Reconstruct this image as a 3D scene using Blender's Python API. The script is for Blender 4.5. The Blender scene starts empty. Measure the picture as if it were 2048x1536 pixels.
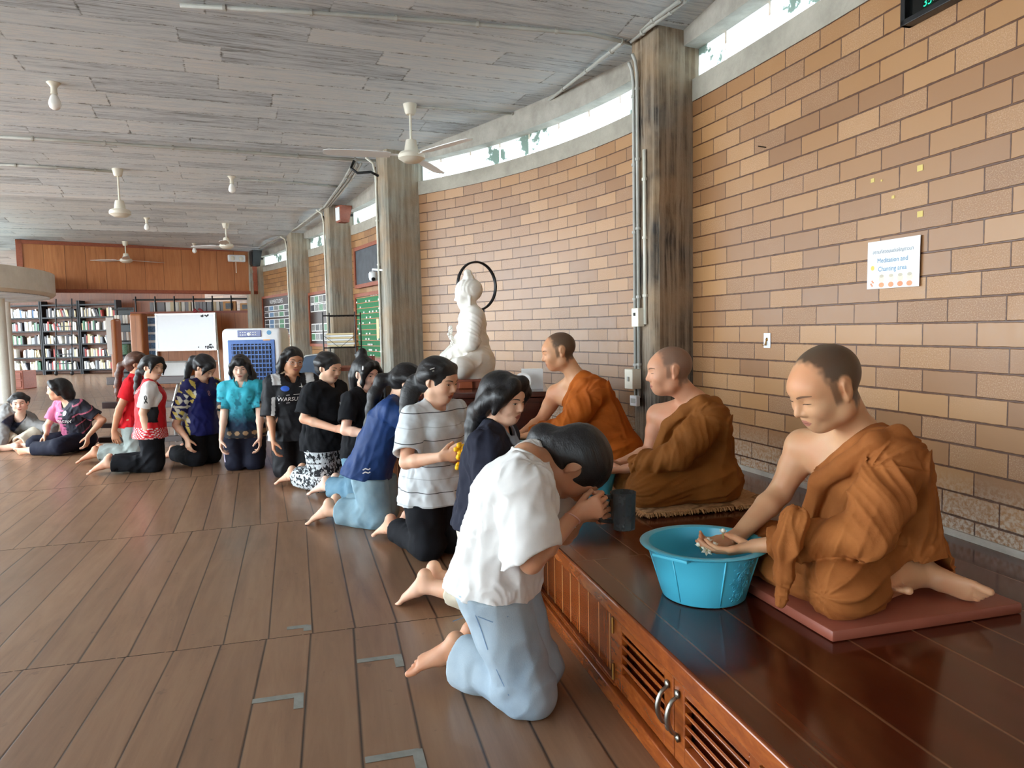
import bpy, bmesh, math, random, time
import numpy as np
from mathutils import Vector, Matrix
from mathutils.bvhtree import BVHTree
T0 = time.time()
SC = bpy.context.scene
COL = SC.collection
PI = math.pi
A3 = lambda *a: np.array(a, dtype=float)
# ------------------------------------------------------------------ camera
F = 1450.; CH = 1.18; ROLL = 0.02
PITCH = math.atan((768-660)/F)
cf = A3(0, math.cos(PITCH), -math.sin(PITCH)); cr = A3(1, 0, 0); cu = np.cross(cr, cf)
EX = math.cos(ROLL)*cr - math.sin(ROLL)*cu
EU = math.sin(ROLL)*cr + math.cos(ROLL)*cu
EYE = A3(0, 0, CH)
def ray(u, v): return cf + EX*(u-1024)/F - EU*(v-768)/F
def onz(u, v, z):
    d = ray(u, v); return EYE + d*((z-CH)/d[2])
def at(u, v, Y):
    d = ray(u, v); return EYE + d*(Y/d[1])
def onplane(u, v, p0, n):
    d = ray(u, v); return EYE + d*(np.dot(np.array(p0)-EYE, n)/np.dot(d, n))
cam = bpy.data.cameras.new('camera'); camo = bpy.data.objects.new('camera', cam); COL.objects.link(camo)
m = Matrix.Identity(4)
for i in range(3):
    m[i][0] = EX[i]; m[i][1] = EU[i]; m[i][2] = -cf[i]; m[i][3] = EYE[i]
camo.matrix_world = m
cam.sensor_width = 36; cam.sensor_fit = 'HORIZONTAL'; cam.lens = 36*F/2048; cam.clip_start = .05; cam.clip_end = 300
SC.camera = camo
# ------------------------------------------------------------------ objects
def tag(o, label=None, cat=None, group=None, kind=None):
    if label: o['label'] = label
    if cat: o['category'] = cat
    if group: o['group'] = group
    if kind: o['kind'] = kind
    return o
def thing(name, label, cat, loc=(0, 0, 0), group=None):
    o = bpy.data.objects.new(name, None); COL.objects.link(o); o.empty_display_size = .1
    o.location = [float(c) for c in loc]
    return tag(o, label, cat, group)
def wloc(p):
    v = Vector((0, 0, 0))
    while p is not None:
        v += p.location; p = p.parent
    return v
def link_mesh(name, V, Fc, mat, parent=None, smooth=True, mats=None, midx=None, origin=None):
    """V world coordinates (n,3); the object origin is the parent's place, or the mesh base centre"""
    V = np.asarray(V, dtype=np.float64)
    if parent is not None: org = np.array(wloc(parent))
    elif origin is not None: org = np.array(origin, dtype=float)
    else:
        lo, hi = V.min(0), V.max(0); org = A3((lo[0]+hi[0])/2, (lo[1]+hi[1])/2, lo[2])
    me = bpy.data.meshes.new(name)
    W = (V-org).astype(np.float32)
    if isinstance(Fc, np.ndarray):
        n, k = Fc.shape
        me.vertices.add(len(W)); me.vertices.foreach_set('co', W.ravel())
        me.loops.add(n*k); me.loops.foreach_set('vertex_index', Fc.astype(np.int32).ravel())
        me.polygons.add(n)
        me.polygons.foreach_set('loop_start', np.arange(0, n*k, k, dtype=np.int32))
        me.polygons.foreach_set('loop_total', np.full(n, k, dtype=np.int32))
        me.update(calc_edges=True)
    else:
        me.from_pydata([tuple(map(float, w)) for w in W], [], Fc); me.update()
    for mm in (mats or [mat]):
        me.materials.append(mm)
    if midx is not None: me.polygons.foreach_set('material_index', np.array(midx, dtype=np.int32))
    me.polygons.foreach_set('use_smooth', np.full(len(me.polygons), bool(smooth)))
    o = bpy.data.objects.new(name, me); COL.objects.link(o)
    if parent is not None: o.parent = parent
    else: o.location = [float(c) for c in org]
    return o
def unit(v):
    v = np.asarray(v, float); return v/max(np.linalg.norm(v), 1e-9)
def frame(w, ref=(0, 0, 1)):
    """columns a,b,w"""
    w = unit(w); ref = np.array(ref, float)
    if abs(np.dot(w, unit(ref))) > .97: ref = A3(1, 0, 0) if abs(w[0]) < .9 else A3(0, 1, 0)
    a = unit(np.cross(ref, w)); b = np.cross(w, a)
    return np.stack([a, b, w], 1)
def rotz(d):
    c, s = math.cos(d), math.sin(d); return np.array([[c, -s, 0], [s, c, 0], [0, 0, 1.]])
class MB:
    """collects simple shapes into one mesh"""
    def __init__(s): s.v = []; s.f = []; s.m = []; s.cur = 0
    def add(s, V, Fs):
        b = len(s.v); s.v += [tuple(map(float, p)) for p in V]
        s.f += [tuple(b+i for i in f) for f in Fs]; s.m += [s.cur]*len(Fs)
        return s
    def box(s, c, size, R=None, bev=0.0):
        c = np.array(c, float); h = np.array(size, float)/2
        R = np.eye(3) if R is None else R
        if bev <= 0:
            P = [c+R@(h*A3(x, y, z)) for x in (-1, 1) for y in (-1, 1) for z in (-1, 1)]
            return s.add(P, [(0, 1, 3, 2), (4, 6, 7, 5), (0, 4, 5, 1), (2, 3, 7, 6), (0, 2, 6, 4), (1, 5, 7, 3)])
        bm = bmesh.new(); bmesh.ops.create_cube(bm, size=1)
        for v in bm.verts: v.co = Vector((v.co.x*size[0], v.co.y*size[1], v.co.z*size[2]))
        bmesh.ops.bevel(bm, geom=list(bm.edges), offset=min(bev, .49*min(size)), segments=3 if bev > .01 else 2, affect='EDGES', profile=.5)
        bm.verts.index_update()
        P = [c+R@np.array(v.co) for v in bm.verts]; Fs = [[v.index for v in f.verts] for f in bm.faces]; bm.free()
        return s.add(P, Fs)
    def tube(s, pts, r, n=10, caps=True, closed=False):
        pts = [np.array(p, float) for p in pts]; k = len(pts)
        rr = r if hasattr(r, '__len__') else [r]*k
        P = []; prev = None
        for i, p in enumerate(pts):
            if closed: t = pts[(i+1) % k]-pts[i-1]
            else: t = pts[min(i+1, k-1)]-pts[max(i-1, 0)]
            t = unit(t)
            if prev is None: fr = frame(t); a = fr[:, 0]
            else: a = unit(prev-np.dot(prev, t)*t)
            prev = a; b = np.cross(t, a)
            P += [p+rr[i]*(math.cos(q)*a+math.sin(q)*b) for q in [2*PI*j/n for j in range(n)]]
        Fs = []
        for i in range(k if closed else k-1):
            i2 = (i+1) % k
            Fs += [(i*n+j, i*n+(j+1) % n, i2*n+(j+1) % n, i2*n+j) for j in range(n)]
        if caps and not closed: Fs += [tuple(range(n))[::-1], tuple((k-1)*n+j for j in range(n))]
        return s.add(P, Fs)
    def lathe(s, c, prof, n=32, R=None, sx=1., sy=1.):
        """prof list of (r,z); axis z"""
        c = np.array(c, float); R = np.eye(3) if R is None else R
        P = []
        for r, z in prof:
            P += [c+R@A3(r*sx*math.cos(2*PI*j/n), r*sy*math.sin(2*PI*j/n), z) for j in range(n)]
        k = len(prof)
        Fs = [(i*n+j, i*n+(j+1) % n, (i+1)*n+(j+1) % n, (i+1)*n+j) for i in range(k-1) for j in range(n)]
        if prof[0][0] > 1e-6: Fs.append(tuple(range(n))[::-1])
        if prof[-1][0] > 1e-6: Fs.append(tuple((k-1)*n+j for j in range(n)))
        return s.add(P, Fs)
    def prism(s, poly, z0, z1, M=None):
        """poly list of (x,y); extruded z0..z1, M maps local to world"""
        n = len(poly); P = [A3(x, y, z) for z in (z0, z1) for x, y in poly]
        if M is not None: P = [M(p) for p in P]
        return s.add(P, [tuple(range(n))[::-1], tuple(range(n, 2*n))]+[(i, (i+1) % n, n+(i+1) % n, n+i) for i in range(n)])
    def build(s, name, mat, parent=None, smooth=False, origin=None, autosmooth=None):
        mats = mat if isinstance(mat, list) else None
        o = link_mesh(name, s.v, s.f, mat, parent, smooth, mats, s.m if mats else None, origin)
        if autosmooth:
            try: o.data.set_sharp_from_angle(angle=math.radians(autosmooth))
            except Exception: pass
        return o
def copy_tree(o, loc=None, rz=None, parent=None):
    c = o.copy(); COL.objects.link(c)
    if parent is not None: c.parent = parent
    if loc is not None: c.location = [float(x) for x in loc]
    if rz is not None: c.rotation_euler = (0, 0, rz)
    for ch in list(o.children): copy_tree(ch, parent=c)
    return c
# ------------------------------------------------------------------ materials
def srgb(r, g, b):
    f = lambda c: (c/255/12.92) if c/255 <= .04045 else ((c/255+.055)/1.055)**2.4
    return (f(r), f(g), f(b), 1.)
class NT:
    """small node helper"""
    def __init__(s, name):
        s.mat = bpy.data.materials.new(name); s.mat.use_nodes = True
        s.t = s.mat.node_tree; s.t.nodes.clear()
        s.out = s.t.nodes.new('ShaderNodeOutputMaterial')
        s.b = s.t.nodes.new('ShaderNodeBsdfPrincipled'); s.l(s.b.outputs[0], s.out.inputs[0])
    def n(s, ty, **kw):
        nd = s.t.nodes.new('ShaderNode'+ty)
        for k, v in kw.items(): setattr(nd, k, v)
        return nd
    def l(s, a, b): s.t.links.new(a, b)
    def put(s, inp, v):
        if isinstance(v, bpy.types.NodeSocket): s.l(v, inp)
        else: inp.default_value = v
    def math(s, op, a, b=0., c=0., clamp=False):
        nd = s.n('Math', operation=op, use_clamp=clamp)
        for i, v in enumerate((a, b, c)): s.put(nd.inputs[i], v)
        return nd.outputs[0]
    def mix(s, fac, a, b, bt='MIX'):
        nd = s.n('Mix', data_type='RGBA', blend_type=bt)
        s.put(nd.inputs[0], fac); s.put(nd.inputs[6], a); s.put(nd.inputs[7], b)
        return nd.outputs[2]
    def coord(s, kind='Object'): return s.n('TexCoord').outputs[kind]
    def attr(s, name, out='Vector'):
        return s.n('Attribute', attribute_name=name).outputs[out]
    def mapping(s, v, loc=(0, 0, 0), rot=(0, 0, 0), sc=(1, 1, 1)):
        nd = s.n('Mapping'); s.l(v, nd.inputs[0]); nd.inputs[1].default_value = loc; nd.inputs[2].default_value = rot; nd.inputs[3].default_value = sc
        return nd.outputs[0]
    def noise(s, v, scale, detail=4., rough=.55, out=0, dist=0.):
        nd = s.n('TexNoise'); s.l(v, nd.inputs['Vector']); nd.inputs['Scale'].default_value = scale
        nd.inputs['Detail'].default_value = detail; nd.inputs['Roughness'].default_value = rough; nd.inputs['Distortion'].default_value = dist
        return nd.outputs[out]
    def white(s, v, dim='3D', out='Value'):
        nd = s.n('TexWhiteNoise', noise_dimensions=dim)
        s.l(v, nd.inputs['W' if dim == '1D' else 'Vector']); return nd.outputs[out]
    def voro(s, v, scale, out='Distance', feat='F1'):
        nd = s.n('TexVoronoi', feature=feat); s.l(v, nd.inputs['Vector']); nd.inputs['Scale'].default_value = scale; return nd.outputs[out]
    def ramp(s, fac, stops, interp='LINEAR'):
        nd = s.n('ValToRGB'); s.put(nd.inputs[0], fac); cr_ = nd.color_ramp; cr_.interpolation = interp
        while len(cr_.elements) < len(stops): cr_.elements.new(.5)
        for e, (p, c) in zip(cr_.elements, stops): e.position = p; e.color = c if len(c) == 4 else (*c, 1)
        return nd.outputs[0]
    def sep(s, v):
        nd = s.n('SeparateXYZ'); s.l(v, nd.inputs[0]); return nd.outputs
    def comb(s, x, y, z=0.):
        nd = s.n('CombineXYZ')
        for i, q in enumerate((x, y, z)): s.put(nd.inputs[i], q)
        return nd.outputs[0]
    def bump(s, h, strength=.3, dist=.01):
        nd = s.n('Bump'); s.put(nd.inputs['Height'], h); nd.inputs['Strength'].default_value = strength; nd.inputs['Distance'].default_value = dist
        s.l(nd.outputs[0], s.b.inputs['Normal']); return nd
    def base(s, c): s.put(s.b.inputs['Base Color'], c)
    def set(s, **kw):
        for k, v in kw.items(): s.put(s.b.inputs[k.replace('_', ' ')], v)
        return s.mat
def plain(name, col, rough=.5, metal=0., var=.12, scale=12., bump=0., **kw):
    t = NT(name); v = t.coord()
    nz = t.noise(v, scale)
    c = srgb(*col); d = tuple(x*(1-var) for x in c[:3])+(1,); e = tuple(min(1, x*(1+var)) for x in c[:3])+(1,)
    t.base(t.ramp(nz, [(.3, d), (.7, e)]))
    t.set(Roughness=rough, Metallic=metal, **kw)
    if bump: t.bump(t.noise(v, scale*6, 6), bump, .004)
    return t.mat
# ------------------------------------------------------------------ surface materials
def mat_brick():
    t = NT('varnished_block_wall'); uv = t.coord('UV'); x, y, _ = t.sep(uv)
    L, H_ = .262, .095
    row = t.math('FLOOR', t.math('DIVIDE', y, H_))
    off = t.math('MULTIPLY', t.math('MODULO', t.math('ABSOLUTE', row), 2.), .5)
    jit = t.math('MULTIPLY', t.white(row, '1D'), .12)
    bx = t.math('ADD', t.math('DIVIDE', x, L), t.math('ADD', off, jit))
    col = t.math('FLOOR', bx)
    fx = t.math('MULTIPLY', t.math('FRACT', bx), L); fy = t.math('SUBTRACT', y, t.math('MULTIPLY', row, H_))
    wob = t.math('MULTIPLY', t.math('SUBTRACT', t.noise(uv, 30.), .5), .006)
    ex = t.math('MINIMUM', fx, t.math('SUBTRACT', L, fx)); ey = t.math('MINIMUM', fy, t.math('SUBTRACT', H_, fy))
    e = t.math('ADD', t.math('MINIMUM', t.math('MULTIPLY', ex, 1.35), ey), wob)
    mort = t.n('MapRange'); t.l(e, mort.inputs[0]); mort.inputs[1].default_value = .0026; mort.inputs[2].default_value = .0050
    mk = mort.outputs[0]
    cell = t.comb(col, row)
    rnd = t.white(cell, '2D'); rnd2 = t.white(t.comb(row, col), '2D')
    c = t.ramp(rnd, [(0, srgb(138, 98, 64)), (.35, srgb(151, 108, 70)), (.7, srgb(160, 116, 73)), (1, srgb(174, 130, 86))])
    big = t.noise(uv, 2.2, 3)
    c = t.mix(t.math('MULTIPLY', big, .3), c, srgb(168, 124, 84))
    # pitted pale speckle on part of the blocks
    sp = t.noise(uv, 190., 4, .75); m1 = t.ramp(sp, [(.50, (0, 0, 0)), (.62, (1, 1, 1))])
    zone = t.ramp(t.math('ADD', t.math('MULTIPLY', rnd2, .6), t.math('MULTIPLY', t.noise(uv, 5., 2), .5)), [(.5, (0, 0, 0)), (.72, (1, 1, 1))])
    c = t.mix(t.math('MULTIPLY', t.math('MULTIPLY', m1, zone), .48), c, srgb(206, 170, 134))
    dk = t.ramp(t.noise(uv, 160., 2, .7), [(.60, (0, 0, 0)), (.68, (1, 1, 1))])
    c = t.mix(t.math('MULTIPLY', t.math('MULTIPLY', dk, zone), .5), c, srgb(120, 74, 46))
    # worn whitish lower courses
    low = t.ramp(y, [(.0, (1, 1, 1)), (.9, (0, 0, 0))]); lowm = t.n('MapRange'); t.l(y, lowm.inputs[0]); lowm.inputs[1].default_value = .56; lowm.inputs[2].default_value = .30
    st = t.math('MULTIPLY', t.ramp(t.noise(uv, 60., 6, .7), [(.42, (0, 0, 0)), (.58, (1, 1, 1))]), lowm.outputs[0])
    c = t.mix(st, c, srgb(206, 196, 182))
    c = t.mix(mk, srgb(84, 50, 30), c)
    t.base(c)
    rg = t.math('ADD', t.math('MULTIPLY', t.noise(uv, 25.), .25), .24)
    t.set(Roughness=rg, Specular_IOR_Level=.6)
    hgt = t.math('ADD', mk, t.math('ADD', t.math('MULTIPLY', t.math('MULTIPLY', sp, zone), .25), t.math('MULTIPLY', rnd, .15)))
    t.bump(hgt, .55, .006)
    return t.mat
def mat_concrete(name, c0, c1, streak_z=False, dark=.5, board=False):
    t = NT(name); v = t.coord()
    if board:
        uv = t.coord('UV'); x, y, _ = t.sep(uv)      # x along boards, y across
        W, Lb = .30, 1.3
        row = t.math('FLOOR', t.math('DIVIDE', y, W)); bx = t.math('ADD', t.math('DIVIDE', x, Lb), t.math('MULTIPLY', t.white(row, '1D'), 1.))
        col = t.math('FLOOR', bx)
        fy = t.math('FRACT', t.math('DIVIDE', y, W)); fx = t.math('FRACT', bx)
        rnd = t.white(t.comb(col, row), '2D')
        warp = t.n('VectorMath', operation='ADD'); t.l(uv, warp.inputs[0]); wv = t.n('VectorMath', operation='SCALE'); t.l(t.comb(0., t.math('SUBTRACT', t.noise(uv, 1.5, 3), .5), 0.), wv.inputs[0]); wv.inputs[3].default_value = .09; t.l(wv.outputs[0], warp.inputs[1]); uw = warp.outputs[0]
        cello = t.n('VectorMath', operation='ADD'); t.l(uw, cello.inputs[0]); t.l(t.comb(t.math('MULTIPLY', rnd, 9.), rnd, 0.), cello.inputs[1]); uc = cello.outputs[0]
        grain = t.noise(t.mapping(uc, sc=(1.5, 34, 1)), 1.6, 8, .72)
        grain2 = t.noise(t.mapping(uc, sc=(.9, 9, 1)), 1.5, 7, .68)
        fine = t.noise(t.mapping(uc, sc=(5., 120, 1)), 1.2, 4, .7)
        blot = t.noise(uv, .8, 5, .6)
        mixg = t.math('ADD', t.math('MULTIPLY', grain, .50), t.math('ADD', t.math('MULTIPLY', grain2, .34), t.math('MULTIPLY', fine, .16)))
        mixg = t.math('ADD', mixg, t.math('MULTIPLY', t.math('SUBTRACT', rnd, .5), .10))
        mixg = t.math('ADD', mixg, t.math('MULTIPLY', t.math('SUBTRACT', blot, .5), .16))
        c = t.ramp(mixg, [(.36, srgb(134, 137, 138)), (.435, srgb(*c0)), (.50, srgb(*c1)), (.60, srgb(250, 252, 253))])
        gy = t.math('MINIMUM', fy, t.math('SUBTRACT', 1., fy)); gx = t.math('MULTIPLY', t.math('MINIMUM', fx, t.math('SUBTRACT', 1., fx)), Lb/W)
        wb = t.math('MULTIPLY', t.math('SUBTRACT', t.noise(uv, 14., 6, .8), .40), .30)
        g = t.math('ADD', t.math('MINIMUM', gy, gx), wb)
        gm = t.ramp(g, [(.0, (0, 0, 0)), (.05, (1, 1, 1))])
        c = t.mix(gm, srgb(104, 102, 98), c)
        chip = t.ramp(t.noise(uv, 3.2, 7, .75), [(.66, (0, 0, 0)), (.70, (1, 1, 1))]); c = t.mix(t.math('MULTIPLY', chip, .45), c, srgb(112, 110, 106))
        t.base(c); t.set(Roughness=.85)
        t.bump(t.math('ADD', t.math('MULTIPLY', gm, .6), t.math('ADD', t.math('MULTIPLY', rnd, .5), t.math('MULTIPLY', mixg, 3.))), .8, .03)
        return t.mat
    mp = t.mapping(v, sc=(14, 14, .8) if streak_z else (3, 3, 3))
    n1 = t.noise(mp, 1.6, 8, .68); n2 = t.noise(v, 3., 5, .6); n3 = t.noise(v, 60., 4, .6)
    c = t.ramp(n1, [(.30, srgb(*c0)), (.66, srgb(*c1))])
    if streak_z:
        dk = t.math('MULTIPLY', t.ramp(t.noise(t.mapping(v, sc=(22, 22, .55)), 1.3, 8, .7), [(.45, (0, 0, 0)), (.55, (1, 1, 1))]), t.ramp(n2, [(.34, (0, 0, 0)), (.54, (1, 1, 1))]))
        c = t.mix(t.math('MULTIPLY', dk, dark), c, srgb(46, 40, 36))
        c = t.mix(t.math('MULTIPLY', t.ramp(t.noise(v, 1.7, 4), [(.45, (0, 0, 0)), (.62, (1, 1, 1))]), .55), c, srgb(168, 138, 104))
    else:
        c = t.mix(t.math('MULTIPLY', n2, .4), c, srgb(*[int(x*.8) for x in c0]))
    t.base(c); t.set(Roughness=.88)
    t.bump(t.math('ADD', n1, t.math('MULTIPLY', n3, .4)), .5, .012)
    return t.mat
def wood(name, cols, axis=0, scale=1., rough=.4, spec=.5, bump=.15, plank=None, gap=(40, 26, 18), coat=0., uv=False, seam=None, var=.5, dirt=0.):
    """grain along the axis; plank=(width, across-axis, offset) draws boards"""
    t = NT(name); v = t.coord('UV' if uv else 'Object')
    sc = [9*scale]*3; sc[axis] = .9*scale
    w = v
    xyz = t.sep(v); gm = None; rnd = .5
    if plank:
        W, ax, of = plank
        q = t.math('DIVIDE', t.math('ADD', xyz[ax], of), W)
        if seam:
            Ls, so, sh = seam
            a = t.math('DIVIDE', t.math('ADD', xyz[axis], so), Ls); ra = t.math('FLOOR', a)
            q = t.math('ADD', q, t.math('MULTIPLY', t.white(ra, '1D'), sh))
        idx = t.math('FLOOR', q); fr = t.math('FRACT', q)
        e = t.math('MULTIPLY', t.math('MINIMUM', fr, t.math('SUBTRACT', 1., fr)), W)
        if seam:
            fa = t.math('FRACT', a); ea = t.math('MULTIPLY', t.math('MINIMUM', fa, t.math('SUBTRACT', 1., fa)), Ls)
            e = t.math('MINIMUM', e, t.math('MULTIPLY', ea, 1.3)); cell = t.comb(idx, ra)
        else: cell = t.comb(idx, 3.)
        rnd = t.white(cell, '2D')
        gw = t.math('ADD', .0018, t.math('MULTIPLY', t.white(t.comb(idx, 9.), '2D'), .0042))
        gm = t.math('GREATER_THAN', e, gw)
        mr = t.n('MapRange'); t.l(e, mr.inputs[0]); mr.inputs[1].default_value = .0; t.l(t.math('ADD', gw, .002), mr.inputs[2]); gs = mr.outputs[0]
        w = t.n('VectorMath', operation='ADD'); t.l(v, w.inputs[0]); t.l(t.white(cell, '2D', 'Color'), w.inputs[1])
        ws = t.n('VectorMath', operation='SCALE'); t.l(t.white(cell, '2D', 'Color'), ws.inputs[0]); ws.inputs[3].default_value = 7.; t.l(ws.outputs[0], w.inputs[1]); w = w.outputs[0]
    g = t.noise(t.mapping(w, sc=tuple(sc)), 1.5, 7, .62, dist=1.2)
    g2 = t.noise(t.mapping(w, sc=tuple(x*6 for x in sc)), 1.2, 4, .6)
    big = t.noise(v, 1.1, 4, .6)
    c = t.ramp(t.math('ADD', t.math('MULTIPLY', g, .75), t.math('MULTIPLY', g2, .25)), [(.28, srgb(*cols[0])), (.5, srgb(*cols[1])), (.74, srgb(*cols[2]))])
    if plank:
        c = t.mix(t.math('MULTIPLY', rnd, var), c, srgb(*cols[0]))
    c = t.mix(t.math('MULTIPLY', big, .35), c, srgb(*cols[1]))
    if dirt:
        sp = t.ramp(t.noise(v, 14., 3, .6), [(.66, (0, 0, 0)), (.73, (1, 1, 1))])
        c = t.mix(t.math('MULTIPLY', sp, dirt), c, srgb(58, 40, 32))
    if gm is not None: c = t.mix(gs, srgb(*gap), c)
    t.base(c)
    rg = t.math('ADD', t.math('MULTIPLY', t.noise(v, 5., 5, .65), .35*rough), rough*.8)
    t.set(Roughness=rg, Specular_IOR_Level=spec, Coat_Weight=coat, Coat_Roughness=.12)
    h = t.math('MULTIPLY', g2, .3)
    if gm is not None: h = t.math('ADD', h, t.math('MULTIPLY', gs, 1.2))
    t.bump(h, bump, .004)
    return t.mat
M = {}
M['brick'] = mat_brick()
M['ceiling'] = mat_concrete('board_marked_concrete', (210, 218, 226), (236, 244, 250), board=True)
M['pillar'] = mat_concrete('stained_concrete', (104, 94, 84), (150, 140, 126), streak_z=True, dark=.95)
M['pillar_far'] = mat_concrete('weathered_concrete', (128, 124, 112), (176, 172, 160), streak_z=True, dark=.45)
M['cement'] = mat_concrete('grey_cement', (158, 152, 140), (188, 182, 168))
M['lintel'] = mat_concrete('lintel_concrete', (150, 144, 134), (190, 184, 174))
M['plaster'] = mat_concrete('smooth_plaster', (232, 226, 212), (244, 240, 230))
M['skirt'] = mat_concrete('chalky_skirting', (176, 168, 156), (214, 208, 196))
M['floor'] = wood('floor_planks', [(104, 76, 56), (140, 106, 80), (162, 129, 100)], axis=0, scale=.8, rough=.34, spec=.5, plank=(.1655, 1, .03), uv=True, seam=None, gap=(26, 18, 14), var=.45, dirt=.35, coat=.12)
M['deck'] = wood('polished_deck', [(44, 16, 9), (82, 32, 17), (114, 50, 27)], axis=0, scale=.7, rough=.15, spec=.4, plank=(.205, 1, .02), uv=True, seam=(1.62, -.38, .3), gap=(120, 84, 60), var=.5, coat=.12, bump=.05)
M['cabinet'] = wood('varnished_teak', [(88, 36, 12), (138, 68, 26), (176, 100, 44)], axis=1, scale=1.2, rough=.25, spec=.6, coat=.3)
M['cabinet_v'] = wood('varnished_teak_boards', [(84, 34, 12), (132, 62, 24), (168, 92, 40)], axis=2, scale=1.2, rough=.25, spec=.6, coat=.3, plank=(.098, 1, 0), gap=(190, 140, 90))
M['panel'] = wood('wood_panelling', [(150, 88, 50), (190, 122, 74), (208, 148, 96)], axis=2, scale=.8, rough=.45, plank=(.30, 0, 0), gap=(70, 36, 18), var=.6)
M['backwood'] = wood('old_dark_panelling', [(88, 48, 28), (116, 68, 42), (136, 86, 54)], axis=2, scale=.8, rough=.5, plank=(.30, 0, 0), gap=(50, 26, 14), var=.6)
M['rosewood'] = wood('dark_rosewood', [(40, 14, 10), (66, 26, 18), (92, 42, 28)], axis=0, scale=1.2, rough=.25, coat=.3)
M['frame_red'] = wood('reddish_frame', [(110, 52, 34), (146, 76, 52), (166, 92, 66)], axis=0, scale=2., rough=.5)
M['darkboard'] = wood('dark_boards', [(30, 18, 14), (50, 30, 24), (72, 46, 36)], axis=0, scale=1., rough=.4)
M['white_plastic'] = plain('white_plastic', (232, 234, 236), .35, var=.03)
M['cream_plastic'] = plain('cream_plastic', (226, 220, 204), .4, var=.04)
M['grey_pipe'] = plain('grey_conduit', (176, 176, 170), .5, var=.08)
M['white_pipe'] = plain('white_conduit', (220, 218, 206), .5, var=.08)
M['black_metal'] = plain('black_metal', (26, 26, 28), .45, .4)
M['black_plastic'] = plain('black_plastic', (18, 18, 20), .35)
M['steel'] = plain('brushed_steel', (150, 146, 138), .32, 1.)
M['alu'] = plain('aluminium', (196, 196, 192), .35, .8)
M['brass'] = plain('brass', (170, 130, 70), .35, 1.)
M['gold'] = plain('gold_frame', (212, 168, 60), .35, .7)
M['paper'] = plain('white_paper', (240, 240, 238), .7, var=.02)
M['cream_paper'] = plain('cream_paper', (226, 206, 160), .7, var=.05)
M['dark_paper'] = plain('dark_photo', (54, 54, 58), .4, var=.6, scale=40)
M['photo_blue'] = plain('blue_photo', (92, 124, 158), .4, var=.5, scale=30)
M['photo_grey'] = plain('grey_photo', (120, 120, 116), .4, var=.7, scale=40)
M['photo_green'] = plain('green_photo', (80, 130, 96), .4, var=.5, scale=40)
M['whiteboard'] = plain('whiteboard_face', (236, 240, 246), .2, var=.01)
M['ink'] = plain('dark_ink', (30, 32, 38), .6)
M['ink_blue'] = plain('blue_ink', (96, 150, 188), .6, var=.03)
M['ink_grey'] = plain('grey_ink', (120, 134, 152), .6, var=.03)
M['print_white'] = plain('white_print', (236, 236, 234), .6, var=.03)
M['print_gold'] = plain('gold_print', (214, 190, 110), .6, var=.05)
M['print_black'] = plain('black_print', (22, 22, 24), .6)
M['print_blue'] = plain('blue_print', (44, 92, 190), .6)
M['green_board'] = plain('green_felt', (46, 116, 74), .8, var=.2, scale=50)
M['slate'] = plain('slate_board', (70, 74, 80), .6, var=.25, scale=8)
M['turquoise'] = plain('turquoise_plastic', (80, 192, 222), .32, var=.03, scale=3., Subsurface_Weight=.0)
M['turquoise_dark'] = plain('teal_plastic', (58, 140, 156), .35, var=.05, scale=3.)
M['cushion'] = plain('brown_vinyl', (146, 80, 62), .42, var=.06, scale=6, bump=.08)
M['navy_fabric'] = plain('slate_blue_vinyl', (56, 76, 100), .5)
M['cooler_blue'] = plain('cooler_grille_blue', (74, 112, 178), .45)
M['cooler_dark'] = plain('cooler_dark_inside', (22, 30, 54), .6)
M['display_blue'] = plain('cooler_display', (36, 50, 120), .2)
M['marble'] = plain('white_statue_paint', (238, 234, 226), .42, var=.03, scale=5)
M['tape'] = plain('grey_tape', (128, 128, 122), .6, var=.2, scale=18)
M['red_box'] = plain('dark_red_box', (120, 32, 36), .4)
M['flower'] = plain('jasmine_petal', (246, 244, 226), .6, var=.04)
M['flower_green'] = plain('jasmine_stalk', (196, 196, 120), .6, var=.1)
M['marigold'] = plain('marigold_yellow', (246, 186, 12), .6, var=.1, scale=40)
M['scrunchie'] = plain('cream_scrunchie', (228, 220, 208), .9, var=.06)
M['pouch'] = plain('brown_pouch', (120, 70, 46), .6)
def mat_pitcher():
    t = NT('smoky_plastic'); v = t.coord()
    t.base(t.ramp(t.noise(v, 20.), [(.3, srgb(70, 74, 76)), (.7, srgb(96, 100, 102))]))
    t.set(Roughness=.18, Transmission_Weight=.45, IOR=1.3, Specular_IOR_Level=.5); return t.mat
M['smoky'] = mat_pitcher()
def mat_pane():
    t = NT('painted_glass_pane'); uv = t.coord('UV')
    tr = t.n('BsdfTranslucent'); df = t.n('BsdfDiffuse'); mx = t.n('MixShader')
    n = t.noise(uv, 1.9, 6, .62); x, y, _ = t.sep(uv)
    pk = t.ramp(n, [(.395, (1, 1, 1)), (.405, (0, 0, 0))])
    c = t.mix(pk, (.86, .93, .95, 1), srgb(150, 166, 158))
    t.l(c, tr.inputs[0]); t.l(c, df.inputs[0])
    f = t.mix(pk, (.22, .22, .22, 1), (.62, .62, .62, 1)); t.l(f, mx.inputs[0])
    t.l(tr.outputs[0], mx.inputs[1]); t.l(df.outputs[0], mx.inputs[2]); t.l(mx.outputs[0], t.out.inputs[0])
    t.t.nodes.remove(t.b); return t.mat
M['pane'] = mat_pane()
def mat_emit(name, col, st):
    t = NT(name); t.base(srgb(*col)); t.set(Emission_Color=srgb(*col), Emission_Strength=st, Roughness=.4); return t.mat
M['bulb'] = plain('bulb_glass', (248, 248, 244), .25, var=.01)
M['led_green'] = mat_emit('green_led', (20, 210, 150), 1.2)
M['led_white'] = mat_emit('white_led', (220, 230, 226), .8)
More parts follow.
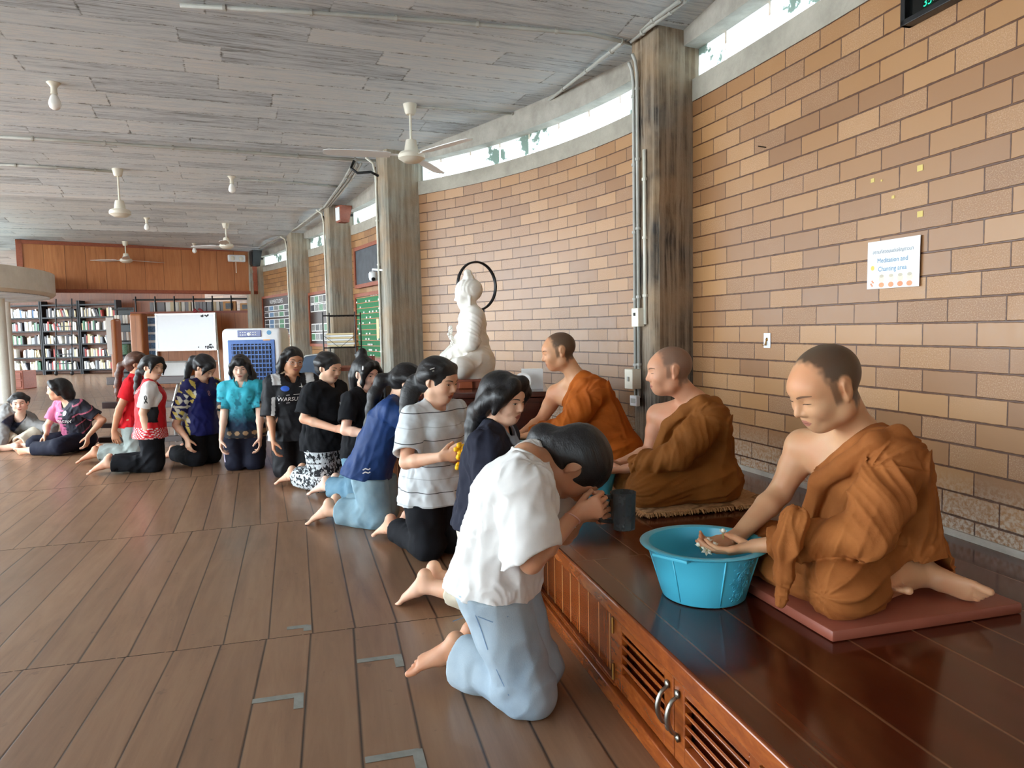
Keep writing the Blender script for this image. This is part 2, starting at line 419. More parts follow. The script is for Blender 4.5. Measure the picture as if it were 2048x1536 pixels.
# ------------------------------------------------------------------ the hall
NW = [A3(2.02, 1.30, 0), A3(1.135, 4.84, 0), A3(-1.05, 7.75, 0), A3(-2.38, 10.80, 0), A3(-3.80, 13.65, 0), A3(-5.65, 16.6, 0), A3(-8.2, 19.6, 0)]
NW = [A3(2.65, -2.3, 0)]+NW
BUL = [.1, .09, .30, .18, .18, .15, .1]
def wall_pt(i, t, off=0.):
    a, b = NW[i], NW[i+1]; d = unit(b-a); n = A3(d[1], -d[0], 0)      # outward
    p = a+(b-a)*t+n*BUL[i]*4*t*(1-t)
    tg = unit((b-a)+n*BUL[i]*4*(1-2*t)); nn = A3(tg[1], -tg[0], 0)
    return p+nn*off, tg, nn
def wall_strip(name, i, z0, z1, o0, o1, mat, K=20, t0=0., t1=1., zt=None, kind='structure'):
    V = []; UV = []; Fs = []; L = 0; prev = None
    for k in range(K+1):
        t = t0+(t1-t0)*k/K
        p, _, _ = wall_pt(i, t, o0); q, _, _ = wall_pt(i, t, o1)
        if prev is not None: L += np.linalg.norm(p-prev)
        prev = p
        V += [p+A3(0, 0, z0), p+A3(0, 0, z1), q+A3(0, 0, z1), q+A3(0, 0, z0)]; UV.append(L)
    for k in range(K):
        a = 4*k; b = 4*k+4
        Fs += [(a, a+1, b+1, b), (a+1, a+2, b+2, b+1), (a+2, a+3, b+3, b+2), (a+3, a, b, b+3)]
    Fs += [(0, 3, 2, 1), (4*K, 4*K+1, 4*K+2, 4*K+3)]
    o = link_mesh(name, V, Fs, mat, smooth=False)
    uvl = o.data.uv_layers.new(name='UVMap'); org = np.array(o.location)
    for lp in o.data.loops:
        vi = lp.vertex_index; uvl.data[lp.index].uv = (UV[vi//4]+i*7.31, V[vi][2]-.035)
    if kind: o['kind'] = kind
    return o
ZB, ZC, ZL, ZR = 2.60, 2.735, 2.93, 3.22
for i in range(7):
    wall_strip('wall_right_%d' % (i+1), i, -.02, ZB, 0, .16, M['brick'], K=24)
    wall_strip('trim_%d' % (i+1), i, ZB, ZC, -.004, .16, M['cement'], K=24)
    wall_strip('trim_%d' % (i+11), i, ZL, ZR, -.07, .16, M['lintel'], K=24)
    if i in (1, 2): wall_strip('baseboard_right_%d' % i, i,   .335, .362, -.010, -.001, M['skirt'], K=24)
    # clerestory panes, one window to a bay
    n = 9; V = []; Fs = []; UV = []
    for k in range(n):
        a, _, na = wall_pt(i, (k+.03)/n); b, _, nb = wall_pt(i, (k+.97)/n)
        c0 = len(V)
        for pt, nn_, u_ in ((a, na, k*.38), (b, nb, k*.38+.36)):
            for off in (.05, .056):
                for z in (ZC-.01, ZL+.02): V.append(pt+nn_*off+A3(0, 0, z)); UV.append((u_+i*3.3, z))
        q = lambda *t: tuple(c0+j for j in t)
        Fs += [q(0, 1, 5, 4), q(2, 6, 7, 3), q(0, 4, 6, 2), q(1, 3, 7, 5), q(0, 2, 3, 1), q(4, 5, 7, 6)]
    o = link_mesh('window_%d' % (i+1), V, Fs, M['pane'], smooth=False); o['kind'] = 'structure'
    uvl = o.data.uv_layers.new(name='UVMap')
    for lp in o.data.loops: uvl.data[lp.index].uv = UV[lp.vertex_index]
# pillars
PIL = []
for i in range(1, 7):
    p = NW[i]; tg = unit(NW[i+1]-NW[i-1]); nn = A3(tg[1], -tg[0], 0)
    R = np.stack([tg, -nn, A3(0, 0, 1)], 1)
    b = MB(); w, dp = (.27, .30)
    bm_ = bmesh.new(); bmesh.ops.create_grid(bm_, x_segments=1, y_segments=1, size=1); bm_.free()
    nseg = 30; rs = random.Random(i)
    prof = []
    for k in range(nseg+1):
        z = -.02+(ZR+.05)*k/nseg
        j = [rs.uniform(-.004, .004) for _ in range(8)]
        c = .022
        xy = [(-w/2+c, -.16), (-w/2, -.16+c), (-w/2+j[0], dp-c), (-w/2+c, dp+j[1]), (w/2-c, dp+j[2]), (w/2+j[3], dp-c), (w/2, -.16+c), (w/2-c, -.16)]
        prof.append([p+R@A3(x, y, z) for x, y in xy])
    V = [q for r in prof for q in r]; Fs = [(8*k+j, 8*k+(j+1) % 8, 8*k+8+(j+1) % 8, 8*k+8+j) for k in range(nseg) for j in range(8)]
    Fs += [tuple(range(8))[::-1], tuple(8*nseg+j for j in range(8))]
    o = link_mesh('wall_pillar_%d' % i, V, Fs, M['pillar'] if i == 2 else M['pillar_far'], smooth=False); o['kind'] = 'structure'
    PIL.append((p, tg, -nn, R, dp))
def pil(i, along, inn, z):
    """point on pillar i (0 = off to the right); along the wall and inward"""
    p, tg, n_in, R, dp = PIL[i]; return p+tg*along+n_in*inn+A3(0, 0, z)
# ceiling: shallow vaults between radial lines
ES, EL = A3(-.36, .933, 0), A3(-.933, -.36, 0)
NS = [float(np.dot(p, ES)) for p in NW]; NL = [float(np.dot(p, EL)) for p in NW]
def ceil_z(s):
    j = np.searchsorted(NS, s)-1; j = int(min(max(j, 0), len(NS)-2))
    t = (s-NS[j])/(NS[j+1]-NS[j]); return 3.0+.13*abs(math.sin(PI*min(max(t, 0), 1)))**.75
CS = sorted(set([-5.5+k*(NS[-1]+14.5)/240 for k in range(241)]+[q for q in NS if q > -5.5]))
V = []; UV = []; nl = 16
for s in CS:
    l0 = np.interp(s, NS, NL)-.45; l1 = (9.5 if s < 3.2 else 9.5-4.8*min((s-3.2)/2.2, 1)) if s < 12.6 else (4.7+(s-12.6)*.8 if s < 17 else 8.2)
    for k in range(nl+1):
        l = l0+(l1-l0)*k/nl
        V.append(ES*s+EL*l+A3(0, 0, ceil_z(s))); UV.append((l, s))
nv = len(V); V += [v+A3(0, 0, .22) for v in V]; UV += UV
Fs = []
for a in range(len(CS)-1):
    for k in range(nl):
        q = a*(nl+1)+k; Fs.append((q, q+1, q+nl+2, q+nl+1)); Fs.append((nv+q, nv+q+nl+1, nv+q+nl+2, nv+q+1))
for k in range(nl):
    e = (len(CS)-1)*(nl+1)+k
    Fs += [(k, nv+k, nv+k+1, k+1), (e, e+1, nv+e+1, nv+e)]
for a in range(len(CS)-1):
    q = a*(nl+1); e = q+nl
    Fs += [(q, q+nl+1, nv+q+nl+1, nv+q), (e, nv+e, nv+e+nl+1, e+nl+1)]
o = link_mesh('ceiling', V, Fs, M['ceiling'], smooth=False); o['kind'] = 'structure'
uvl = o.data.uv_layers.new(name='UVMap')
for lp in o.data.loops: uvl.data[lp.index].uv = UV[lp.vertex_index]
# floor rows between radial seams; planks run across them
seams = [((-.72, -.75), 11.5), ((-.9, .98), 13.5), ((-1.0, 2.73), 15.6), ((-1.40, 4.52), 19.2), ((-2.1, 6.28), 22.), ((-3.0, 8.0), 25.), ((-4.1, 9.6), 28.), ((-5.3, 11.2), 30.), ((-6.7, 12.9), 32.), ((-8.2, 14.6), 33.)]
seams = [((-.5, -6.), 10.5), ((-.6, -2.6), 10.5)]+seams+[((-10, 17), 33.), ((-12, 20), 33.), ((-14, 23.5), 33.), ((-16, 28), 33.)]
V = []; Fs = []; UV = []
for r in range(len(seams)-1):
    (p0, a0), (p1, a1) = seams[r], seams[r+1]; am = math.radians((a0+a1)/2+ (-1.4 if r > 4 else -.8)); ax = A3(-math.sin(am), math.cos(am)); bx = A3(math.cos(am), math.sin(am))
    q0 = np.array(p0); e0 = A3(math.cos(math.radians(a0)), math.sin(math.radians(a0))); e1 = A3(math.cos(math.radians(a1)), math.sin(math.radians(a1)))
    c = len(V); pts = [q0-e0*8.5, q0+e0*9, np.array(p1)+e1*9, np.array(p1)-e1*8.5]
    for pt in pts:
        V.append(A3(pt[0], pt[1], 0)); UV.append((float(np.dot(pt-q0, ax))+r*5.17, float(np.dot(pt-q0, bx))+[0, .05, .11, .02, .0, .07, .04, .12, .09, .03, 0, .1, .05, 0, 0, 0][r]+.1))
    Fs.append((c, c+1, c+2, c+3))
# thin dark joint lines between rows belong to the boarding: tiny recess strips
top = len(Fs); rows = list(Fs)
o = link_mesh('floor', V, Fs, M['floor'], smooth=False); o['kind'] = 'structure'
uvl = o.data.uv_layers.new(name='UVMap')
for lp in o.data.loops: uvl.data[lp.index].uv = UV[lp.vertex_index]
b = MB()
for (p, a) in seams[1:12]:
    e = A3(math.cos(math.radians(a)), math.sin(math.radians(a)), 0); q = A3(p[0], p[1], 0)
    rs = random.Random(int(a*10))
    for k in range(-70, 26):
        w = rs.uniform(.0012, .0032)
        b.box(q+e*(k*.1655+.08)+A3(-e[1], e[0], 0)*rs.uniform(-.003, .003)+A3(0, 0, .0002), (.160, w, .0012), np.stack([e, A3(-e[1], e[0], 0), A3(0, 0, 1)], 1))
o = b.build('trim_floor_joints', plain('dark_gap', (30, 20, 15), .8)); o['kind'] = 'structure'
# unseen outside ground, made pale to bounce daylight up to the ceiling
o = link_mesh('outside_ground', [A3(-60, -60, -.35), A3(60, -60, -.35), A3(60, 80, -.35), A3(-60, 80, -.35)], [(0, 1, 2, 3)], plain('pale_bounce_ground', (232, 231, 226), .9), smooth=False); o['kind'] = 'structure'
b = MB(); b.box((3.4, -4.4, 1.5), (.2, 4.6, 3.2), rotz(.28)); b.box((-.6, -6.6, 1.5), (9.0, .2, 3.2)); o = b.build('wall_light_block', M['cement']); o['kind'] = 'structure'  # unseen walls added behind the camera to block light from the back
# back wall behind the bookcases
b = MB(); b.box((-14.5, 25.15, 1.6), (16, .12, 3.3)); o = b.build('wall_back', M['backwood']); o['kind'] = 'structure'
# hanging fascia of boards, radial from the last pillar
fa = A3(-5.75, 16.45, 0); fd = unit(A3(-.85, -.53, 0)); fn = A3(-fd[1], fd[0], 0)
FR = np.stack([fd, fn, A3(0, 0, 1)], 1)
b = MB(); b.box(fa+fd*2.17+A3(0, 0, 2.62), (4.34, .10, .96), FR)
o = b.build('wall_fascia', M['panel']); o['kind'] = 'structure'; 
o.rotation_euler = (0, 0, 0)
b = MB()
for z, h in ((2.13, .07), (3.06, .07)): b.box(fa+fd*2.17+A3(0, 0, z)-fn*.0, (4.42, .16, h), FR)
for s_ in (0.0, 4.36): b.box(fa+fd*s_+A3(0, 0, 2.6), (.1, .16, 1.0), FR)
o = b.build('trim_fascia_frame', M['frame_red']); o['kind'] = 'structure'
# low partition under it
pa = A3(-6.05, 17.25, 0); pd = unit(A3(-1, -.16, 0)); pn = A3(-pd[1], pd[0], 0); PR = np.stack([pd, pn, A3(0, 0, 1)], 1)
b = MB(); b.box(pa+pd*1.35+A3(0, 0, .86), (2.7, .10, 1.72), PR)
o = b.build('wall_partition', M['panel']); o['kind'] = 'structure'
b = MB(); b.box(pa+pd*1.35+A3(0, 0, 1.74), (2.76, .16, .05), PR); b.box(pa+pd*1.35+A3(0, 0, .05)-pn*.02, (2.72, .12, .10), PR)
o = b.build('trim_partition_rail', M['frame_red']); o['kind'] = 'structure'
# ------------------------------------------------------------------ light: overcast daylight through the open sides
w = bpy.data.worlds.new('sky'); SC.world = w; w.use_nodes = True
nt = w.node_tree; bg = nt.nodes['Background']
bg.inputs[0].default_value = (.82, .93, 1.0, 1); bg.inputs[1].default_value = 10.4
SC.view_settings.view_transform = 'Standard'; SC.view_settings.look = 'None'; SC.view_settings.gamma = 1.0; SC.view_settings.exposure = 0.22
SC.view_settings.use_curve_mapping = False
SC.cycles.max_bounces = 8; SC.cycles.diffuse_bounces = 5; SC.cycles.glossy_bounces = 3; SC.cycles.transmission_bounces = 4
SC.cycles.use_denoising = True; SC.cycles.caustics_reflective = False; SC.cycles.caustics_refractive = False; SC.cycles.sample_clamp_indirect = 6.
# ------------------------------------------------------------------ raised platform with cupboard front
ZP = .335
FP = [A3(1.03, -.70, 0), A3(.305, 2.214, 0), A3(-.10, 3.86, 0), A3(-.42, 4.72, 0), A3(-.80, 5.10, 0), A3(-1.10, 5.70, 0), A3(-1.30, 6.4, 0)]
plat = thing('raised_platform', 'long dark varnished wooden platform with louvred cupboard doors along the block wall', 'platform', (.9, 2.5, 0))
wallside = [wall_pt(0, t, -.004)[0] for t in np.linspace(.25, 1, 8)]+[wall_pt(1, t, -.004)[0] for t in np.linspace(.05, 1, 14)]+[wall_pt(2, t, -.004)[0] for t in np.linspace(.05, .62, 10)]
pu = unit(FP[1]-FP[0]); pn_ = A3(-pu[1], pu[0], 0)*-1      # pn_: into the platform
V = [p+A3(0, 0, z) for z in (ZP-.03, ZP) for p in FP+wallside[::-1]]; n = len(V)//2
Fs = [tuple(range(n, 2*n)), tuple(range(n))[::-1]]+[(i, (i+1) % n, n+(i+1) % n, n+i) for i in range(n)]
o = link_mesh('deck', V, Fs, M['deck'], plat, smooth=False)
bm = bmesh.new(); bm.from_mesh(o.data); bmesh.ops.triangulate(bm, faces=[f for f in bm.faces if len(f.verts) > 4]); bmesh.ops.recalc_face_normals(bm, faces=bm.faces[:]); bm.to_mesh(o.data); bm.free()
uvl = o.data.uv_layers.new(name='UVMap')
for lp in o.data.loops:
    w_ = np.array(o.data.vertices[lp.vertex_index].co)+np.array(wloc(plat)); d = w_-FP[1]
    uvl.data[lp.index].uv = (float(d@pu)+.0, float(d@pn_)+.1)
for i in range(len(FP)-1):
    a, c = FP[i], FP[i+1]; d = unit(c-a); nn = A3(d[1], -d[0], 0); L = np.linalg.norm(c-a)
    R = np.stack([nn, d, A3(0, 0, 1)], 1)
    if i >= 1:
        b = MB(); b.box((a+c)/2+nn*.03+A3(0, 0, .175), (.02, L+.01, .27), R); b.build('front_panel', M['cabinet_v'], plat)
    b = MB(); b.box((a+c)/2+nn*.004+A3(0, 0, ZP-.028), (.026, L+.008, .05), R, .004); b.build('front_rail', M['cabinet'], plat); b = MB()
    b.box((a+c)/2+nn*.008+A3(0, 0, .026), (.05, L+.008, .052), R, .004)
    if i >= 1: b.box((a+c)/2+nn*.012+A3(0, 0, .058), (.03, L, .006), R); b.box((a+c)/2+nn*.002+A3(0, 0, .060), (.004, L, .016), R)
    b.build('base_rail', M['cabinet'], plat)
# stiles and louvred doors on the straight near stretch
RD = np.stack([pn_, pu, A3(0, 0, 1)], 1)
def fpt(s, inn, z): return FP[1]-pu*s+pn_*inn+A3(0, 0, z)
def door(s0, s1, hinge_at):
    dr = MB(); sw = .055; z0, z1 = .056, .306; L = s1-s0
    for s_ in (s0+sw/2, s1-sw/2): dr.box(fpt(s_, .012, (z0+z1)/2), (.022, sw, z1-z0), RD, .003)
    for z, h in ((z0+.03, .06), (z1-.028, .056)): dr.box(fpt((s0+s1)/2, .012, z), (.022, L-2*sw, h), RD, .003)
    d = dr.build('door', M['cabinet'], plat)
    lv = MB()
    tilt = RD@np.array([[math.cos(.65), 0, -math.sin(.65)], [0, 1, 0], [math.sin(.65), 0, math.cos(.65)]])
    for k in range(5): lv.box(fpt((s0+s1)/2, .014, z0+.076+k*.030), (.008, L-2*sw+.004, .034), tilt, .002)
    lv.box(fpt((s0+s1)/2, .03, (z0+z1)/2), (.004, L-2*sw, z1-z0-.1), RD)
    lv.build('louvre_panel', M['cabinet'], d)
    s_h = s1-.026 if hinge_at == 0 else s0+.026
    h = MB(); zc = .185
    pts = [fpt(s_h, .0-.004-.028*math.sin(PI*q/10)**.6, zc-.052+.104*q/10) for q in range(11)]
    h.tube(pts, [.005+.0025*math.sin(PI*q/10) for q in range(11)], 10)
    for zz in (-.058, .058):
        h.lathe(fpt(s_h, -.003, zc+zz), [(.0, 0), (.011, .0), (.012, .003), (.006, .006), (0, .007)], 12, R=frame(-pn_))
    h.build('handle', M['steel'], d, smooth=True)
    s_g = s0 if hinge_at == 0 else s1
    for zz in (.10, .25):
        g = MB(); g.tube([fpt(s_g-.001, -.004, zz-.026), fpt(s_g-.001, -.004, zz+.026)], .0045, 8); g.build('hinge', M['brass'], d)
for s_ in (.0-.02, .0+.83, 1.68): MB().box(fpt(s_, .02, .18), (.03, .036, .27), RD, .002).build('front_stile', M['cabinet'], plat)
door(.0, .405, 0); door(.41, .812, 1); door(.85, 1.255, 0); door(1.26, 1.66, 1)
# ------------------------------------------------------------------ basins, cushion, mats
def basin(name, label, c, rt, rb, h, mat, group=None, ribs=True, sub=None):
    t = thing(name, label, 'basin', c)
    b = MB(); c = np.array(c, float)
    prof = [(0, .003), (rb*.96, .002), (rb, .006), (rb+(rt-rb)*.5, h*.5), (rt, h*.93), (rt+.004, h*.955), (rt+.022, h*.96), (rt+.026, h*.985), (rt+.020, h), (rt+.004, h), (rt-.003, h*.985), (rt-.004, h*.93), (rb+(rt-rb)*.5-.004, h*.5), (rb-.004, .012), (0, .010)]
    b.lathe(c, prof, 64); b.build('bowl', mat, t, smooth=True, autosmooth=50)
    b = MB()
    if ribs:
        for q in (-1.45, -.62, .3, 1.2, 2.1, 3.0, 3.9):
            e = A3(math.cos(q), math.sin(q), 0)
            MB().tube([c+e*(rb+.0005)+A3(0, 0, .012), c+e*(rt+.0005)+A3(0, 0, h*.93)], .0028, 6).build('rib', mat, t, smooth=True)
        # moulded flower relief between two ribs
        for q0 in (-1.03, 1.65):
            rs = random.Random(5)
            def sp(a, z): r = rb+(rt-rb)*z/h*1.06+.0012; return c+A3(r*math.cos(a), r*math.sin(a), z)
            for (da, z, rr) in ((-.05, h*.74, .022), (.10, h*.60, .017), (-.12, h*.48, .019), (.04, h*.33, .024), (-.1, h*.2, .015), (.16, h*.42, .012), (.15, h*.8, .013)):
                for k in range(6):
                    a_ = k*PI/3
                    b.tube([sp(q0+da+math.cos(a_)*rr*.3/rb, z+math.sin(a_)*rr*.3), sp(q0+da+math.cos(a_+.35)*rr*.8/rb, z+math.sin(a_+.35)*rr*.8), sp(q0+da+math.cos(a_)*rr*1.1/rb, z+math.sin(a_)*rr*1.1), sp(q0+da+math.cos(a_-.35)*rr*.8/rb, z+math.sin(a_-.35)*rr*.8)], .0011, 5, closed=True)
            b.tube([sp(q0+.12*math.sin(k*.8), h*(.12+.075*k)) for k in range(11)], .0012, 5)
    if ribs: b.build('flower_relief', mat, t, smooth=True)
    for q in (-2.35, .55): MB().box(c+A3((rt+.012)*math.cos(q), (rt+.012)*math.sin(q), h*.945), (.03, .12, .010), rotz(q), .003).build('rim_grip', mat, t)
    return t
BC = onz(1416, 1220, ZP); BC = A3(.592, 2.235, ZP)
basin('plastic_basin', 'large turquoise plastic basin in front of the nearest seated monk', BC, .172, .128, .172, M['turquoise'])
basin('plastic_basin', 'teal basin half hidden in front of the middle monk behind the smoky pitcher', A3(.355, 3.48, ZP), .142, .108, .17, M['turquoise'], ribs=False)
basin('plastic_basin', 'teal basin at the knees of the farthest monk', A3(.125, 4.42, ZP), .15, .115, .19, M['turquoise_dark'], ribs=False)
# seat cushion, nearest monk
cc = [onz(1515, 1172, ZP), onz(1665, 1287, ZP), onz(2046, 1228, ZP)]
ax = unit(cc[2]-cc[1]); ay = A3(-ax[1], ax[0], 0); cw, cd_ = .645, .60
CM = np.array([.835, 1.863, ZP])+ax*cw/2+ay*cd_/2
b = MB(); b.box(CM+A3(0, 0, .017), (cw, cd_, .033), np.stack([ax, ay, A3(0, 0, 1)], 1), .008)
o = b.build('seat_cushion', M['cushion'], smooth=True, autosmooth=40); tag(o, 'flat square brown vinyl cushion under the nearest monk', 'cushion')
ZM1 = ZP+.034
# fringed beige rug under the middle monk
m0 = onz(1275, 1043, ZP); m1 = onz(1525, 1020, ZP); ax2 = unit(m1-m0); ay2 = A3(-ax2[1], ax2[0], 0); wr, dr_ = .66, .62
m0 = m0+A3(.05, .01, 0); rug = thing('fringed_mat', 'beige rectangular pile mat with fringed edge under the middle monk', 'mat', m0+ax2*wr/2+ay2*dr_/2)
RC = m0+ax2*wr/2+ay2*(dr_/2+.03); RR = np.stack([ax2, ay2, A3(0, 0, 1)], 1)
b = MB(); b.box(RC+A3(0, 0, .016), (wr, dr_, .024), RR, .006)
def mat_rug():
    t = NT('beige_pile'); v = t.coord(); x, y, _ = t.sep(v)
    c = t.ramp(t.noise(v, 60., 5), [(.3, srgb(150, 112, 76)), (.7, srgb(190, 150, 106))])
    d = t.math('ABSOLUTE', t.math('SUBTRACT', t.noise(v, 5.5, 2), .5))
    c = t.mix(t.ramp(d, [(.02, (1, 1, 1)), (.05, (0, 0, 0))]), c, srgb(126, 90, 56))
    t.base(c); t.set(Roughness=.95); t.bump(t.noise(v, 220., 3), .6, .006); return t.mat
b.build('pile', mat_rug(), rug, smooth=True)
b = MB(); rs = random.Random(3)
for side in range(4):
    L = wr if side % 2 == 0 else dr_; d = [ax2, ay2, -ax2, -ay2][side]; nn = [-ay2, ax2, ay2, -ax2][side]; half = [dr_, wr, dr_, wr][side]/2
    k = int(L/.0042)
    for i in range(k):
        p = RC+nn*(half-.004)+d*(-L/2+L*(i+.5)/k)+A3(0, 0, .024)
        o1 = nn*rs.uniform(.016, .03)+d*rs.uniform(-.008, .008); z = rs.uniform(-.020, -.012)
        b.tube([p, p+o1*.6+A3(0, 0, -.003), p+o1+A3(0, 0, z)], [.0022, .0024, .0012], 4, caps=False)
o = b.build('fringe', plain('fringe_threads', (178, 132, 88), .9, var=.35, scale=160), rug)
ZM2 = ZP+.028
# ------------------------------------------------------------------ altar table and what stands on it
alt = thing('altar_table', 'low dark rosewood altar table behind the kneeling line', 'table', (-.24, 5.45, ZP))
ZT = .750
b = MB(); b.box((-.24, 5.45, ZT-.02), (1.0, .86, .04), None, .006); b.build('tabletop', M['rosewood'], alt)
b = MB(); b.box((-.24, 5.45, ZP+.19), (.94, .80, .36), None, .004); b.build('cabinet_body', M['rosewood'], alt)
b = MB()
for k in range(3): b.box((-.54+.3*k, 5.046, ZP+.19), (.27, .012, .30), None, .005)
b.build('front_panel', M['rosewood'], alt)
b = MB(); b.box((-.33, 5.14, ZT-.055), (.16, .02, .05), None, .003); b.build('socket_block', M['black_plastic'], alt)
st = thing('statue_stand', 'small reddish wooden stand directly under the white statue', 'stand', (-.37, 5.60, ZT))
b = MB(); b.box((-.37, 5.60, ZT+.062), (.56, .46, .02), None, .004); b.box((-.37, 5.60, ZT+.026), (.50, .40, .052), None, .003); b.build('stand_body', M['frame_red'], st)
b = MB(); b.box((-.345, 5.385, ZT+.028), (.10, .03, .05), None, .003); b.build('front_block', plain('orange_wood', (150, 74, 40), .35), st)
# statue halo ring
hr = thing('halo_ring', 'thin black metal halo ring standing behind the statue head', 'ring', at(951, 690, 5.99)*[1, 1, 0]+A3(0, 0, ZP))
hc = at(954, 572, 5.98); b = MB(); rx = .19
hd = unit(A3(.78, .62, 0))
pts = [hc+hd*(rx*math.cos(q))+A3(0, 0, .195*math.sin(q)) for q in [2*PI*k/64 for k in range(64)]]
for off in (-.009, 0, .009): b.tube([p+A3(hd[1], -hd[0], 0)*off for p in pts], .0075, 8, closed=True)
b.build('ring', M['black_metal'], hr, smooth=True)
b = MB(); b.tube([hc+A3(.05, .02, -.19), hc+A3(.05, .03, -.42), A3(hc[0]+.05, hc[1]+.03, ZP+.002)], .006, 8); b.build('post', M['black_metal'], hr)
# certificate frames
def photo_frame(name, label, c, w, h, rz, tilt, face, fr, cat='frame', group=None):
    t = thing(name, label, cat, c); R = rotz(rz)@np.array([[1, 0, 0], [0, math.cos(tilt), -math.sin(tilt)], [0, math.sin(tilt), math.cos(tilt)]])
    c = np.array(c, float); o_ = c+R@A3(0, 0, h/2)
    b = MB(); e = .018
    for x, ww, z, hh in ((0, w, h/2-e/2, e), (0, w, -h/2+e/2, e), (-w/2+e/2, e, 0, h), (w/2-e/2, e, 0, h)):
        b.box(o_+R@A3(x, 0, z), (ww, .016, hh), R, .003)
    b.build('frame_border', fr, t)
    b = MB(); b.box(o_+R@A3(0, .002, 0), (w-.03, .006, h-.03), R); b.build('sheet', face, t)
    b = MB(); b.box(o_+R@A3(0, .05, -.02), (.03, .006, h*.85), R@np.array([[1, 0, 0], [0, math.cos(.5), math.sin(.5)], [0, -math.sin(.5), math.cos(.5)]])); b.build('back_stay', M['black_plastic'], t)
    return t
photo_frame('certificate_frame', 'gold framed white certificate beside the statue knee', at(874, 709, 5.66)*[1, 1, 0]+A3(0, 0, ZT), .155, .20, .25, -.25, M['paper'], M['gold'])
photo_frame('certificate_frame', 'lower gilt framed sheet at the left end of the altar table', at(846, 715, 5.46)*[1, 1, 0]+A3(0, 0, ZT), .15, .14, .1, -.45, M['cream_paper'], M['gold'])
# calendar and plate at the right end
cal = thing('desk_calendar', 'white folded desk calendar on the right end of the altar table', 'calendar', at(1065, 777, 5.25)*[1, 1, 0]+A3(0, 0, ZT))
b = MB(); c0 = np.array(cal.location)
for sgn in (-1, 1):
    b.box(c0+A3(0, .033*sgn+.01, .072), (.155, .003, .150), np.array([[1, 0, 0], [0, math.cos(.24*sgn), -math.sin(-.24*sgn)], [0, math.sin(-.24*sgn), math.cos(.24*sgn)]]))
b.build('cover', M['paper'], cal)
b = MB(); b.box(c0+A3(-.04, -.0235, .074), (.012, .002, .11), np.array([[1, 0, 0], [0, math.cos(.24), -.2377], [0, .2377, math.cos(.24)]])); b.build('grey_print', M['ink_grey'], cal)
pl = thing('display_plate', 'round white plate propped against the calendar on the altar table', 'plate', at(1046, 778, 5.14)*[1, 1, 0]+A3(0, 0, ZT))
b = MB(); c0 = np.array(pl.location); R = frame(unit(A3(-.1, -1, .28)))
b.lathe(c0+A3(0, 0, .062), [(0, .004), (.035, .004), (.045, .008), (.062, .014), (.063, .011), (.046, .004), (.036, 0), (0, 0)], 40, R=R); b.build('dish', M['paper'], pl, smooth=True)
b = MB(); b.tube([c0+A3(0, 0, .062)+R@A3(.040*math.cos(q), .040*math.sin(q), .006) for q in [2*PI*k/40 for k in range(40)]], .0018, 6, closed=True); b.build('blue_ring', M['ink_blue'], pl)
# ------------------------------------------------------------------ things on the wall
def wallhit(u, v, i):
    """where the sight line meets wall bay i"""
    best = None
    for k in range(200):
        p, tg, nn = wall_pt(i, k/199.)
        d = ray(u, v); t = np.dot(p-EYE, nn)/np.dot(d, nn); q = EYE+d*t
        e = abs(np.dot(q-p, tg))
        if best is None or e < best[0]: best = (e, q, tg, nn)
    return best[1:]
def board(name, label, cat, c, tg, nn, w, h, th, mat, bev=.0):
    R = np.stack([tg, nn, A3(0, 0, 1)], 1); b = MB(); b.box(c-nn*th/2, (w, th, h), R, bev); o = b.build(name, mat); tag(o, label, cat); return o, R
FONT = None
def text_mesh(txt, size, align='CENTER'):
    cu_ = bpy.data.curves.new('lettering', 'FONT'); cu_.body = txt; cu_.size = size; cu_.align_x = align; cu_.align_y = 'CENTER'; cu_.resolution_u = 3
    ob = bpy.data.objects.new('lettering', cu_); COL.objects.link(ob)
    dg = bpy.context.evaluated_depsgraph_get(); me = bpy.data.meshes.new_from_object(ob.evaluated_get(dg))
    V = np.array([tuple(v.co) for v in me.vertices]).reshape(-1, 3); Fs = [tuple(p.vertices) for p in me.polygons]
    bpy.data.objects.remove(ob); bpy.data.curves.remove(cu_); bpy.data.meshes.remove(me)
    return V, Fs
def lettering(name, txt, c, right, up, size, mat, parent=None, th=.0006, sx=1.):
    V, Fs = text_mesh(txt, size)
    if len(V) == 0: return None
    right = unit(right); up = unit(up); nn = np.cross(right, up)
    P = [np.array(c)+right*v[0]*sx+up*v[1]+nn*th for v in V]
    return link_mesh(name, P, Fs, mat, parent, smooth=False)
# meditation sign
q, tg, nn = wallhit(1789, 527, 1)
tg = -tg if np.dot(tg, EX) < 0 else tg
sg = thing('wall_sign', 'white laminated meditation and chanting sign on the block wall', 'sign', q-nn*.012)
R = np.stack([tg, nn, A3(0, 0, 1)], 1)@np.array([[math.cos(-.012), 0, -math.sin(-.012)], [0, 1, 0], [math.sin(-.012), 0, math.cos(-.012)]])
b = MB(); b.box(q-nn*.010, (.297, .0025, .208), R, .0008); b.build('sheet', M['paper'], sg)
def sgp(x, z, o=.0118): return q-nn*o+R@A3(x, 0, z)
lettering('thai_heading', 'สถานที่สวดมนต์เจริญภาวนา', sgp(0, .055), R[:, 0], R[:, 2], .021, M['ink_grey'], sg)
lettering('title_text', 'Meditation and', sgp(.0, .017), R[:, 0], R[:, 2], .029, M['ink_blue'], sg)
lettering('title_text', 'Chanting area', sgp(.0, -.020), R[:, 0], R[:, 2], .029, M['ink_blue'], sg)
b = MB()
def disc(b, x, z, rx, rz, o=.0120, n=14): b.add([sgp(x+rx*math.cos(2*PI*k/n), z+rz*math.sin(2*PI*k/n), o) for k in range(n)], [tuple(range(n))])
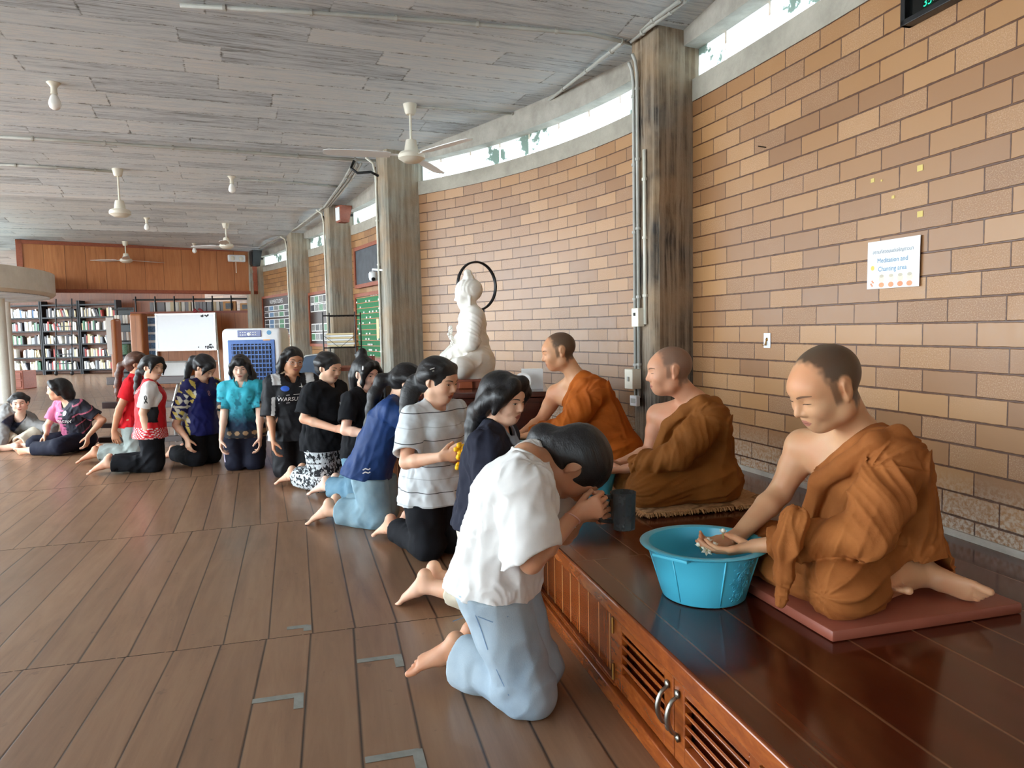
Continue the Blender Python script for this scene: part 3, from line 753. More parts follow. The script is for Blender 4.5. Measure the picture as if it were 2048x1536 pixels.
disc(b, -.115, -.012, .011, .011); b.build('sun_print', plain('sun_print', (250, 214, 110), .7), sg)
b = MB(); b2 = MB(); b3 = MB()
for x in (-.06, -.005, .047, .098):
    disc(b, x, -.062, .016, .017); disc(b2, x, -.088, .016, .011); disc(b3, x, -.050, .013, .007, .0122)
for k in range(5): disc(b2, -.122+.006*(k % 3), -.082+.006*(k//2)-.008*(k % 2), .005, .004)
b.build('figure_print', plain('pale_print', (240, 226, 206), .7), sg); b2.build('figure_print', plain('orange_print', (240, 160, 120), .7), sg); b3.build('figure_print', plain('sand_print', (206, 196, 176), .7), sg)
# adhesive hook plate, old tape bits
q, tg, nn = wallhit(1535.5, 681, 1); tg = -tg if np.dot(tg, EX) < 0 else tg; R = np.stack([tg, nn, A3(0, 0, 1)], 1)
hk = thing('adhesive_hook', 'small white adhesive plate with brass hook on the block wall', 'hook', q-nn*.004)
b = MB(); b.box(q-nn*.004, (.058, .004, .082), R, .0018); b.build('plate', M['white_plastic'], hk, smooth=False)
b = MB()
for sx in (-1, 1): b.tube([q-nn*.008+R@A3(0, 0, .012), q-nn*.012+R@A3(sx*.002, 0, -.008), q-nn*.016+R@A3(sx*.008, 0, -.026), q-nn*.024+R@A3(sx*.015, 0, -.026), q-nn*.028+R@A3(sx*.018, 0, -.016)], .0022, 6)
b.lathe(q-nn*.006+R@A3(0, 0, .006), [(0, .003), (.009, .002), (.01, 0)], 12, R=frame(-nn)); b.build('hook_prongs', M['brass'], hk, smooth=True)
for k, (u, v, s_) in enumerate(((1841, 336, .03), (1746, 361, .022), (1764, 361, .01), (1787, 394, .016), (1841, 428, .03))):
    q, tg, nn = wallhit(u, v, 1); o, _ = board('tape_scrap', ['yellow tape scrap highest above the sign', 'left yellow tape scrap of a close pair above the sign', 'tiny yellow scrap right beside another tape scrap', 'small yellow tape scrap between pair and sign', 'yellow tape scrap just above the sign right corner'][k], 'tape', q-nn*.0015, tg, nn, s_, s_*.8, .001, M['print_gold'])
q, tg, nn = wallhit(1532, 295, 1); b = MB(); b.tube([q+nn*.01, q-nn*.05+A3(0, 0, .004)], .003, 6); o = b.build('wall_nail', M['black_metal']); tag(o, 'single dark nail sticking out of the block wall', 'nail')
# LED wall clock, top right
q, tg, nn = wallhit(1819, 57, 1); tg = -tg if np.dot(tg, EX) < 0 else tg; R = np.stack([tg, nn, A3(0, 0, 1)], 1)
ck = thing('digital_clock', 'black digital wall clock with green figures high on the right wall', 'clock', q-nn*.02)
cw_, ch_ = .52, .26
def ckp(x, z, o): return q-nn*o+R@A3(x, 0, z)
b = MB()
for x, w_, z, h_ in ((cw_/2, cw_, .012, .024), (cw_/2, cw_, ch_-.012, .024), (.012, .024, ch_/2, ch_), (cw_-.012, .024, ch_/2, ch_)): b.box(ckp(x, z, .024), (w_, .048, h_), R, .003)
b.build('clock_case', M['black_plastic'], ck)
b = MB(); b.box(ckp(cw_/2, ch_/2, .014), (cw_-.04, .028, ch_-.04), R); b.build('display_glass', plain('clock_glass', (14, 16, 16), .12), ck)
lettering('green_figures', '35', ckp(.125, .052, .030), R[:, 0], R[:, 2], .045, M['led_green'], ck, th=.002)
lettering('white_caption', 'อาทิตย์', ckp(.185, .052, .030), R[:, 0], R[:, 2], .026, M['led_white'], ck, th=.002)
# ------------------------------------------------------------------ pillar fittings
def pipe(name, label, pts, r, mat, group=None, clips=0, n=8):
    t = thing(name, label, 'conduit', pts[0], group)
    b = MB(); b.tube(pts, r, n); b.build('pipe', mat, t, smooth=True)
    if clips:
        P = [np.array(p, float) for p in pts]; L = [0]
        for i in range(1, len(P)): L.append(L[-1]+np.linalg.norm(P[i]-P[i-1]))
        for k in range(clips):
            s_ = L[-1]*(k+.5)/clips; i = max(j for j in range(len(L)) if L[j] <= s_); i = min(i, len(P)-2)
            u_ = (s_-L[i])/(L[i+1]-L[i]); p = P[i]+(P[i+1]-P[i])*u_; d = unit(P[i+1]-P[i])
            b = MB(); b.tube([p-d*.008, p+d*.008], r*1.5, n); b.build('clip', mat, t)
    return t
# nearest pillar, inner face
for k, (al, r, lab, top_) in enumerate(((.075, .011, 'rearmost', 2.86), (.035, .011, 'middle', 2.90))):
    pts = [pil(1, al, .318, .72), pil(1, al, .318, top_-.12), pil(1, al, .330, top_-.04), pil(1, al-.01, .36, top_)]
    pipe('pillar_conduit', lab+' grey conduit running up the nearest pillar', pts, r, M['grey_pipe'], clips=5)
pipe('pillar_trunking', 'pale flat cable trunking beside the conduits on the nearest pillar', [pil(1, -.03, .312, 1.2), pil(1, -.03, .312, 2.3)], .012, M['white_pipe'], clips=3)
def boxthing(name, label, cat, c, R, size, mat, extra=None, bev=.004):
    t = thing(name, label, cat, c); b = MB(); b.box(c, size, R, bev); b.build('housing', mat, t, smooth=False)
    if extra:
        nm, off, sz, mt = extra; b = MB(); b.box(np.array(c)+R@A3(*off), sz, R, .001); b.build(nm, mt, t)
    return t
p0, tg0, in0, R0, dp0 = PIL[1]
c = pil(1, .02, .335, 1.245); boxthing('switch_box', 'cream breaker box high on the nearest pillar', 'switch box', c, R0, (.075, .05, .12), M['cream_plastic'], ('breaker_lever', (.0, .028, .02), (.014, .012, .02), M['black_plastic']))
c = pil(1, .06, .35, .845); boxthing('switch_box', 'grey socket box low on the nearest pillar behind the middle monk', 'switch box', c, R0, (.09, .07, .13), M['cream_plastic'], ('cover_latch', (.0, .038, 0), (.02, .006, .03), M['grey_pipe']))
c = pil(1, .06, .335, .70); boxthing('wall_outlet', 'white double power outlet under the socket box on the nearest pillar', 'outlet', c, R0, (.075, .03, .07), M['white_plastic'], ('socket_face', (0, .016, 0), (.05, .003, .03), M['grey_pipe']))
# second pillar and beyond: pale conduits along the inner edge
for i in (1, 2, 3):
    pipe('pillar_conduit', ['', 'long pale conduit down the second pillar', 'long pale conduit down the third pillar', 'long pale conduit down the fourth pillar'][i], [pil(i+1, .10, .315, .3), pil(i+1, .10, .315, 2.8), pil(i+1, .10, .34, 2.93), pil(i+1, .09, .42, 2.98)], .013, M['white_pipe'], clips=6)
    pipe('pillar_conduit', ['', 'dark cable beside the pale conduit of the second pillar', 'dark cable beside the pale conduit of the third pillar', 'dark cable beside the pale conduit of the fourth pillar'][i], [pil(i+1, .125, .31, .9), pil(i+1, .125, .31, 2.9)], .009, M['black_metal'])
# ceiling conduits
def onceil(u, v):
    d = ray(u, v); t = 1.
    for _ in range(30):
        q = EYE+d*t; s_ = float(np.dot(q, ES)); t = (ceil_z(s_)-CH)/d[2]
    return EYE+d*t
def cpipe(name, label, px, r, mat, clips=4, drop=.018):
    pts = [onceil(u, v)-A3(0, 0, drop) for u, v in px]
    return pipe(name, label, pts, r, mat, clips=clips)
cpipe('ceiling_conduit', 'grey conduit crossing the ceiling to the nearest pillar', [(360, 4), (640, 20), (900, 38), (1100, 55), (1180, 62), (1240, 76), (1285, 92)], .013, M['grey_pipe'], 6)
cpipe('ceiling_conduit', 'upper of two steel conduits slanting down to the clerestory', [(1360, -5), (1240, 84), (1150, 155), (1062, 225)], .013, M['grey_pipe'], 5)
cpipe('ceiling_conduit', 'lower of two steel conduits near the top edge of the picture', [(1372, -5), (1300, 48), (1262, 78)], .012, M['grey_pipe'], 2)
cpipe('ceiling_conduit', 'thin conduit from the near fan to the junction box', [(826, 209), (960, 218), (1062, 226)], .010, M['grey_pipe'], 3)
cpipe('ceiling_conduit', 'long grey conduit along the ceiling fold to the second pillar', [(-10, 266), (140, 275), (300, 286), (470, 297), (640, 309), (765, 317)], .016, M['grey_pipe'], 6, .03)
cpipe('ceiling_conduit', 'pale conduit on the ceiling left of the far fan', [(-10, 325), (100, 331), (228, 340)], .014, M['grey_pipe'], 3)
cpipe('ceiling_conduit', 'thin conduit from far bulb to the wall bundle', [(480, 356), (580, 362), (690, 372)], .012, M['grey_pipe'], 3)
for k in range(3):
    cpipe('ceiling_conduit', ['outer', 'middle', 'inner'][k]+' conduit of the bundle curving along the far wall top', [(722-8*k, 322), (700-7*k, 358), (660-5*k, 408), (600-3*k, 452), (518, 494)], .016, M['grey_pipe'], 5, .03)
q = onceil(1062, 228); boxthing('junction_box', 'round grey junction box by the clerestory', 'junction box', q-A3(0, 0, .03), np.eye(3), (.07, .07, .05), M['grey_pipe'], bev=.02)
b = MB(); pts = [at(708, 322, 7.55), at(702, 336, 7.5), at(715, 346, 7.5), at(742, 344, 7.5), at(757, 352, 7.5)]
b.tube(pts, .014, 8); o = b.build('hanging_cable', M['black_metal'], smooth=True); tag(o, 'loose black cable looping at the top of the second pillar', 'cable')
# ceiling bulbs
def bulb(u, v, lab, Y=None):
    q = onceil(u, v); t = thing('ceiling_bulb', lab, 'bulb', q, 'bare bulbs on the ceiling')
    q = q+A3(0, 0, .02)
    b = MB(); b.lathe(q, [(0.0, 0), (.048, 0), (.048, -.022), (.036, -.034), (.022, -.055), (.022, -.085), (.026, -.105), (.0, -.105)], 20); b.build('holder', M['cream_plastic'], t, smooth=True, autosmooth=40)
    b = MB(); b.lathe(q+A3(0, 0, -.105), [(.018, 0), (.028, -.018), (.040, -.048), (.044, -.072), (.036, -.098), (.018, -.112), (0, -.116)], 20); b.build('globe', M['bulb'], t, smooth=True)
bulb(107, 166, 'white bulb nearest the camera at the left of the ceiling')
bulb(463, 353, 'white bulb hanging between the near and far ceiling fans')
bulb(293, 436, 'white bulb to the right of the left far fan')
bulb(388, 487, 'white bulb beside the fan near the wood fascia')
# ceiling fans
def fan(u, v, drop, lab, ang, blades=3, L=.52, s_=1.):
    q = onceil(u, v); t = thing('ceiling_fan', lab, 'fan', q, 'white ceiling fans')
    q = q+A3(0, 0, .03)
    b = MB(); b.lathe(q, [(0, 0), (.055, 0), (.06, -.03), (.045, -.10), (.035, -.115), (0, -.115)], 24); b.build('canopy_cup', M['cream_plastic'], t, smooth=True, autosmooth=40)
    b = MB(); b.tube([q-A3(0, 0, .1), q-A3(0, 0, drop)], .011, 10); b.build('down_rod', M['cream_plastic'], t)
    m_ = q-A3(0, 0, drop)
    b = MB(); b.lathe(m_, [(0, .03), (.045, .03), (.055, -.02), (.062, -.065), (.10, -.075), (.115, -.095), (.115, -.125), (.09, -.14), (.07, -.155), (.05, -.158), (0, -.160)], 32); b.build('motor', M['cream_plastic'], t, smooth=True, autosmooth=35)
    for k in range(blades):
        a = ang+k*2*PI/blades; R = rotz(a); ca, sa = math.cos(.16), math.sin(.16)
        Rt = R@np.array([[1, 0, 0], [0, ca, -sa], [0, sa, ca]])
        b = MB(); c0 = m_+A3(0, 0, -.10)
        b.box(c0+R@A3(.14, 0, 0), (.12, .035, .006), Rt)
        xs = [.18, .22, .4, .62, .66]; ws = [.05, .062, .07, .06, .035]; xs = [.18+(x-.18)*L/.48 for x in xs]
        P = []
        for z in (-.003, .003): P += [c0+Rt@A3(x, -w_, z) for x, w_ in zip(xs, ws)]+[c0+Rt@A3(x, w_, z) for x, w_ in list(zip(xs, ws))[::-1]]
        b.add(P, [tuple(range(10))[::-1], tuple(range(10, 20))]+[(i, (i+1) % 10, 10+(i+1) % 10, 10+i) for i in range(10)])
        b.build('blade', M['white_plastic'], t)
fan(820, 209, .36, 'white fan nearest the camera below the clerestory', 3.42, L=.56)
fan(235, 338, .42, 'white ceiling fan at the left with dark joint in its rod', 1.5, blades=0)
fan(451, 447, .30, 'white fan left of the emergency lamp', 2.9, L=.5)
fan(250, 483, .30, 'white fan in front of the wood fascia', 3.1, L=.62)
# ------------------------------------------------------------------ far end of the hall
RS = random.Random(11)
# bookcases along the back wall with single books
BKX = [(-17.05, -15.62), (-15.58, -14.36), (-14.32, -13.10)]; BY = 24.35
SHZ = [.16, .58, 1.02, 1.46, 1.90, 2.32]
bpro = {}
bcols = {'white': (226, 224, 216), 'blue': (86, 118, 158), 'red': (150, 58, 54), 'green': (70, 112, 88), 'cream': (206, 190, 152), 'dark': (52, 52, 60), 'grey': (140, 142, 146), 'orange': (206, 128, 62)}
SHN = ['bottom', 'second lowest', 'middle', 'second highest', 'top']; BN = ['left', 'middle', 'right']
for k, (x0, x1) in enumerate(BKX):
    t = thing('bookcase', ['tall dark bookcase at the far left of the back wall', 'tall dark bookcase in the middle behind the rolling ladder', 'tall dark bookcase nearest the wood partition'][k], 'bookcase', ((x0+x1)/2, BY, 0), 'bookcases along the back wall')
    for x in (x0, x1): MB().box((x, BY, 1.22), (.06, .34, 2.44)).build('upright', M['black_metal'], t)
    b = MB(); b.box(((x0+x1)/2, BY+.165, 1.22), (x1-x0, .012, 2.40)); b.build('back_panel', M['backwood'], t)
    for z in SHZ:
        b = MB(); b.box(((x0+x1)/2, BY, z-.02), (x1-x0-.06, .33, .045)); b.build('shelf', M['black_metal'], t)
    for r in range(5):
        x = x0+.05; lean = 0
        while x < x1-.10:
            if RS.random() < .06: x += RS.uniform(.05, .15); lean = 0; continue
            w = RS.uniform(.036, .068); h = RS.uniform(.20, .31); d = RS.uniform(.15, .21)
            pool = ['white', 'white', 'cream', 'grey', 'dark', 'red', 'white', 'cream', 'grey', 'white', 'dark', 'green'] if not (r == 4 and k == 0) else ['blue', 'white', 'blue', 'grey', 'white']
            cn = RS.choice(pool)
            if cn not in bpro:
                b = MB(); b.box((0, 0, .5), (1, 1, 1), None); bpro[cn] = b.build('book', plain(cn+'_book_cover', bcols[cn], .55, var=.15), origin=(0, 0, 0)).data
                o = bpy.data.objects[[q.name for q in COL.objects if q.data == bpro[cn]][0]]; bpy.data.objects.remove(o)
            o = bpy.data.objects.new('book', bpro[cn]); COL.objects.link(o); o.scale = (w-.006, d, h); l0 = lean; lean = RS.choice([0, 0, .10, .2, .3]) if RS.random() < .18 else lean; x += max(0, (math.sin(lean)-math.sin(l0))*.31)
            o.rotation_euler = (0, -lean, 0); o.location = (x+w/2+math.sin(lean)*h*.0, BY-.06, SHZ[r]+.004+abs(math.sin(lean))*w*.5)
            tag(o, '%s book on the %s shelf of the %s far bookcase' % (cn, SHN[r], BN[k]), 'book', '%s books on the %s shelf of the %s far bookcase' % (cn, SHN[r], BN[k]))
            x += w/math.cos(lean)+.002
ld = thing('rolling_ladder', 'black rolling library ladder leaning on the middle bookcase', 'ladder', (-14.55, 23.7, 0))
for sx in (-1, 1):
    b = MB(); b.tube([(-14.55+sx*.26, 23.55, .08), (-14.75+sx*.26, 24.12, 2.5)], .022, 8); b.build('side_rail', M['black_metal'], ld)
    b = MB(); b.lathe((-14.55+sx*.26-.02, 23.55, .07), [(0, 0), (.07, 0), (.07, .04), (0, .04)], 16, R=frame(A3(1, 0, 0))); b.build('wheel', M['black_plastic'], ld)
for k in range(7):
    u_ = (k+1)/8; p0 = A3(-14.55-.2*u_, 23.55+.57*u_, .08+2.42*u_); b = MB(); b.box(p0, (.52, .10, .03)); b.build('step', M['black_metal'], ld)
# shelf on top of the partition with box files and boxes, black posts to the fascia
sh = thing('open_shelf', 'open black post shelf above the wood partition', 'shelf', pa+pd*1.35+A3(0, 0, 1.77))
for k in range(7):
    b = MB(); b.tube([pa+pd*(.1+.42*k)+pn*.02+A3(0, 0, 1.76), pa+pd*(.1+.42*k)+pn*.02+A3(0, 0, 2.12)], .018, 8); b.build('post', M['black_metal'], sh)
b = MB(); b.box(pa+pd*1.35+pn*(.22 if pn[1] > 0 else -.22)+A3(0, 0, 2.05), (2.7, .36, .03), PR); b.build('upper_board', M['black_metal'], sh)
b = MB(); b.box(pa+pd*1.35+pn*(.22 if pn[1] > 0 else -.22)+A3(0, 0, 1.755), (2.7, .46, .025), PR); b.build('lower_board', M['frame_red'], sh)
ob = pn if pn[1] > 0 else -pn
x = .75
while x < 2.35:
    w = RS.uniform(.05, .11); cn = RS.choice(['cream', 'white', 'cream', 'grey', 'white']); 
    o = bpy.data.objects.new('box_file', bpro[cn]); COL.objects.link(o); o.scale = (w-.006, .24, .22); o.rotation_euler = (0, 0, math.atan2(pd[1], pd[0])); o.location = pa+pd*x+ob*.24+A3(0, 0, 1.769)
    tag(o, '%s box file standing on the open shelf above the whiteboard' % cn, 'file', '%s box files above the whiteboard' % cn); x += w+.004
for k, (al, w, h, lab) in enumerate(((.22, .24, .17, 'small wooden box with picture on the open shelf at the far pillar'), (.58, .28, .22, 'larger wooden box leaning beside the small box on the open shelf'))):
    o_ = pa+pd*al+ob*.12+A3(0, 0, 1.768+h/2); t = thing('wooden_box', lab, 'box', o_-A3(0, 0, h/2)); b = MB(); b.box(o_, (w, .16, h), PR, .005); b.build('box_body', plain('light_wood', (190, 136, 74), .5), t)
    b = MB(); b.box(o_-ob*.082, (w*.6, .004, h*.6), PR); b.build('picture', M['dark_paper'], t)
t = thing('flower_garland', 'small heap of red and white cloth flowers on top of the whiteboard', 'decoration', at(402, 626, 16.6)); b = MB()
for k in range(16):
    q = at(402, 626, 16.6)+A3(RS.uniform(-.16, .16), RS.uniform(-.05, .05), RS.uniform(0, .09)); b.lathe(q, [(0, -.03), (.035, 0), (0, .03)], 7)
b.build('petals', plain('mixed_petals', (170, 70, 76), .7, var=.6, scale=20), t)
# piers left of the partition, posters and files
def pier(name, label, u0, u1, Y, zt, depth=.3):
    a = onz(u0, 700, 0)*0+at(u0, 760, Y); c = at(u1, 760, Y); w = c[0]-a[0]; t = thing(name, label, 'pier', ((a[0]+c[0])/2, Y, 0)); b = MB(); b.box(((a[0]+c[0])/2, Y+depth/2, zt/2), (w, depth, zt), None, .05); b.build('pier_body', M['panel'], t); return t, a, c
t, a, c = pier('wood_pier', 'rounded wooden end pier beside the blue photo strip', 265, 290, 16.3, 1.72)
t2, a2, c2 = pier('wood_pier', 'narrower wooden pier holding a white poster left of the bookshelf gap', 224, 236, 16.75, 1.62)
o = MB().box(at(221, 672, 16.75), (.16, .01, .85), rotz(.25)).build('picture_poster', M['paper']); tag(o, 'tall white poster on the narrower wooden pier', 'poster')
ph = thing('photo_strip', 'vertical strip of blue group photos beside the whiteboard', 'photos', at(298, 735, 16.75))
b = MB(); p0, p1 = at(286, 633, 16.75), at(312, 633, 16.75); p2 = at(298, 735, 16.75); hh = p0[2]-p2[2]
b.box(((p0[0]+p1[0])/2, 16.75, p0[2]-hh/2), (p1[0]-p0[0], .02, hh)); b.build('backing', M['paper'], ph)
for k in range(6):
    for j in range(2):
        b = MB(); b.box(((p0[0]+p1[0])/2+(j-.5)*(p1[0]-p0[0])*.46, 16.737, p0[2]-hh*(k+.55)/6.2), ((p1[0]-p0[0])*.43, .008, hh*.115)); b.build('photo', M['photo_blue'], ph)
fs = thing('file_shelf', 'dark shelf with white files between the two wooden piers', 'shelf', at(250, 760, 17.3)); q = at(250, 700, 17.3)
b = MB(); b.box((q[0], 17.45, .95), (.36, .05, 1.9)); b.build('back_panel', M['black_plastic'], fs)
for z in (.35, .75, 1.1, 1.5, 1.85): b = MB(); b.box((q[0], 17.3, z), (.36, .28, .03)); b.build('shelf_board', M['black_metal'], fs)
for k in range(5):
    for r, z in enumerate((1.115, 1.515)):
        o = bpy.data.objects.new('file', bpro['white' if (k+r) % 3 else 'grey']); COL.objects.link(o); o.scale = (.055, .2, .2); o.location = (q[0]-.13+.065*k, 17.3, z); tag(o, '%s file on the %s board of the shelf between the piers' % ('white' if (k+r) % 3 else 'grey', 'lower' if r == 0 else 'upper'), 'file', '%s files on the %s board between the piers' % ('white' if (k+r) % 3 else 'grey', 'lower' if r == 0 else 'upper'))
o = MB().box((q[0], 17.28, .90), (.24, .2, .26), None, .02).build('storage_box', M['photo_green']); tag(o, 'green storage box on the shelf between the piers', 'box')
for k, (u, v, i, w_, h_, lab) in enumerate(((619, 627, 4, .14, .34, 'tall yellow paper note on the blocks left of the second photo board'), (767, 657, 3, .12, .26, 'yellow paper note at the right edge of the green name board'))):
    q, tg, nn = wallhit(u, v, i); o, _ = board('paper_note', lab, 'note', q-nn*(.004 if k == 0 else .075), tg, nn, w_, h_, .003, M['cream_paper'])
# whiteboard on its stand
wb = thing('whiteboard', 'white board on a tall metal floor stand before the wood partition', 'whiteboard', (at(372, 770, 16.2)[0], 16.2, 0))
c = at(372, 664, 16.2); w_, h_ = 1.30, .80
b = MB(); b.box(c, (w_, .025, h_), None, .004); b.build('board_face', M['whiteboard'], wb)
b = MB()
for x, ww, z, hh_ in ((0, w_+.04, h_/2, .03), (0, w_+.04, -h_/2, .03), (-w_/2, .03, 0, h_), (w_/2, .03, 0, h_)): b.box(c+A3(x, .0, z), (ww, .035, hh_))
b.build('board_edge', M['alu'], wb)
for sx in (-1, 1):
    b = MB(); b.tube([c+A3(sx*(w_/2+.01), .03, .42), A3(c[0]+sx*(w_/2+.06), 16.22, .03)], .02, 8); b.tube([A3(c[0]+sx*(w_/2+.06), 15.92, .03), A3(c[0]+sx*(w_/2+.06), 16.5, .03)], .02, 8); b.build('stand_leg', M['alu'], wb)
b = MB(); b.tube([A3(c[0]-w_/2, 16.22, .62), A3(c[0]+w_/2, 16.22, .62)], .016, 8); b.build('crossbar', M['alu'], wb)
b = MB()
for k in range(26): b.lathe(c+A3(w_/2-.05-abs(RS.gauss(0, .13)), -.0135, -h_/2+.03+abs(RS.gauss(0, .04))), [(0, 0), (RS.uniform(.008, .022), .0005), (0, .001)], 7, R=frame(A3(0, -1, 0)))
for k in range(9): b.lathe(c+A3(w_/2-.2+RS.uniform(-.1, .1), -.0135, h_/2-.04+RS.uniform(-.02, .02)), [(0, 0), (.02, .0005), (0, .001)], 7, R=frame(A3(0, -1, 0)))
b.build('floral_sticker', M['ink'], wb)
o = MB().box(at(350, 742, 16.6), (.62, .02, .46), None).build('white_panel', M['paper']); tag(o, 'low white sheet leaning on the partition under the whiteboard', 'sheet')
# air cooler
Y = 9.6; c = at(512, 665, Y); cw, chh, cdp = .765, 1.27, .44; c = A3(c[0], Y, 0)
ac = thing('air_cooler', 'large white evaporative air cooler with blue grille behind the kneeling line', 'air cooler', c); R = rotz(.05)
def acp(x, y, z): return c+R@A3(x, y, z)
b = MB(); b.box(acp(0, 0, chh/2+.04), (cw, cdp, chh-.08), R, .06); b.build('housing', M['white_plastic'], ac, smooth=True, autosmooth=50)
b = MB(); b.box(acp(0, -cdp/2-.004, .70), (cw*.78, .02, .84), R, .03); b.build('front_bezel', M['cooler_blue'], ac)
b = MB(); b.box(acp(0, -cdp/2-.010, .70), (cw*.66, .02, .74), R, .01); b.build('dark_opening', M['cooler_dark'], ac)
b = MB()
for k in range(13): b.box(acp(0, -cdp/2-.024, .36+.057*k), (cw*.66, .012, .014), R)
for k in range(11): b.box(acp(-cw*.30+cw*.06*k, -cdp/2-.026, .70), (.010, .010, .74), R)
b.build('grille', M['cooler_blue'], ac)
b = MB(); b.box(acp(-.02, -cdp/2-.004, 1.20), (.30, .016, .085), R, .005); b.build('control_panel', M['display_blue'], ac)
b = MB()
for x in (-.11, -.08, -.05, .02, .05, .08):
    for z in (1.185, 1.215): b.box(acp(x-.02, -cdp/2-.014, z), (.016, .004, .009), R)
b.lathe(acp(-.025, -cdp/2-.012, 1.195), [(0, 0), (.022, .002), (0, .006)], 12, R=frame(-R[:, 1])); b.build('buttons', M['print_white'], ac)
b = MB(); b.lathe(acp(.23, -cdp/2-.001, 1.21), [(0, 0), (.03, .001), (0, .002)], 14, R=frame(-R[:, 1])); b.build('badge', M['ink_blue'], ac)
b = MB(); b.box(acp(.20, -cdp/2-.016, 1.115), (.09, .004, .014), R); b.build('orange_label', plain('orange_label', (214, 140, 50), .5), ac)
for sx in (-1, 1):
    b = MB(); b.lathe(acp(sx*.3, 0, .04), [(0, -.02), (.04, -.02), (.04, .02), (0, .02)], 14, R=frame(R[:, 0])); b.build('castor', M['black_plastic'], ac)
# banquet chair
Y = 7.7; c = A3(at(622, 760, Y)[0], Y, 0); bc = thing('banquet_chair', 'slate blue upholstered banquet chair behind the printed trousers person', 'chair', c)
b = MB(); b.box(c+A3(0, 0, .45), (.42, .42, .07), None, .03); b.build('seat', M['navy_fabric'], bc, smooth=True)
b = MB(); pol = [(-.20, 0), (.20, 0), (.215, .30), (.19, .38), (.12, .43), (0, .445), (-.12, .43), (-.19, .38), (-.215, .30)]; b.prism(pol, -.02, .02, lambda p: c+A3(p[0], .21+p[2]+p[1]*.12, .50+p[1])); b.build('backrest', M['navy_fabric'], bc)
b = MB(); b.tube([c+A3(p[0]*1.03, .235+p[1]*.12, .50+p[1]*1.02) for p in pol[2:]], .012, 8); b.build('back_frame', M['alu'], bc)
for sx in (-1, 1):
    for sy in (-1, 1): b = MB(); b.tube([c+A3(sx*.19, sy*.19, .44), c+A3(sx*.2, sy*.22, 0)], .013, 8); b.build('leg', M['alu'], bc)
# boards on the wall
def wallboard(name, label, cat, i, u0, u1, vt, vb, mat, frame_mat, th=.03):
    q0, tg, nn = wallhit(u0, (vt+vb)/2, i); q1, _, _ = wallhit(u1, (vt+vb)/2, i); um = (u0+u1)/2; qt, tg, nn = wallhit(um, vt, i); qb, _, _ = wallhit(um, vb, i)
    w = np.linalg.norm((q1-q0)[:2]); h = qt[2]-qb[2]; tg = unit((q1-q0)*[1, 1, 0]); nn = A3(tg[1], -tg[0], 0); nn = nn if nn@wall_pt(i, .5)[2] > 0 else -nn
    c = (q0+q1)/2; c[2] = (qt[2]+qb[2])/2; c = c-nn*.03; R = np.stack([tg, nn, A3(0, 0, 1)], 1); t = thing(name, label, cat, c-A3(0, 0, h/2))
    b = MB(); b.box(c, (w, th, h), R); b.build('board_face', mat, t); b = MB(); e = .05
    for x, ww, z, hh in ((0, w+e, h/2, e), (0, w+e, -h/2, e), (-w/2, e, 0, h), (w/2, e, 0, h)): b.box(c-nn*.008+R@A3(x, 0, z), (ww, th+.02, hh), R)
    b.build('board_frame', frame_mat, t); return t, c, R, nn, w, h
t, c, R, nn, w, h = wallboard('slate_board', 'dark slate board high on the wall above the green board', 'board', 3, 717, 768, 492, 570, M['slate'], M['frame_red'])
t, c, R, nn, w, h = wallboard('letter_board', 'green slotted name board with rows of white tags by the second pillar', 'board', 3, 720, 774, 588, 718, M['green_board'], M['frame_red'])
b = MB()
for k in range(12): b.box(c-nn*.018+R@A3(0, 0, -h/2+h*(k+.5)/12), (w*.98, .012, .008), R)
b.build('slot_rail', plain('copper_rail', (186, 110, 70), .5), t); b = MB()
for k in range(46): b.box(c-nn*.02+R@A3(RS.uniform(-.46, .46)*w, 0, -h/2+h*(RS.randrange(12)+.75)/12), (.045, .006, .022), R)
b.build('name_tag', M['paper'], t)
def photos(t, c, R, nn, w, h, rows, cols, mats, zs, pw, ph_):
    for r in range(rows):
        for k in range(cols):
            b = MB(); q = c-nn*.02+R@A3((-.44+.88*(k+.5)/cols)*w, 0, zs[r]*h); b.box(q, (w*pw, .006, h*ph_), R); o = b.build('photo_sheet', M['paper'], t)
            b = MB(); b.box(q-nn*.004, (w*pw*.86, .004, h*ph_*.80), R); b.build('photo', mats[(r*cols+k*3) % len(mats)], o)
t, c, R, nn, w, h = wallboard('photo_board', 'black photo board nearest the air cooler with rows of prints', 'board', 5, 531, 588, 592, 672, M['darkboard'], M['frame_red'])
photos(t, c, R, nn, w, h, 5, 5, [M['dark_paper'], M['photo_grey'], M['dark_paper'], M['photo_blue'], M['photo_green']], [.20, .04, -.14, -.26, -.38], .165, .13)
lettering('board_title', 'NUMERSTUDIES', c-nn*.02+A3(0, 0, h*.36), R[:, 0] if R[:, 0]@EX > 0 else -R[:, 0], A3(0, 0, 1), h*.14, M['print_white'], t)
t, c, R, nn, w, h = wallboard('photo_board', 'second photo board with pale newspaper prints between third and fourth pillars', 'board', 4, 625, 675, 585, 690, M['darkboard'], M['frame_red'])
photos(t, c, R, nn, w, h, 4, 5, [M['photo_grey'], M['dark_paper'], M['photo_grey'], M['photo_green']], [.38, .22, -.16, -.34], .165, .15)
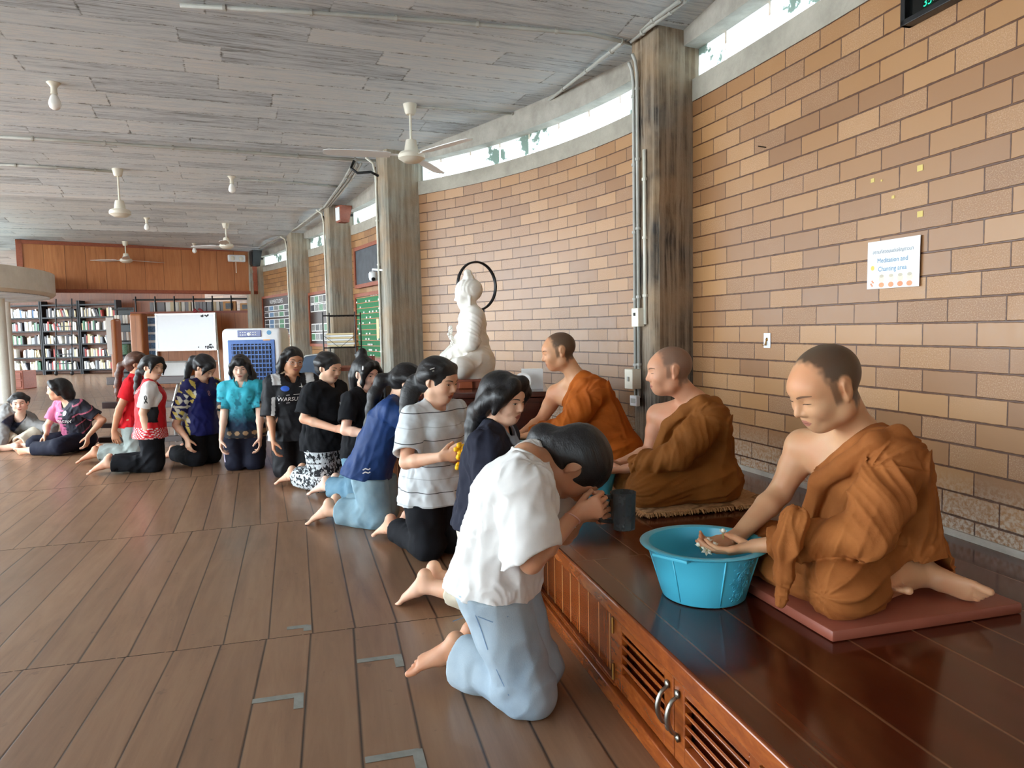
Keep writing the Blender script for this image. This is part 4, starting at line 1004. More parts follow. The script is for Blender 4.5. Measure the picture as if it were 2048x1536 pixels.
# speakers, emergency lamp, camera
def speaker(lab, c, R, col, size):
    t = thing('wall_speaker', lab, 'speaker', c); b = MB(); w, d, h = size
    P = [c+R@A3(x*w/2*(1 if z > 0 else .8), y*d/2*(1 if (z > 0 or y < 0) else .5), z*h/2) for x in (-1, 1) for y in (-1, 1) for z in (-1, 1)]; b.add(P, [(0, 1, 3, 2), (4, 6, 7, 5), (0, 4, 5, 1), (2, 3, 7, 6), (0, 2, 6, 4), (1, 5, 7, 3)]); b.build('cabinet', col, t)
    b = MB(); b.box(c+R@A3(0, -d/2-.008, 0), (w*.72, .02, h*.8), R, .006); b.build('grille_cloth', M['white_plastic'] if col is not M['black_plastic'] else M['black_metal'], t); b = MB(); b.tube([c+R@A3(0, d*.3, 0), c+R@A3(0, d*.75, 0)], .02, 8); b.build('bracket', M['black_metal'], t)
speaker('reddish wood wall speaker on top of the third pillar', at(688, 429, 10.45), rotz(-.95), M['frame_red'], (.19, .17, .23))
speaker('dark wall speaker at the top of the last pillar beside the fascia', at(512, 517, 15.9), rotz(-.9), M['black_plastic'], (.22, .2, .34))
q = at(473, 517, 15.55); t = thing('emergency_lamp', 'white twin emergency lamp fixed to the wood fascia', 'lamp', q-A3(0, 0, .08)); Rf = np.stack([fd, fn, A3(0, 0, 1)], 1)
q = onplane(473, 517, fa-fn*(.12 if fn[1] > 0 else -.12), fn); b = MB(); b.box(q, (.36, .10, .15), Rf, .02); b.build('housing', M['white_plastic'], t)
for sx in (-1, 1): b = MB(); b.lathe(q+fd*sx*.09+(-fn if fn[1] > 0 else fn)*.05, [(0, .03), (.045, .02), (.05, 0)], 16, R=frame(-fn if fn[1] > 0 else fn)); b.build('lamp_head', M['cream_plastic'], t)
b = MB(); b.tube([q+A3(.0, -.05, -.07), q+A3(0, -.05, -.32)], .008, 6); b.build('pull_cord', M['cream_plastic'], t)
q = at(746, 553, 7.75); t = thing('security_camera', 'white ball security camera on a bracket at the second pillar', 'camera', q-A3(0, 0, .05))
b = MB(); b.lathe(q, [(0, .05), (.035, .05), (.045, .03), (.045, -.01), (.04, -.035), (.02, -.05), (0, -.052)], 20); b.build('camera_body', M['white_plastic'], t, smooth=True); b = MB(); b.lathe(q+A3(.01, -.035, -.03), [(0, .012), (.018, .008), (.022, 0)], 14, R=frame(A3(.2, -.8, -.5))); b.build('lens', M['black_plastic'], t)
b = MB(); b.tube([q+A3(0, 0, .05), q+A3(0, 0, .075), at(774, 541, 7.6)], .012, 8); b.build('bracket', M['white_plastic'], t)
# desk with rack, papers, red box, amplifier
Y = 8.35; dk = thing('side_desk', 'brown side desk behind the line near the second pillar', 'desk', (at(735, 760, Y)[0], Y, 0)); dx = at(728, 760, Y)[0]-.30; ztop = .80
b = MB(); b.box((dx-.05, Y, ztop-.02), (.96, .5, .04)); b.build('desktop', M['frame_red'], dk)
for sx in (-1, 1):
    for sy in (-1, 1): b = MB(); b.box((dx-.05+sx*.42, Y+sy*.2, (ztop-.04)/2), (.05, .05, ztop-.04)); b.build('leg', M['frame_red'], dk)
q = A3(at(733, 716, Y)[0], Y, ztop); o = MB().box(q+A3(0, 0, .06), (.17, .14, .11), None, .006).build('red_box', M['red_box']); tag(o, 'dark red box on the side desk under the green board', 'box')
q = A3(at(742, 752, 7.05)[0], 7.05, 0); t = thing('amplifier', 'black amplifier with white front panel behind the hair clip person', 'amplifier', q); b = MB(); b.box(q+A3(0, 0, .38), (.34, .30, .76), None, .01); b.build('cabinet', M['black_plastic'], t); b = MB(); b.box(q+A3(0, -.155, .68), (.20, .012, .10), None, .003); b.build('control_panel', M['grey_pipe'], t); b = MB()
for k in range(6): b.lathe(q+A3(-.07+.028*k, -.162, .68), [(0, .012), (.008, .012), (.009, 0)], 10, R=frame(A3(0, -1, 0)))
b.build('knob', M['black_plastic'], t)
Y = 8.3; rk = thing('wire_rack', 'black open wire rack holding stacked papers', 'rack', (at(684, 760, Y)[0], Y, ztop)); rx = at(686, 700, Y)[0]; rw, rd, rh = .36, .30, .62; rz0 = ztop
for sx in (-1, 1):
    for sy in (-1, 1): b = MB(); b.tube([(rx+sx*rw/2, Y+sy*rd/2, rz0), (rx+sx*rw/2, Y+sy*rd/2, rz0+rh)], .008, 6); b.build('post', M['black_metal'], rk)
for z in (.22, .58):
    b = MB()
    for sy in (-1, 1): b.tube([(rx-rw/2, Y+sy*rd/2, rz0+z), (rx+rw/2, Y+sy*rd/2, rz0+z)], .008, 6)
    for k in range(8): b.tube([(rx-rw/2+rw*k/7, Y-rd/2, rz0+z), (rx-rw/2+rw*k/7, Y+rd/2, rz0+z)], .004, 5)
    b.tube([(rx-rw/2, Y-rd/2, rz0+z+.14), (rx, Y-rd/2, rz0+z), (rx+rw/2, Y-rd/2, rz0+z+.14)] if z < .3 else [(rx-rw/2, Y-rd/2, rz0+z), (rx+rw/2, Y-rd/2, rz0+z)], .003, 5); b.build('wire_shelf', M['black_metal'], rk)
for k in range(7): o = MB().box((rx+RS.uniform(-.01, .01), Y, rz0+.242+.022*k), (.30, .24, .019), rotz(RS.uniform(-.08, .08))).build('paper_stack', M['paper'] if k % 2 else M['cream_paper']); tag(o, '%s paper stack in the wire rack, number %d from its bottom' % ('white' if k % 2 else 'cream', k+1), 'papers', 'paper stacks in the wire rack')
# slatted bench behind the line
Y = 8.0; bn = thing('slatted_bench', 'low rack of dark boards on a white metal frame behind the red shirts', 'bench', (at(318, 880, Y)[0], Y, 0)); x0, x1 = at(285, 880, Y)[0]-.4, at(345, 880, Y)[0]+.25
for k, (z, yy, hh) in enumerate(((.70, .12, .085), (.44, .0, .07), (.22, -.05, .05), (.07, -.10, .06))): b = MB(); b.box(((x0+x1)/2, Y+yy, z), (x1-x0, .10, hh), None, .004); b.build('board', M['darkboard'], bn)
for x in (x0+.2, (x0+x1)/2, x1-.2):
    b = MB(); b.tube([(x, Y+.15, .72), (x, Y-.05, .42), (x+.02, Y-.05, .02)], .018, 8); b.tube([(x, Y+.15, .72), (x-.03, Y+.2, .02)], .018, 8); b.tube([(x, Y-.05, .24), (x-.02, Y+.19, .24)], .014, 8); b.build('frame_leg', M['alu'], bn)
# low wooden box and round columns, mezzanine disc at the left
Y = 17.5; q = A3(at(36, 770, Y)[0], Y, 0); t = thing('low_chest', 'low reddish wooden chest by the round columns at far left', 'chest', q); b = MB(); b.box(q+A3(-.2, 0, .22), (1.0, .5, .44), None, .02); b.build('chest_body', M['frame_red'], t); b = MB()
for k in range(2): b.box(q+A3(-.2, -.255, .13+.19*k), (.92, .02, .16), None, .008)
b.build('drawer_front', M['frame_red'], t)
for k, (u, Y, r) in enumerate(((3, 13.6, .105), (17, 14.9, .085))):
    q = A3(at(u, 700, Y)[0], Y, 0); b = MB(); b.lathe(q, [(r, 0), (r, 1.98)], 28); o = b.build('wall_column_%d' % (k+1), M['plaster'], smooth=True, autosmooth=50); o['kind'] = 'structure'
DC = A3(-12.05, 11.9, 0); DR = 3.95; b = MB(); b.lathe(DC+A3(0, 0, 1.97), [(0, 0), (DR-.05, 0), (DR, .05), (DR, .42), (DR-.12, .44), (DR-.14, .30), (0, .28)], 72); o = b.build('trim_mezzanine', M['plaster'], smooth=False); o['kind'] = 'structure'
b = MB(); b.lathe(DC+A3(0, 0, 1.955), [(0, 0), (DR-.1, 0), (DR-.1, .014), (0, .014)], 72); o = b.build('trim_mezzanine_underside', M['ceiling'], smooth=False); o['kind'] = 'structure'
uvl = o.data.uv_layers.new(name='UVMap')
for lp in o.data.loops: cc_ = o.data.vertices[lp.vertex_index].co; uvl.data[lp.index].uv = (cc_.x*.93+cc_.y*.36, -.36*cc_.x+.93*cc_.y)
q = at(63, 525, 15.5); o = MB().box(q+A3(0, 0, .35), (.10, .10, 1.4)).build('steel_post', M['black_metal']); tag(o, 'slim black post rising from the round mezzanine to the ceiling', 'post')
# tape marks on the floor
for k, (u, v, lab) in enumerate(((598, 1390, 'grey taped corner mark in the open floor left of the bowing person'), (795, 1312, 'grey taped corner mark just left of the bowing person feet'), (835, 1503, 'grey taped corner mark at the bottom edge of the picture'), (615, 1252, 'small grey taped corner mark at a board joint'))):
    p_ = onz(u, v, .0005); a_ = math.radians(15); e1 = A3(math.cos(a_), math.sin(a_), 0); e2 = A3(math.sin(a_), -math.cos(a_), 0); t = thing('tape_mark', lab, 'tape'.strip(), p_); R = np.stack([e1, -e2, A3(0, 0, 1)], 1); s_ = .55 if k == 3 else 1.
    b = MB(); b.box(p_-e1*.07*s_+A3(0, 0, .0006), (.15*s_, .030, .0008), R); b.build('tape_strip', M['tape'], t); b = MB(); b.box(p_+e2*.04*s_+A3(0, 0, .0011), (.030, .10*s_, .0008), R); b.build('tape_strip', M['tape'], t)
# ------------------------------------------------------------------ soft-body modelling: distance fields to smooth meshes
f32 = np.float32
class SDF:
    def __init__(s, lo, hi, h):
        s.h = h; s.lo = np.array(lo, float); n = np.ceil((np.array(hi, float)-s.lo)/h).astype(int)+1
        s.n = n; s.d = np.full(tuple(n), 1.0, f32)
        s.ax = [(s.lo[i]+h*np.arange(n[i])).astype(f32) for i in range(3)]
    def like(s):
        a = SDF.__new__(SDF); a.h, a.lo, a.n, a.ax = s.h, s.lo, s.n, s.ax; a.d = np.full(tuple(s.n), 1.0, f32); return a
    def sl(s, lo, hi, m):
        i0 = np.clip(np.floor((np.array(lo)-m-s.lo)/s.h).astype(int), 0, s.n-1); i1 = np.clip(np.ceil((np.array(hi)+m-s.lo)/s.h).astype(int)+1, 1, s.n)
        if np.any(i1 <= i0): return None
        return tuple(slice(a, b) for a, b in zip(i0, i1))
    def grid(s, sl): return s.ax[0][sl[0]][:, None, None], s.ax[1][sl[1]][None, :, None], s.ax[2][sl[2]][None, None, :]
    def add(s, prim, k=.015):
        lo, hi, f = prim; sl = s.sl(lo, hi, k+3*s.h)
        if sl is None: return s
        d = f(*s.grid(sl)).astype(f32); c = s.d[sl]
        if k > 0:
            h = np.maximum(k-np.abs(c-d), 0)/k; s.d[sl] = np.minimum(c, d)-h*h*(k*.25)
        else: s.d[sl] = np.minimum(c, d)
        return s
    def sub(s, prim, k=.004):
        lo, hi, f = prim; sl = s.sl(lo, hi, k+2*s.h)
        if sl is None: return s
        d = -f(*s.grid(sl)).astype(f32); c = s.d[sl]; h = np.maximum(k-np.abs(c-d), 0)/max(k, 1e-6); s.d[sl] = np.maximum(c, d)+h*h*(k*.25)
        return s
    def cut(s, p, n, lo=None, hi=None, k=.004):
        """remove the side the normal points to"""
        n = unit(n); p = np.array(p, float)
        sl = s.sl(s.lo if lo is None else lo, (s.lo+s.h*s.n) if hi is None else hi, 0)
        if sl is None: return s
        X, Y, Z = s.grid(sl); d = ((X-p[0])*n[0]+(Y-p[1])*n[1]+(Z-p[2])*n[2]).astype(f32); c = s.d[sl]
        h = np.maximum(k-np.abs(c-d), 0)/k; s.d[sl] = np.maximum(c, d)+h*h*(k*.25)
        return s
    def floorcut(s, z): return s.cut((0, 0, z), (0, 0, -1), k=.002)
    def disp(s, fn, band=3.5):
        """fn(P)->added distance, near the surface only"""
        idx = np.nonzero(np.abs(s.d) < band*s.h)
        if len(idx[0]) == 0: return s
        P = np.stack([s.ax[i][idx[i]] for i in range(3)], 1)
        s.d[idx] += fn(P).astype(f32); return s
    def mesh(s):
        d = s.d; ins = d < 0
        n = d.shape
        c = ins[:-1, :-1, :-1].astype(np.uint8).copy()
        for a in (0, 1):
            for b in (0, 1):
                for e in (0, 1):
                    if a or b or e: c += ins[a:n[0]-1+a, b:n[1]-1+b, e:n[2]-1+e]
        act = (c > 0) & (c < 8); ci = np.argwhere(act)
        vid = np.full(act.shape, -1, np.int32); vid[act] = np.arange(len(ci), dtype=np.int32)
        acc = np.zeros((len(ci), 3)); cnt = np.zeros(len(ci))
        D = {}
        for a in (0, 1):
            for b in (0, 1):
                for e in (0, 1): D[a, b, e] = d[ci[:, 0]+a, ci[:, 1]+b, ci[:, 2]+e].astype(float)
        for p in D:
            for axs in range(3):
                if p[axs] == 0:
                    q = list(p); q[axs] = 1; q = tuple(q)
                    A, B = D[p], D[q]; m = (A < 0) != (B < 0)
                    t = np.where(m, A/np.where(m, A-B, 1), 0)
                    pos = np.tile(np.array(p, float), (len(ci), 1)); pos[:, axs] = t
                    acc[m] += pos[m]; cnt[m] += 1
        V = s.lo+s.h*(ci+acc/np.maximum(cnt, 1)[:, None])
        Q = []
        for axs in range(3):
            A = ins.take(range(n[axs]-1), axis=axs); B = ins.take(range(1, n[axs]), axis=axs)
            e = np.argwhere(A != B); o1, o2 = [(1, 2), (2, 0), (0, 1)][axs]
            ok = (e[:, o1] > 0) & (e[:, o2] > 0) & (e[:, o1] < n[o1]-1) & (e[:, o2] < n[o2]-1); e = e[ok]
            def cell(a, b):
                q = e.copy(); q[:, o1] -= a; q[:, o2] -= b; return vid[q[:, 0], q[:, 1], q[:, 2]]
            quad = np.stack([cell(1, 1), cell(0, 1), cell(0, 0), cell(1, 0)], 1)
            fl = ~A[e[:, 0], e[:, 1], e[:, 2]]; quad[fl] = quad[fl][:, ::-1]; Q.append(quad)
        return V, np.concatenate(Q).astype(np.int32)
def smooth_mesh(V, Q, it=2, lam=.5):
    if it <= 0: return V
    e = np.concatenate([Q[:, [0, 1]], Q[:, [1, 2]], Q[:, [2, 3]], Q[:, [3, 0]]]); e = np.concatenate([e, e[:, ::-1]])
    deg = np.bincount(e[:, 0], minlength=len(V)).astype(float)
    for i in range(it):
        for l in (lam, -lam*.9):
            S = np.stack([np.bincount(e[:, 0], weights=V[e[:, 1], k], minlength=len(V)) for k in range(3)], 1)/np.maximum(deg, 1)[:, None]
            V = V+l*(S-V)
    return V
# primitives -> (lo, hi, f)
def cone(a, b, ra, rb):
    a = np.array(a, float); b = np.array(b, float); ab = b-a; L2 = max(float(ab@ab), 1e-9); r = max(ra, rb)
    def f(X, Y, Z):
        x, y, z = X-a[0], Y-a[1], Z-a[2]; t = np.clip((x*ab[0]+y*ab[1]+z*ab[2])/L2, 0, 1)
        return np.sqrt((x-t*ab[0])**2+(y-t*ab[1])**2+(z-t*ab[2])**2)-(ra+(rb-ra)*t)
    return np.minimum(a-ra, b-rb), np.maximum(a+ra, b+rb), f
def ball(c, r): return cone(c, np.array(c, float)+A3(0, 0, 1e-4), r, r)
def ell(c, r, R=None):
    c = np.array(c, float); r = np.array(r, float); R = np.eye(3) if R is None else R; e = np.sqrt(((R*r)**2).sum(1))
    def f(X, Y, Z):
        x, y, z = X-c[0], Y-c[1], Z-c[2]; k0 = 0; k1 = 0
        for i in range(3):
            q = x*R[0, i]+y*R[1, i]+z*R[2, i]; k0 = k0+(q/r[i])**2; k1 = k1+(q/r[i]**2)**2
        k0 = np.sqrt(k0); return k0*(k0-1)/np.maximum(np.sqrt(k1), 1e-6)
    return c-e, c+e, f
def econe(a, b, ra, rb, side):
    """elliptic tapered limb: ra, rb=(side radius, front radius)"""
    a = np.array(a, float); b = np.array(b, float); w = b-a; L = max(np.linalg.norm(w), 1e-6); w = w/L
    sd = unit(np.array(side, float)-np.dot(side, w)*w); fr = np.cross(w, sd); r = max(*ra, *rb)
    def f(X, Y, Z):
        x, y, z = X-a[0], Y-a[1], Z-a[2]; ql = x*w[0]+y*w[1]+z*w[2]; t = np.clip(ql/L, 0, 1)
        qs = x*sd[0]+y*sd[1]+z*sd[2]; qf = x*fr[0]+y*fr[1]+z*fr[2]; qw = ql-t*L
        rs = ra[0]+(rb[0]-ra[0])*t; rf = ra[1]+(rb[1]-ra[1])*t; rw = np.minimum(rs, rf)
        k0 = np.sqrt((qs/rs)**2+(qf/rf)**2+(qw/rw)**2); k1 = np.sqrt((qs/rs**2)**2+(qf/rf**2)**2+(qw/rw**2)**2)
        return k0*(k0-1)/np.maximum(k1, 1e-6)
    return np.minimum(a, b)-r, np.maximum(a, b)+r, f
def chain(S, pts, rad, k=.01):
    for i in range(len(pts)-1): S.add(cone(pts[i], pts[i+1], rad[i], rad[i+1]), k)
# noise on points
def _hash(i):
    i = i.astype(np.int64); h = (i[:, 0]*73856093) ^ (i[:, 1]*19349663) ^ (i[:, 2]*83492791); h = (h ^ (h >> 13))*1274126177; h = h ^ (h >> 16)
    return (h & 0xffff)/65535.
def vnoise(P):
    i = np.floor(P); f = P-i; f = f*f*(3-2*f); r = 0
    for a in (0, 1):
        for b in (0, 1):
            for c in (0, 1):
                w = (f[:, 0] if a else 1-f[:, 0])*(f[:, 1] if b else 1-f[:, 1])*(f[:, 2] if c else 1-f[:, 2])
                r = r+w*_hash(i+np.array([a, b, c]))
    return r*2-1
def fold(x):
    """rounded ridges with sharp valleys, -1..1"""
    return 1-2*np.abs(np.sin(x*.5))**.8*0-2*(1-np.abs(np.sin(x*.5)))**1.6
def wrinkle(F, amp, scale, stretch=(1, 1, .35), seed=0.):
    """ridged noise in the frame F, stretched"""
    st = np.array(stretch)*scale
    def fn(P):
        q = (P@F)*st+seed; n = vnoise(q+.6*vnoise(q*.7+9.)[:, None]); n2 = vnoise(q*2.3+31)
        return -amp*((1-2*np.abs(n))*.7+.3*n2)
    return fn
def sstep(a, b, x): t = np.clip((x-a)/(b-a), 0, 1); return t*t*(3-2*t)
def folds(bones, wid=.035):
    """creases along or around limbs: (a,b,ref,freq along 1/m,freq around,amp,warp)"""
    rdg = lambda x: 2*(1-np.abs(np.sin(x*.5)))**1.25-.75
    def fn(P):
        tot = np.zeros(len(P)); W = np.zeros(len(P)); nz = vnoise(P*5.)+.4*vnoise(P*13.+4); am = .30+1.1*np.clip(.5+.9*vnoise(P*6.5+17), 0, 1); am2 = np.clip(.5+vnoise(P*9.+3), 0, 1)
        for a, b, ref, fa, fr_, amp, warp in bones:
            a, b = np.array(a), np.array(b); ab = b-a; L = np.linalg.norm(ab); u_ = ab/L; q = P-a; t0 = q@u_; t = np.clip(t0, 0, L); dist = np.linalg.norm(q-t[:, None]*u_, axis=1); d = q-t0[:, None]*u_
            r = unit(np.array(ref)-np.dot(ref, u_)*u_); r2 = np.cross(u_, r); phi = np.arctan2(d@r2, d@r)
            ph = fa*t0*2*PI+fr_*phi+.5*warp*nz; g = rdg(ph)*am+.5*rdg(ph*2.37+1.1*nz+1.)*am2
            w = np.exp(-dist/wid); tot += w*amp*g; W += w
        return -tot/W
    return fn
def sdf_obj(name, S, mat, parent, tcf=None, colf=None, it=2, mats=None):
    V, Q = S.mesh(); lab = np.arange(len(V))
    for _ in range(400):
        m = lab[Q].min(1); new = lab.copy()
        for k in range(4): np.minimum.at(new, Q[:, k], m)
        new = new[new]; new = new[new]
        if (new == lab).all(): break
        lab = new
    cnt = np.bincount(lab, minlength=len(V)); keep = cnt[lab] > .03*cnt.max()
    if not keep.all():
        ix = np.cumsum(keep)-1; Q = ix[Q[keep[Q[:, 0]]]].astype(np.int32); V = V[keep]
    V = smooth_mesh(V, Q, it)
    o = link_mesh(name, V, Q, mat, parent, True, mats)
    if tcf is not None:
        at_ = o.data.attributes.new('tc', 'FLOAT_VECTOR', 'POINT'); at_.data.foreach_set('vector', tcf(V).astype(f32).ravel())
    if colf is not None:
        ca = o.data.attributes.new('tint', 'FLOAT_COLOR', 'POINT'); c = np.ones((len(V), 4), f32); c[:, :3] = colf(V); ca.data.foreach_set('color', c.ravel())
    return o
def bvh_of(objs):
    V = []; Fs = []
    for o in (objs if isinstance(objs, (list, tuple)) else [objs]):
        org = wloc(o); c = len(V); V += [v.co+org for v in o.data.vertices]; Fs += [[i+c for i in p.vertices] for p in o.data.polygons]
    return BVHTree.FromPolygons(V, Fs)
def drape(bvh, P, direction, off=.0015, back=.25):
    """drop points along a direction on to a surface"""
    d = Vector(unit(direction)); out = []; last = None; hits = []
    for p in P:
        h = bvh.ray_cast(Vector(p)-d*back, d, back*2.2)
        if h[0] is None: hits.append(None)
        else: hits.append(np.array(h[0]-d*off))
    dd = np.array(d); ok = [h for h in hits if h is not None]
    if not ok: return None
    mean = np.mean([np.dot(h, dd) for h in ok])
    for p, h in zip(P, hits):
        if h is None: h = np.array(p)+dd*(mean-np.dot(p, dd))
        out.append(h)
    return out
def decal(name, bvh, parent, mat, c, right, up, outline, off=.0015, back=.25, grid=None):
    """flat shape (points in right/up) laid on a surface; ray direction = into the surface"""
    right = unit(right); up = unit(up); d = -np.cross(right, up)
    pts = [np.array(p, float) for p in outline]; n = len(pts); cen = sum(pts)/n
    rings = [(1., 0), (.55, 0)] if n > 3 else [(1., 0)]
    P2 = [cen+(p-cen)*1. for p in pts]+[cen+(p-cen)*.5 for p in pts]+[cen]
    P = [np.array(c)+right*p[0]+up*p[1] for p in P2]
    Vv = drape(bvh, P, d, off, back)
    if Vv is None: return None
    Fs = [(i, (i+1) % n, n+(i+1) % n, n+i) for i in range(n)]+[(n+i, n+(i+1) % n, 2*n) for i in range(n)]
    return link_mesh(name, Vv, Fs, mat, parent, True)
def drape_text(name, bvh, parent, mat, txt, c, right, up, size, off=.002, sx=1., back=.25, slant=0.):
    V, Fs = text_mesh(txt, size)
    if len(V) == 0: return None
    right = unit(right); up = unit(up); d = -np.cross(right, up)
    P = [np.array(c)+right*(v[0]*sx+slant*v[1])+up*v[1] for v in V]
    Vv = drape(bvh, P, d, off, back)
    return None if Vv is None else link_mesh(name, Vv, Fs, mat, parent, False)
def strip(name, bvh, parent, mat, c, right, up, line, w, off=.0015, back=.25):
    pts = [np.array(p, float) for p in line]; A = []; B = []
    ws = w if hasattr(w, '__len__') else [w]*len(pts)
    for i, p in enumerate(pts):
        t = pts[min(i+1, len(pts)-1)]-pts[max(i-1, 0)]; t = t/max(np.linalg.norm(t), 1e-9); nrm = np.array([-t[1], t[0]])
        A.append(p+nrm*ws[i]/2); B.append(p-nrm*ws[i]/2)
    right = unit(right); up = unit(up); d = -np.cross(right, up)
    P = [np.array(c)+right*p[0]+up*p[1] for p in A+B]; Vv = drape(bvh, P, d, off, back); n = len(pts)
    if Vv is None: return None
    return link_mesh(name, Vv, [(i, i+1, n+i+1, n+i) for i in range(n-1)], mat, parent, True)
# ------------------------------------------------------------------ cloth and skin
def mat_skin(name, col, shine=.45):
    t = NT(name); v = t.coord(); n = t.noise(v, 30., 5, .6); n2 = t.noise(v, 7., 3)
    c = srgb(*col); r = srgb(min(255, col[0]*1.0), col[1]*.91, col[2]*.87); l = srgb(*[min(255, x*1.07) for x in col])
    k = t.ramp(n2, [(.3, r), (.55, c), (.8, l)]); k = t.mix(t.math('MULTIPLY', n, .12), k, r)
    k = t.mix(1., k, t.attr('tint', 'Color'), 'MULTIPLY'); t.base(k)
    t.set(Roughness=shine, Specular_IOR_Level=.32, Subsurface_Weight=.08, Subsurface_Scale=.01); t.b.inputs['Subsurface Radius'].default_value = (1., .35, .2)
    t.bump(t.noise(v, 260., 3), .10, .002); return t.mat
def mat_cloth(name, col, rough=.9, var=.10, weave=900., sheen=.15, col2=None, bump=.25):
    t = NT(name); v = t.coord(); n = t.noise(v, 9., 5, .6); w_ = t.noise(v, weave, 2)
    c = srgb(*col); d = srgb(*(col2 or [x*(1-var) for x in col])); l = srgb(*[min(255, x*(1+var*.5)) for x in col])
    k = t.ramp(n, [(.3, d), (.6, c), (.8, l)]); t.base(k)
    t.set(Roughness=rough, Specular_IOR_Level=.2)
    t.bump(t.math('ADD', t.math('MULTIPLY', w_, .35), t.noise(t.mapping(v, sc=(1, 1, .6)), 34., 5, .6)), bump, .005); return t.mat
def mat_hair(name, col=(15, 14, 15)):
    t = NT(name); v = t.attr('tc'); n = t.noise(t.mapping(v, sc=(1, 1, .05)), 300., 4, .6)
    c = srgb(*col); t.base(t.ramp(n, [(.3, c), (.75, srgb(*[x*2.0+6 for x in col]))]))
    t.set(Roughness=.40, Specular_IOR_Level=.38); t.bump(t.math('ADD', n, t.noise(t.mapping(v, sc=(1, 1, .06)), 90., 3)), .4, .004); return t.mat
M['skin_girl'] = mat_skin('skin_light', (222, 178, 150)); M['skin_girl2'] = mat_skin('skin_warm', (196, 146, 114)); M['skin_pale'] = mat_skin('skin_pale', (236, 200, 178))
M['skin_monk'] = mat_skin('skin_tan', (204, 158, 120)); M['skin_monk2'] = mat_skin('skin_ruddy', (204, 150, 118)); M['skin_monk3'] = mat_skin('skin_tan_light', (208, 158, 120))
M['hair'] = mat_hair('black_hair'); M['hair_brown'] = mat_hair('brown_hair', (52, 34, 26))
M['brow_monk'] = plain('faint_eyebrow', (122, 86, 64), .8); M['brow'] = plain('eyebrow_hair', (40, 30, 26), .7); M['brow_soft'] = plain('soft_eyebrow_hair', (70, 52, 44), .7); M['eye_white'] = plain('eye_white', (222, 214, 206), .3, var=.02); M['iris'] = plain('dark_iris', (30, 20, 16), .15)
M['lip'] = plain('lips', (188, 110, 98), .4, var=.05); M['lip_monk'] = plain('lips_brown', (180, 116, 98), .45, var=.05); M['mouthline'] = plain('mouth_line', (120, 66, 56), .6); M['nail'] = plain('toenail', (226, 186, 164), .3, var=.03)
# ------------------------------------------------------------------ people
def basis(yaw, pitch=0., roll=0.):
    """columns forward, left, up; degrees; pitch>0 looks down; roll>0 tilts to the left shoulder"""
    y, p, r = map(math.radians, (yaw, pitch, roll))
    f = A3(math.cos(y)*math.cos(p), math.sin(y)*math.cos(p), -math.sin(p)); l = A3(-math.sin(y), math.cos(y), 0); u = np.cross(f, l)
    l2 = l*math.cos(r)-u*math.sin(r); u2 = u*math.cos(r)+l*math.sin(r)
    return np.stack([f, l2, u2], 1)
def add_head(S, c, R, hs, male=False, face=1.):
    def P(x, y, z): return c+R@A3(x, y, z)*hs
    def E(p, r, k, Rr=None): S.add(ell(P(*p), A3(*r)*hs, R if Rr is None else Rr), k*hs)
    def B(p, r, k): S.add(ball(P(*p), r*hs), k*hs)
    E((-.014, 0, .028), (.094, .075, .082), .01)
    E((.018, 0, -.030), (.070, .060*face, .078), .035)
    E((.052, 0, -.082), (.028, .028, .022), .025)
    E((.052, 0, .026), (.038, .052, .036), .03)
    for y in (-1, 1):
        B((.002, y*.047*face, -.058), .024 if male else .019, .03)
        E((.056, y*.036, -.026), (.026, .022, .022), .025)
    S.sub(ell(P(.101, .031, .0), A3(.022, .019, .011)*hs, R), .014*hs); S.sub(ell(P(.101, -.031, .0), A3(.022, .019, .011)*hs, R), .014*hs)
    for y in (-1, 1): B((.068, y*.031, .0), .0165, .006)
    S.add(cone(P(.083, 0, .008), P(.100, 0, -.026), .0075*hs, .0105*hs), .010*hs)
    for y in (-1, 1): B((.090, y*.0115, -.031), .0085, .006)
    E((.074, 0, -.058), (.012, .025, .016), .016)
    E((.0825, 0, -.0535), (.0070, .020, .0046), .004); E((.0808, 0, -.0645), (.0072, .0165, .0052), .004)
    for y in (-1, 1):                                   # ears
        a = .35*y; Re = R@np.array([[math.cos(a), -math.sin(a), 0], [math.sin(a), math.cos(a), 0], [0, 0, 1.]])
        E((-.010, y*.078, .002), (.017, .0065, .028), .005, Re); E((-.004, y*.075, -.022), (.009, .006, .011), .006, Re)
        S.sub(ell(P(-.006, y*.0875, .005), A3(.011, .0055, .018)*hs, Re), .004)
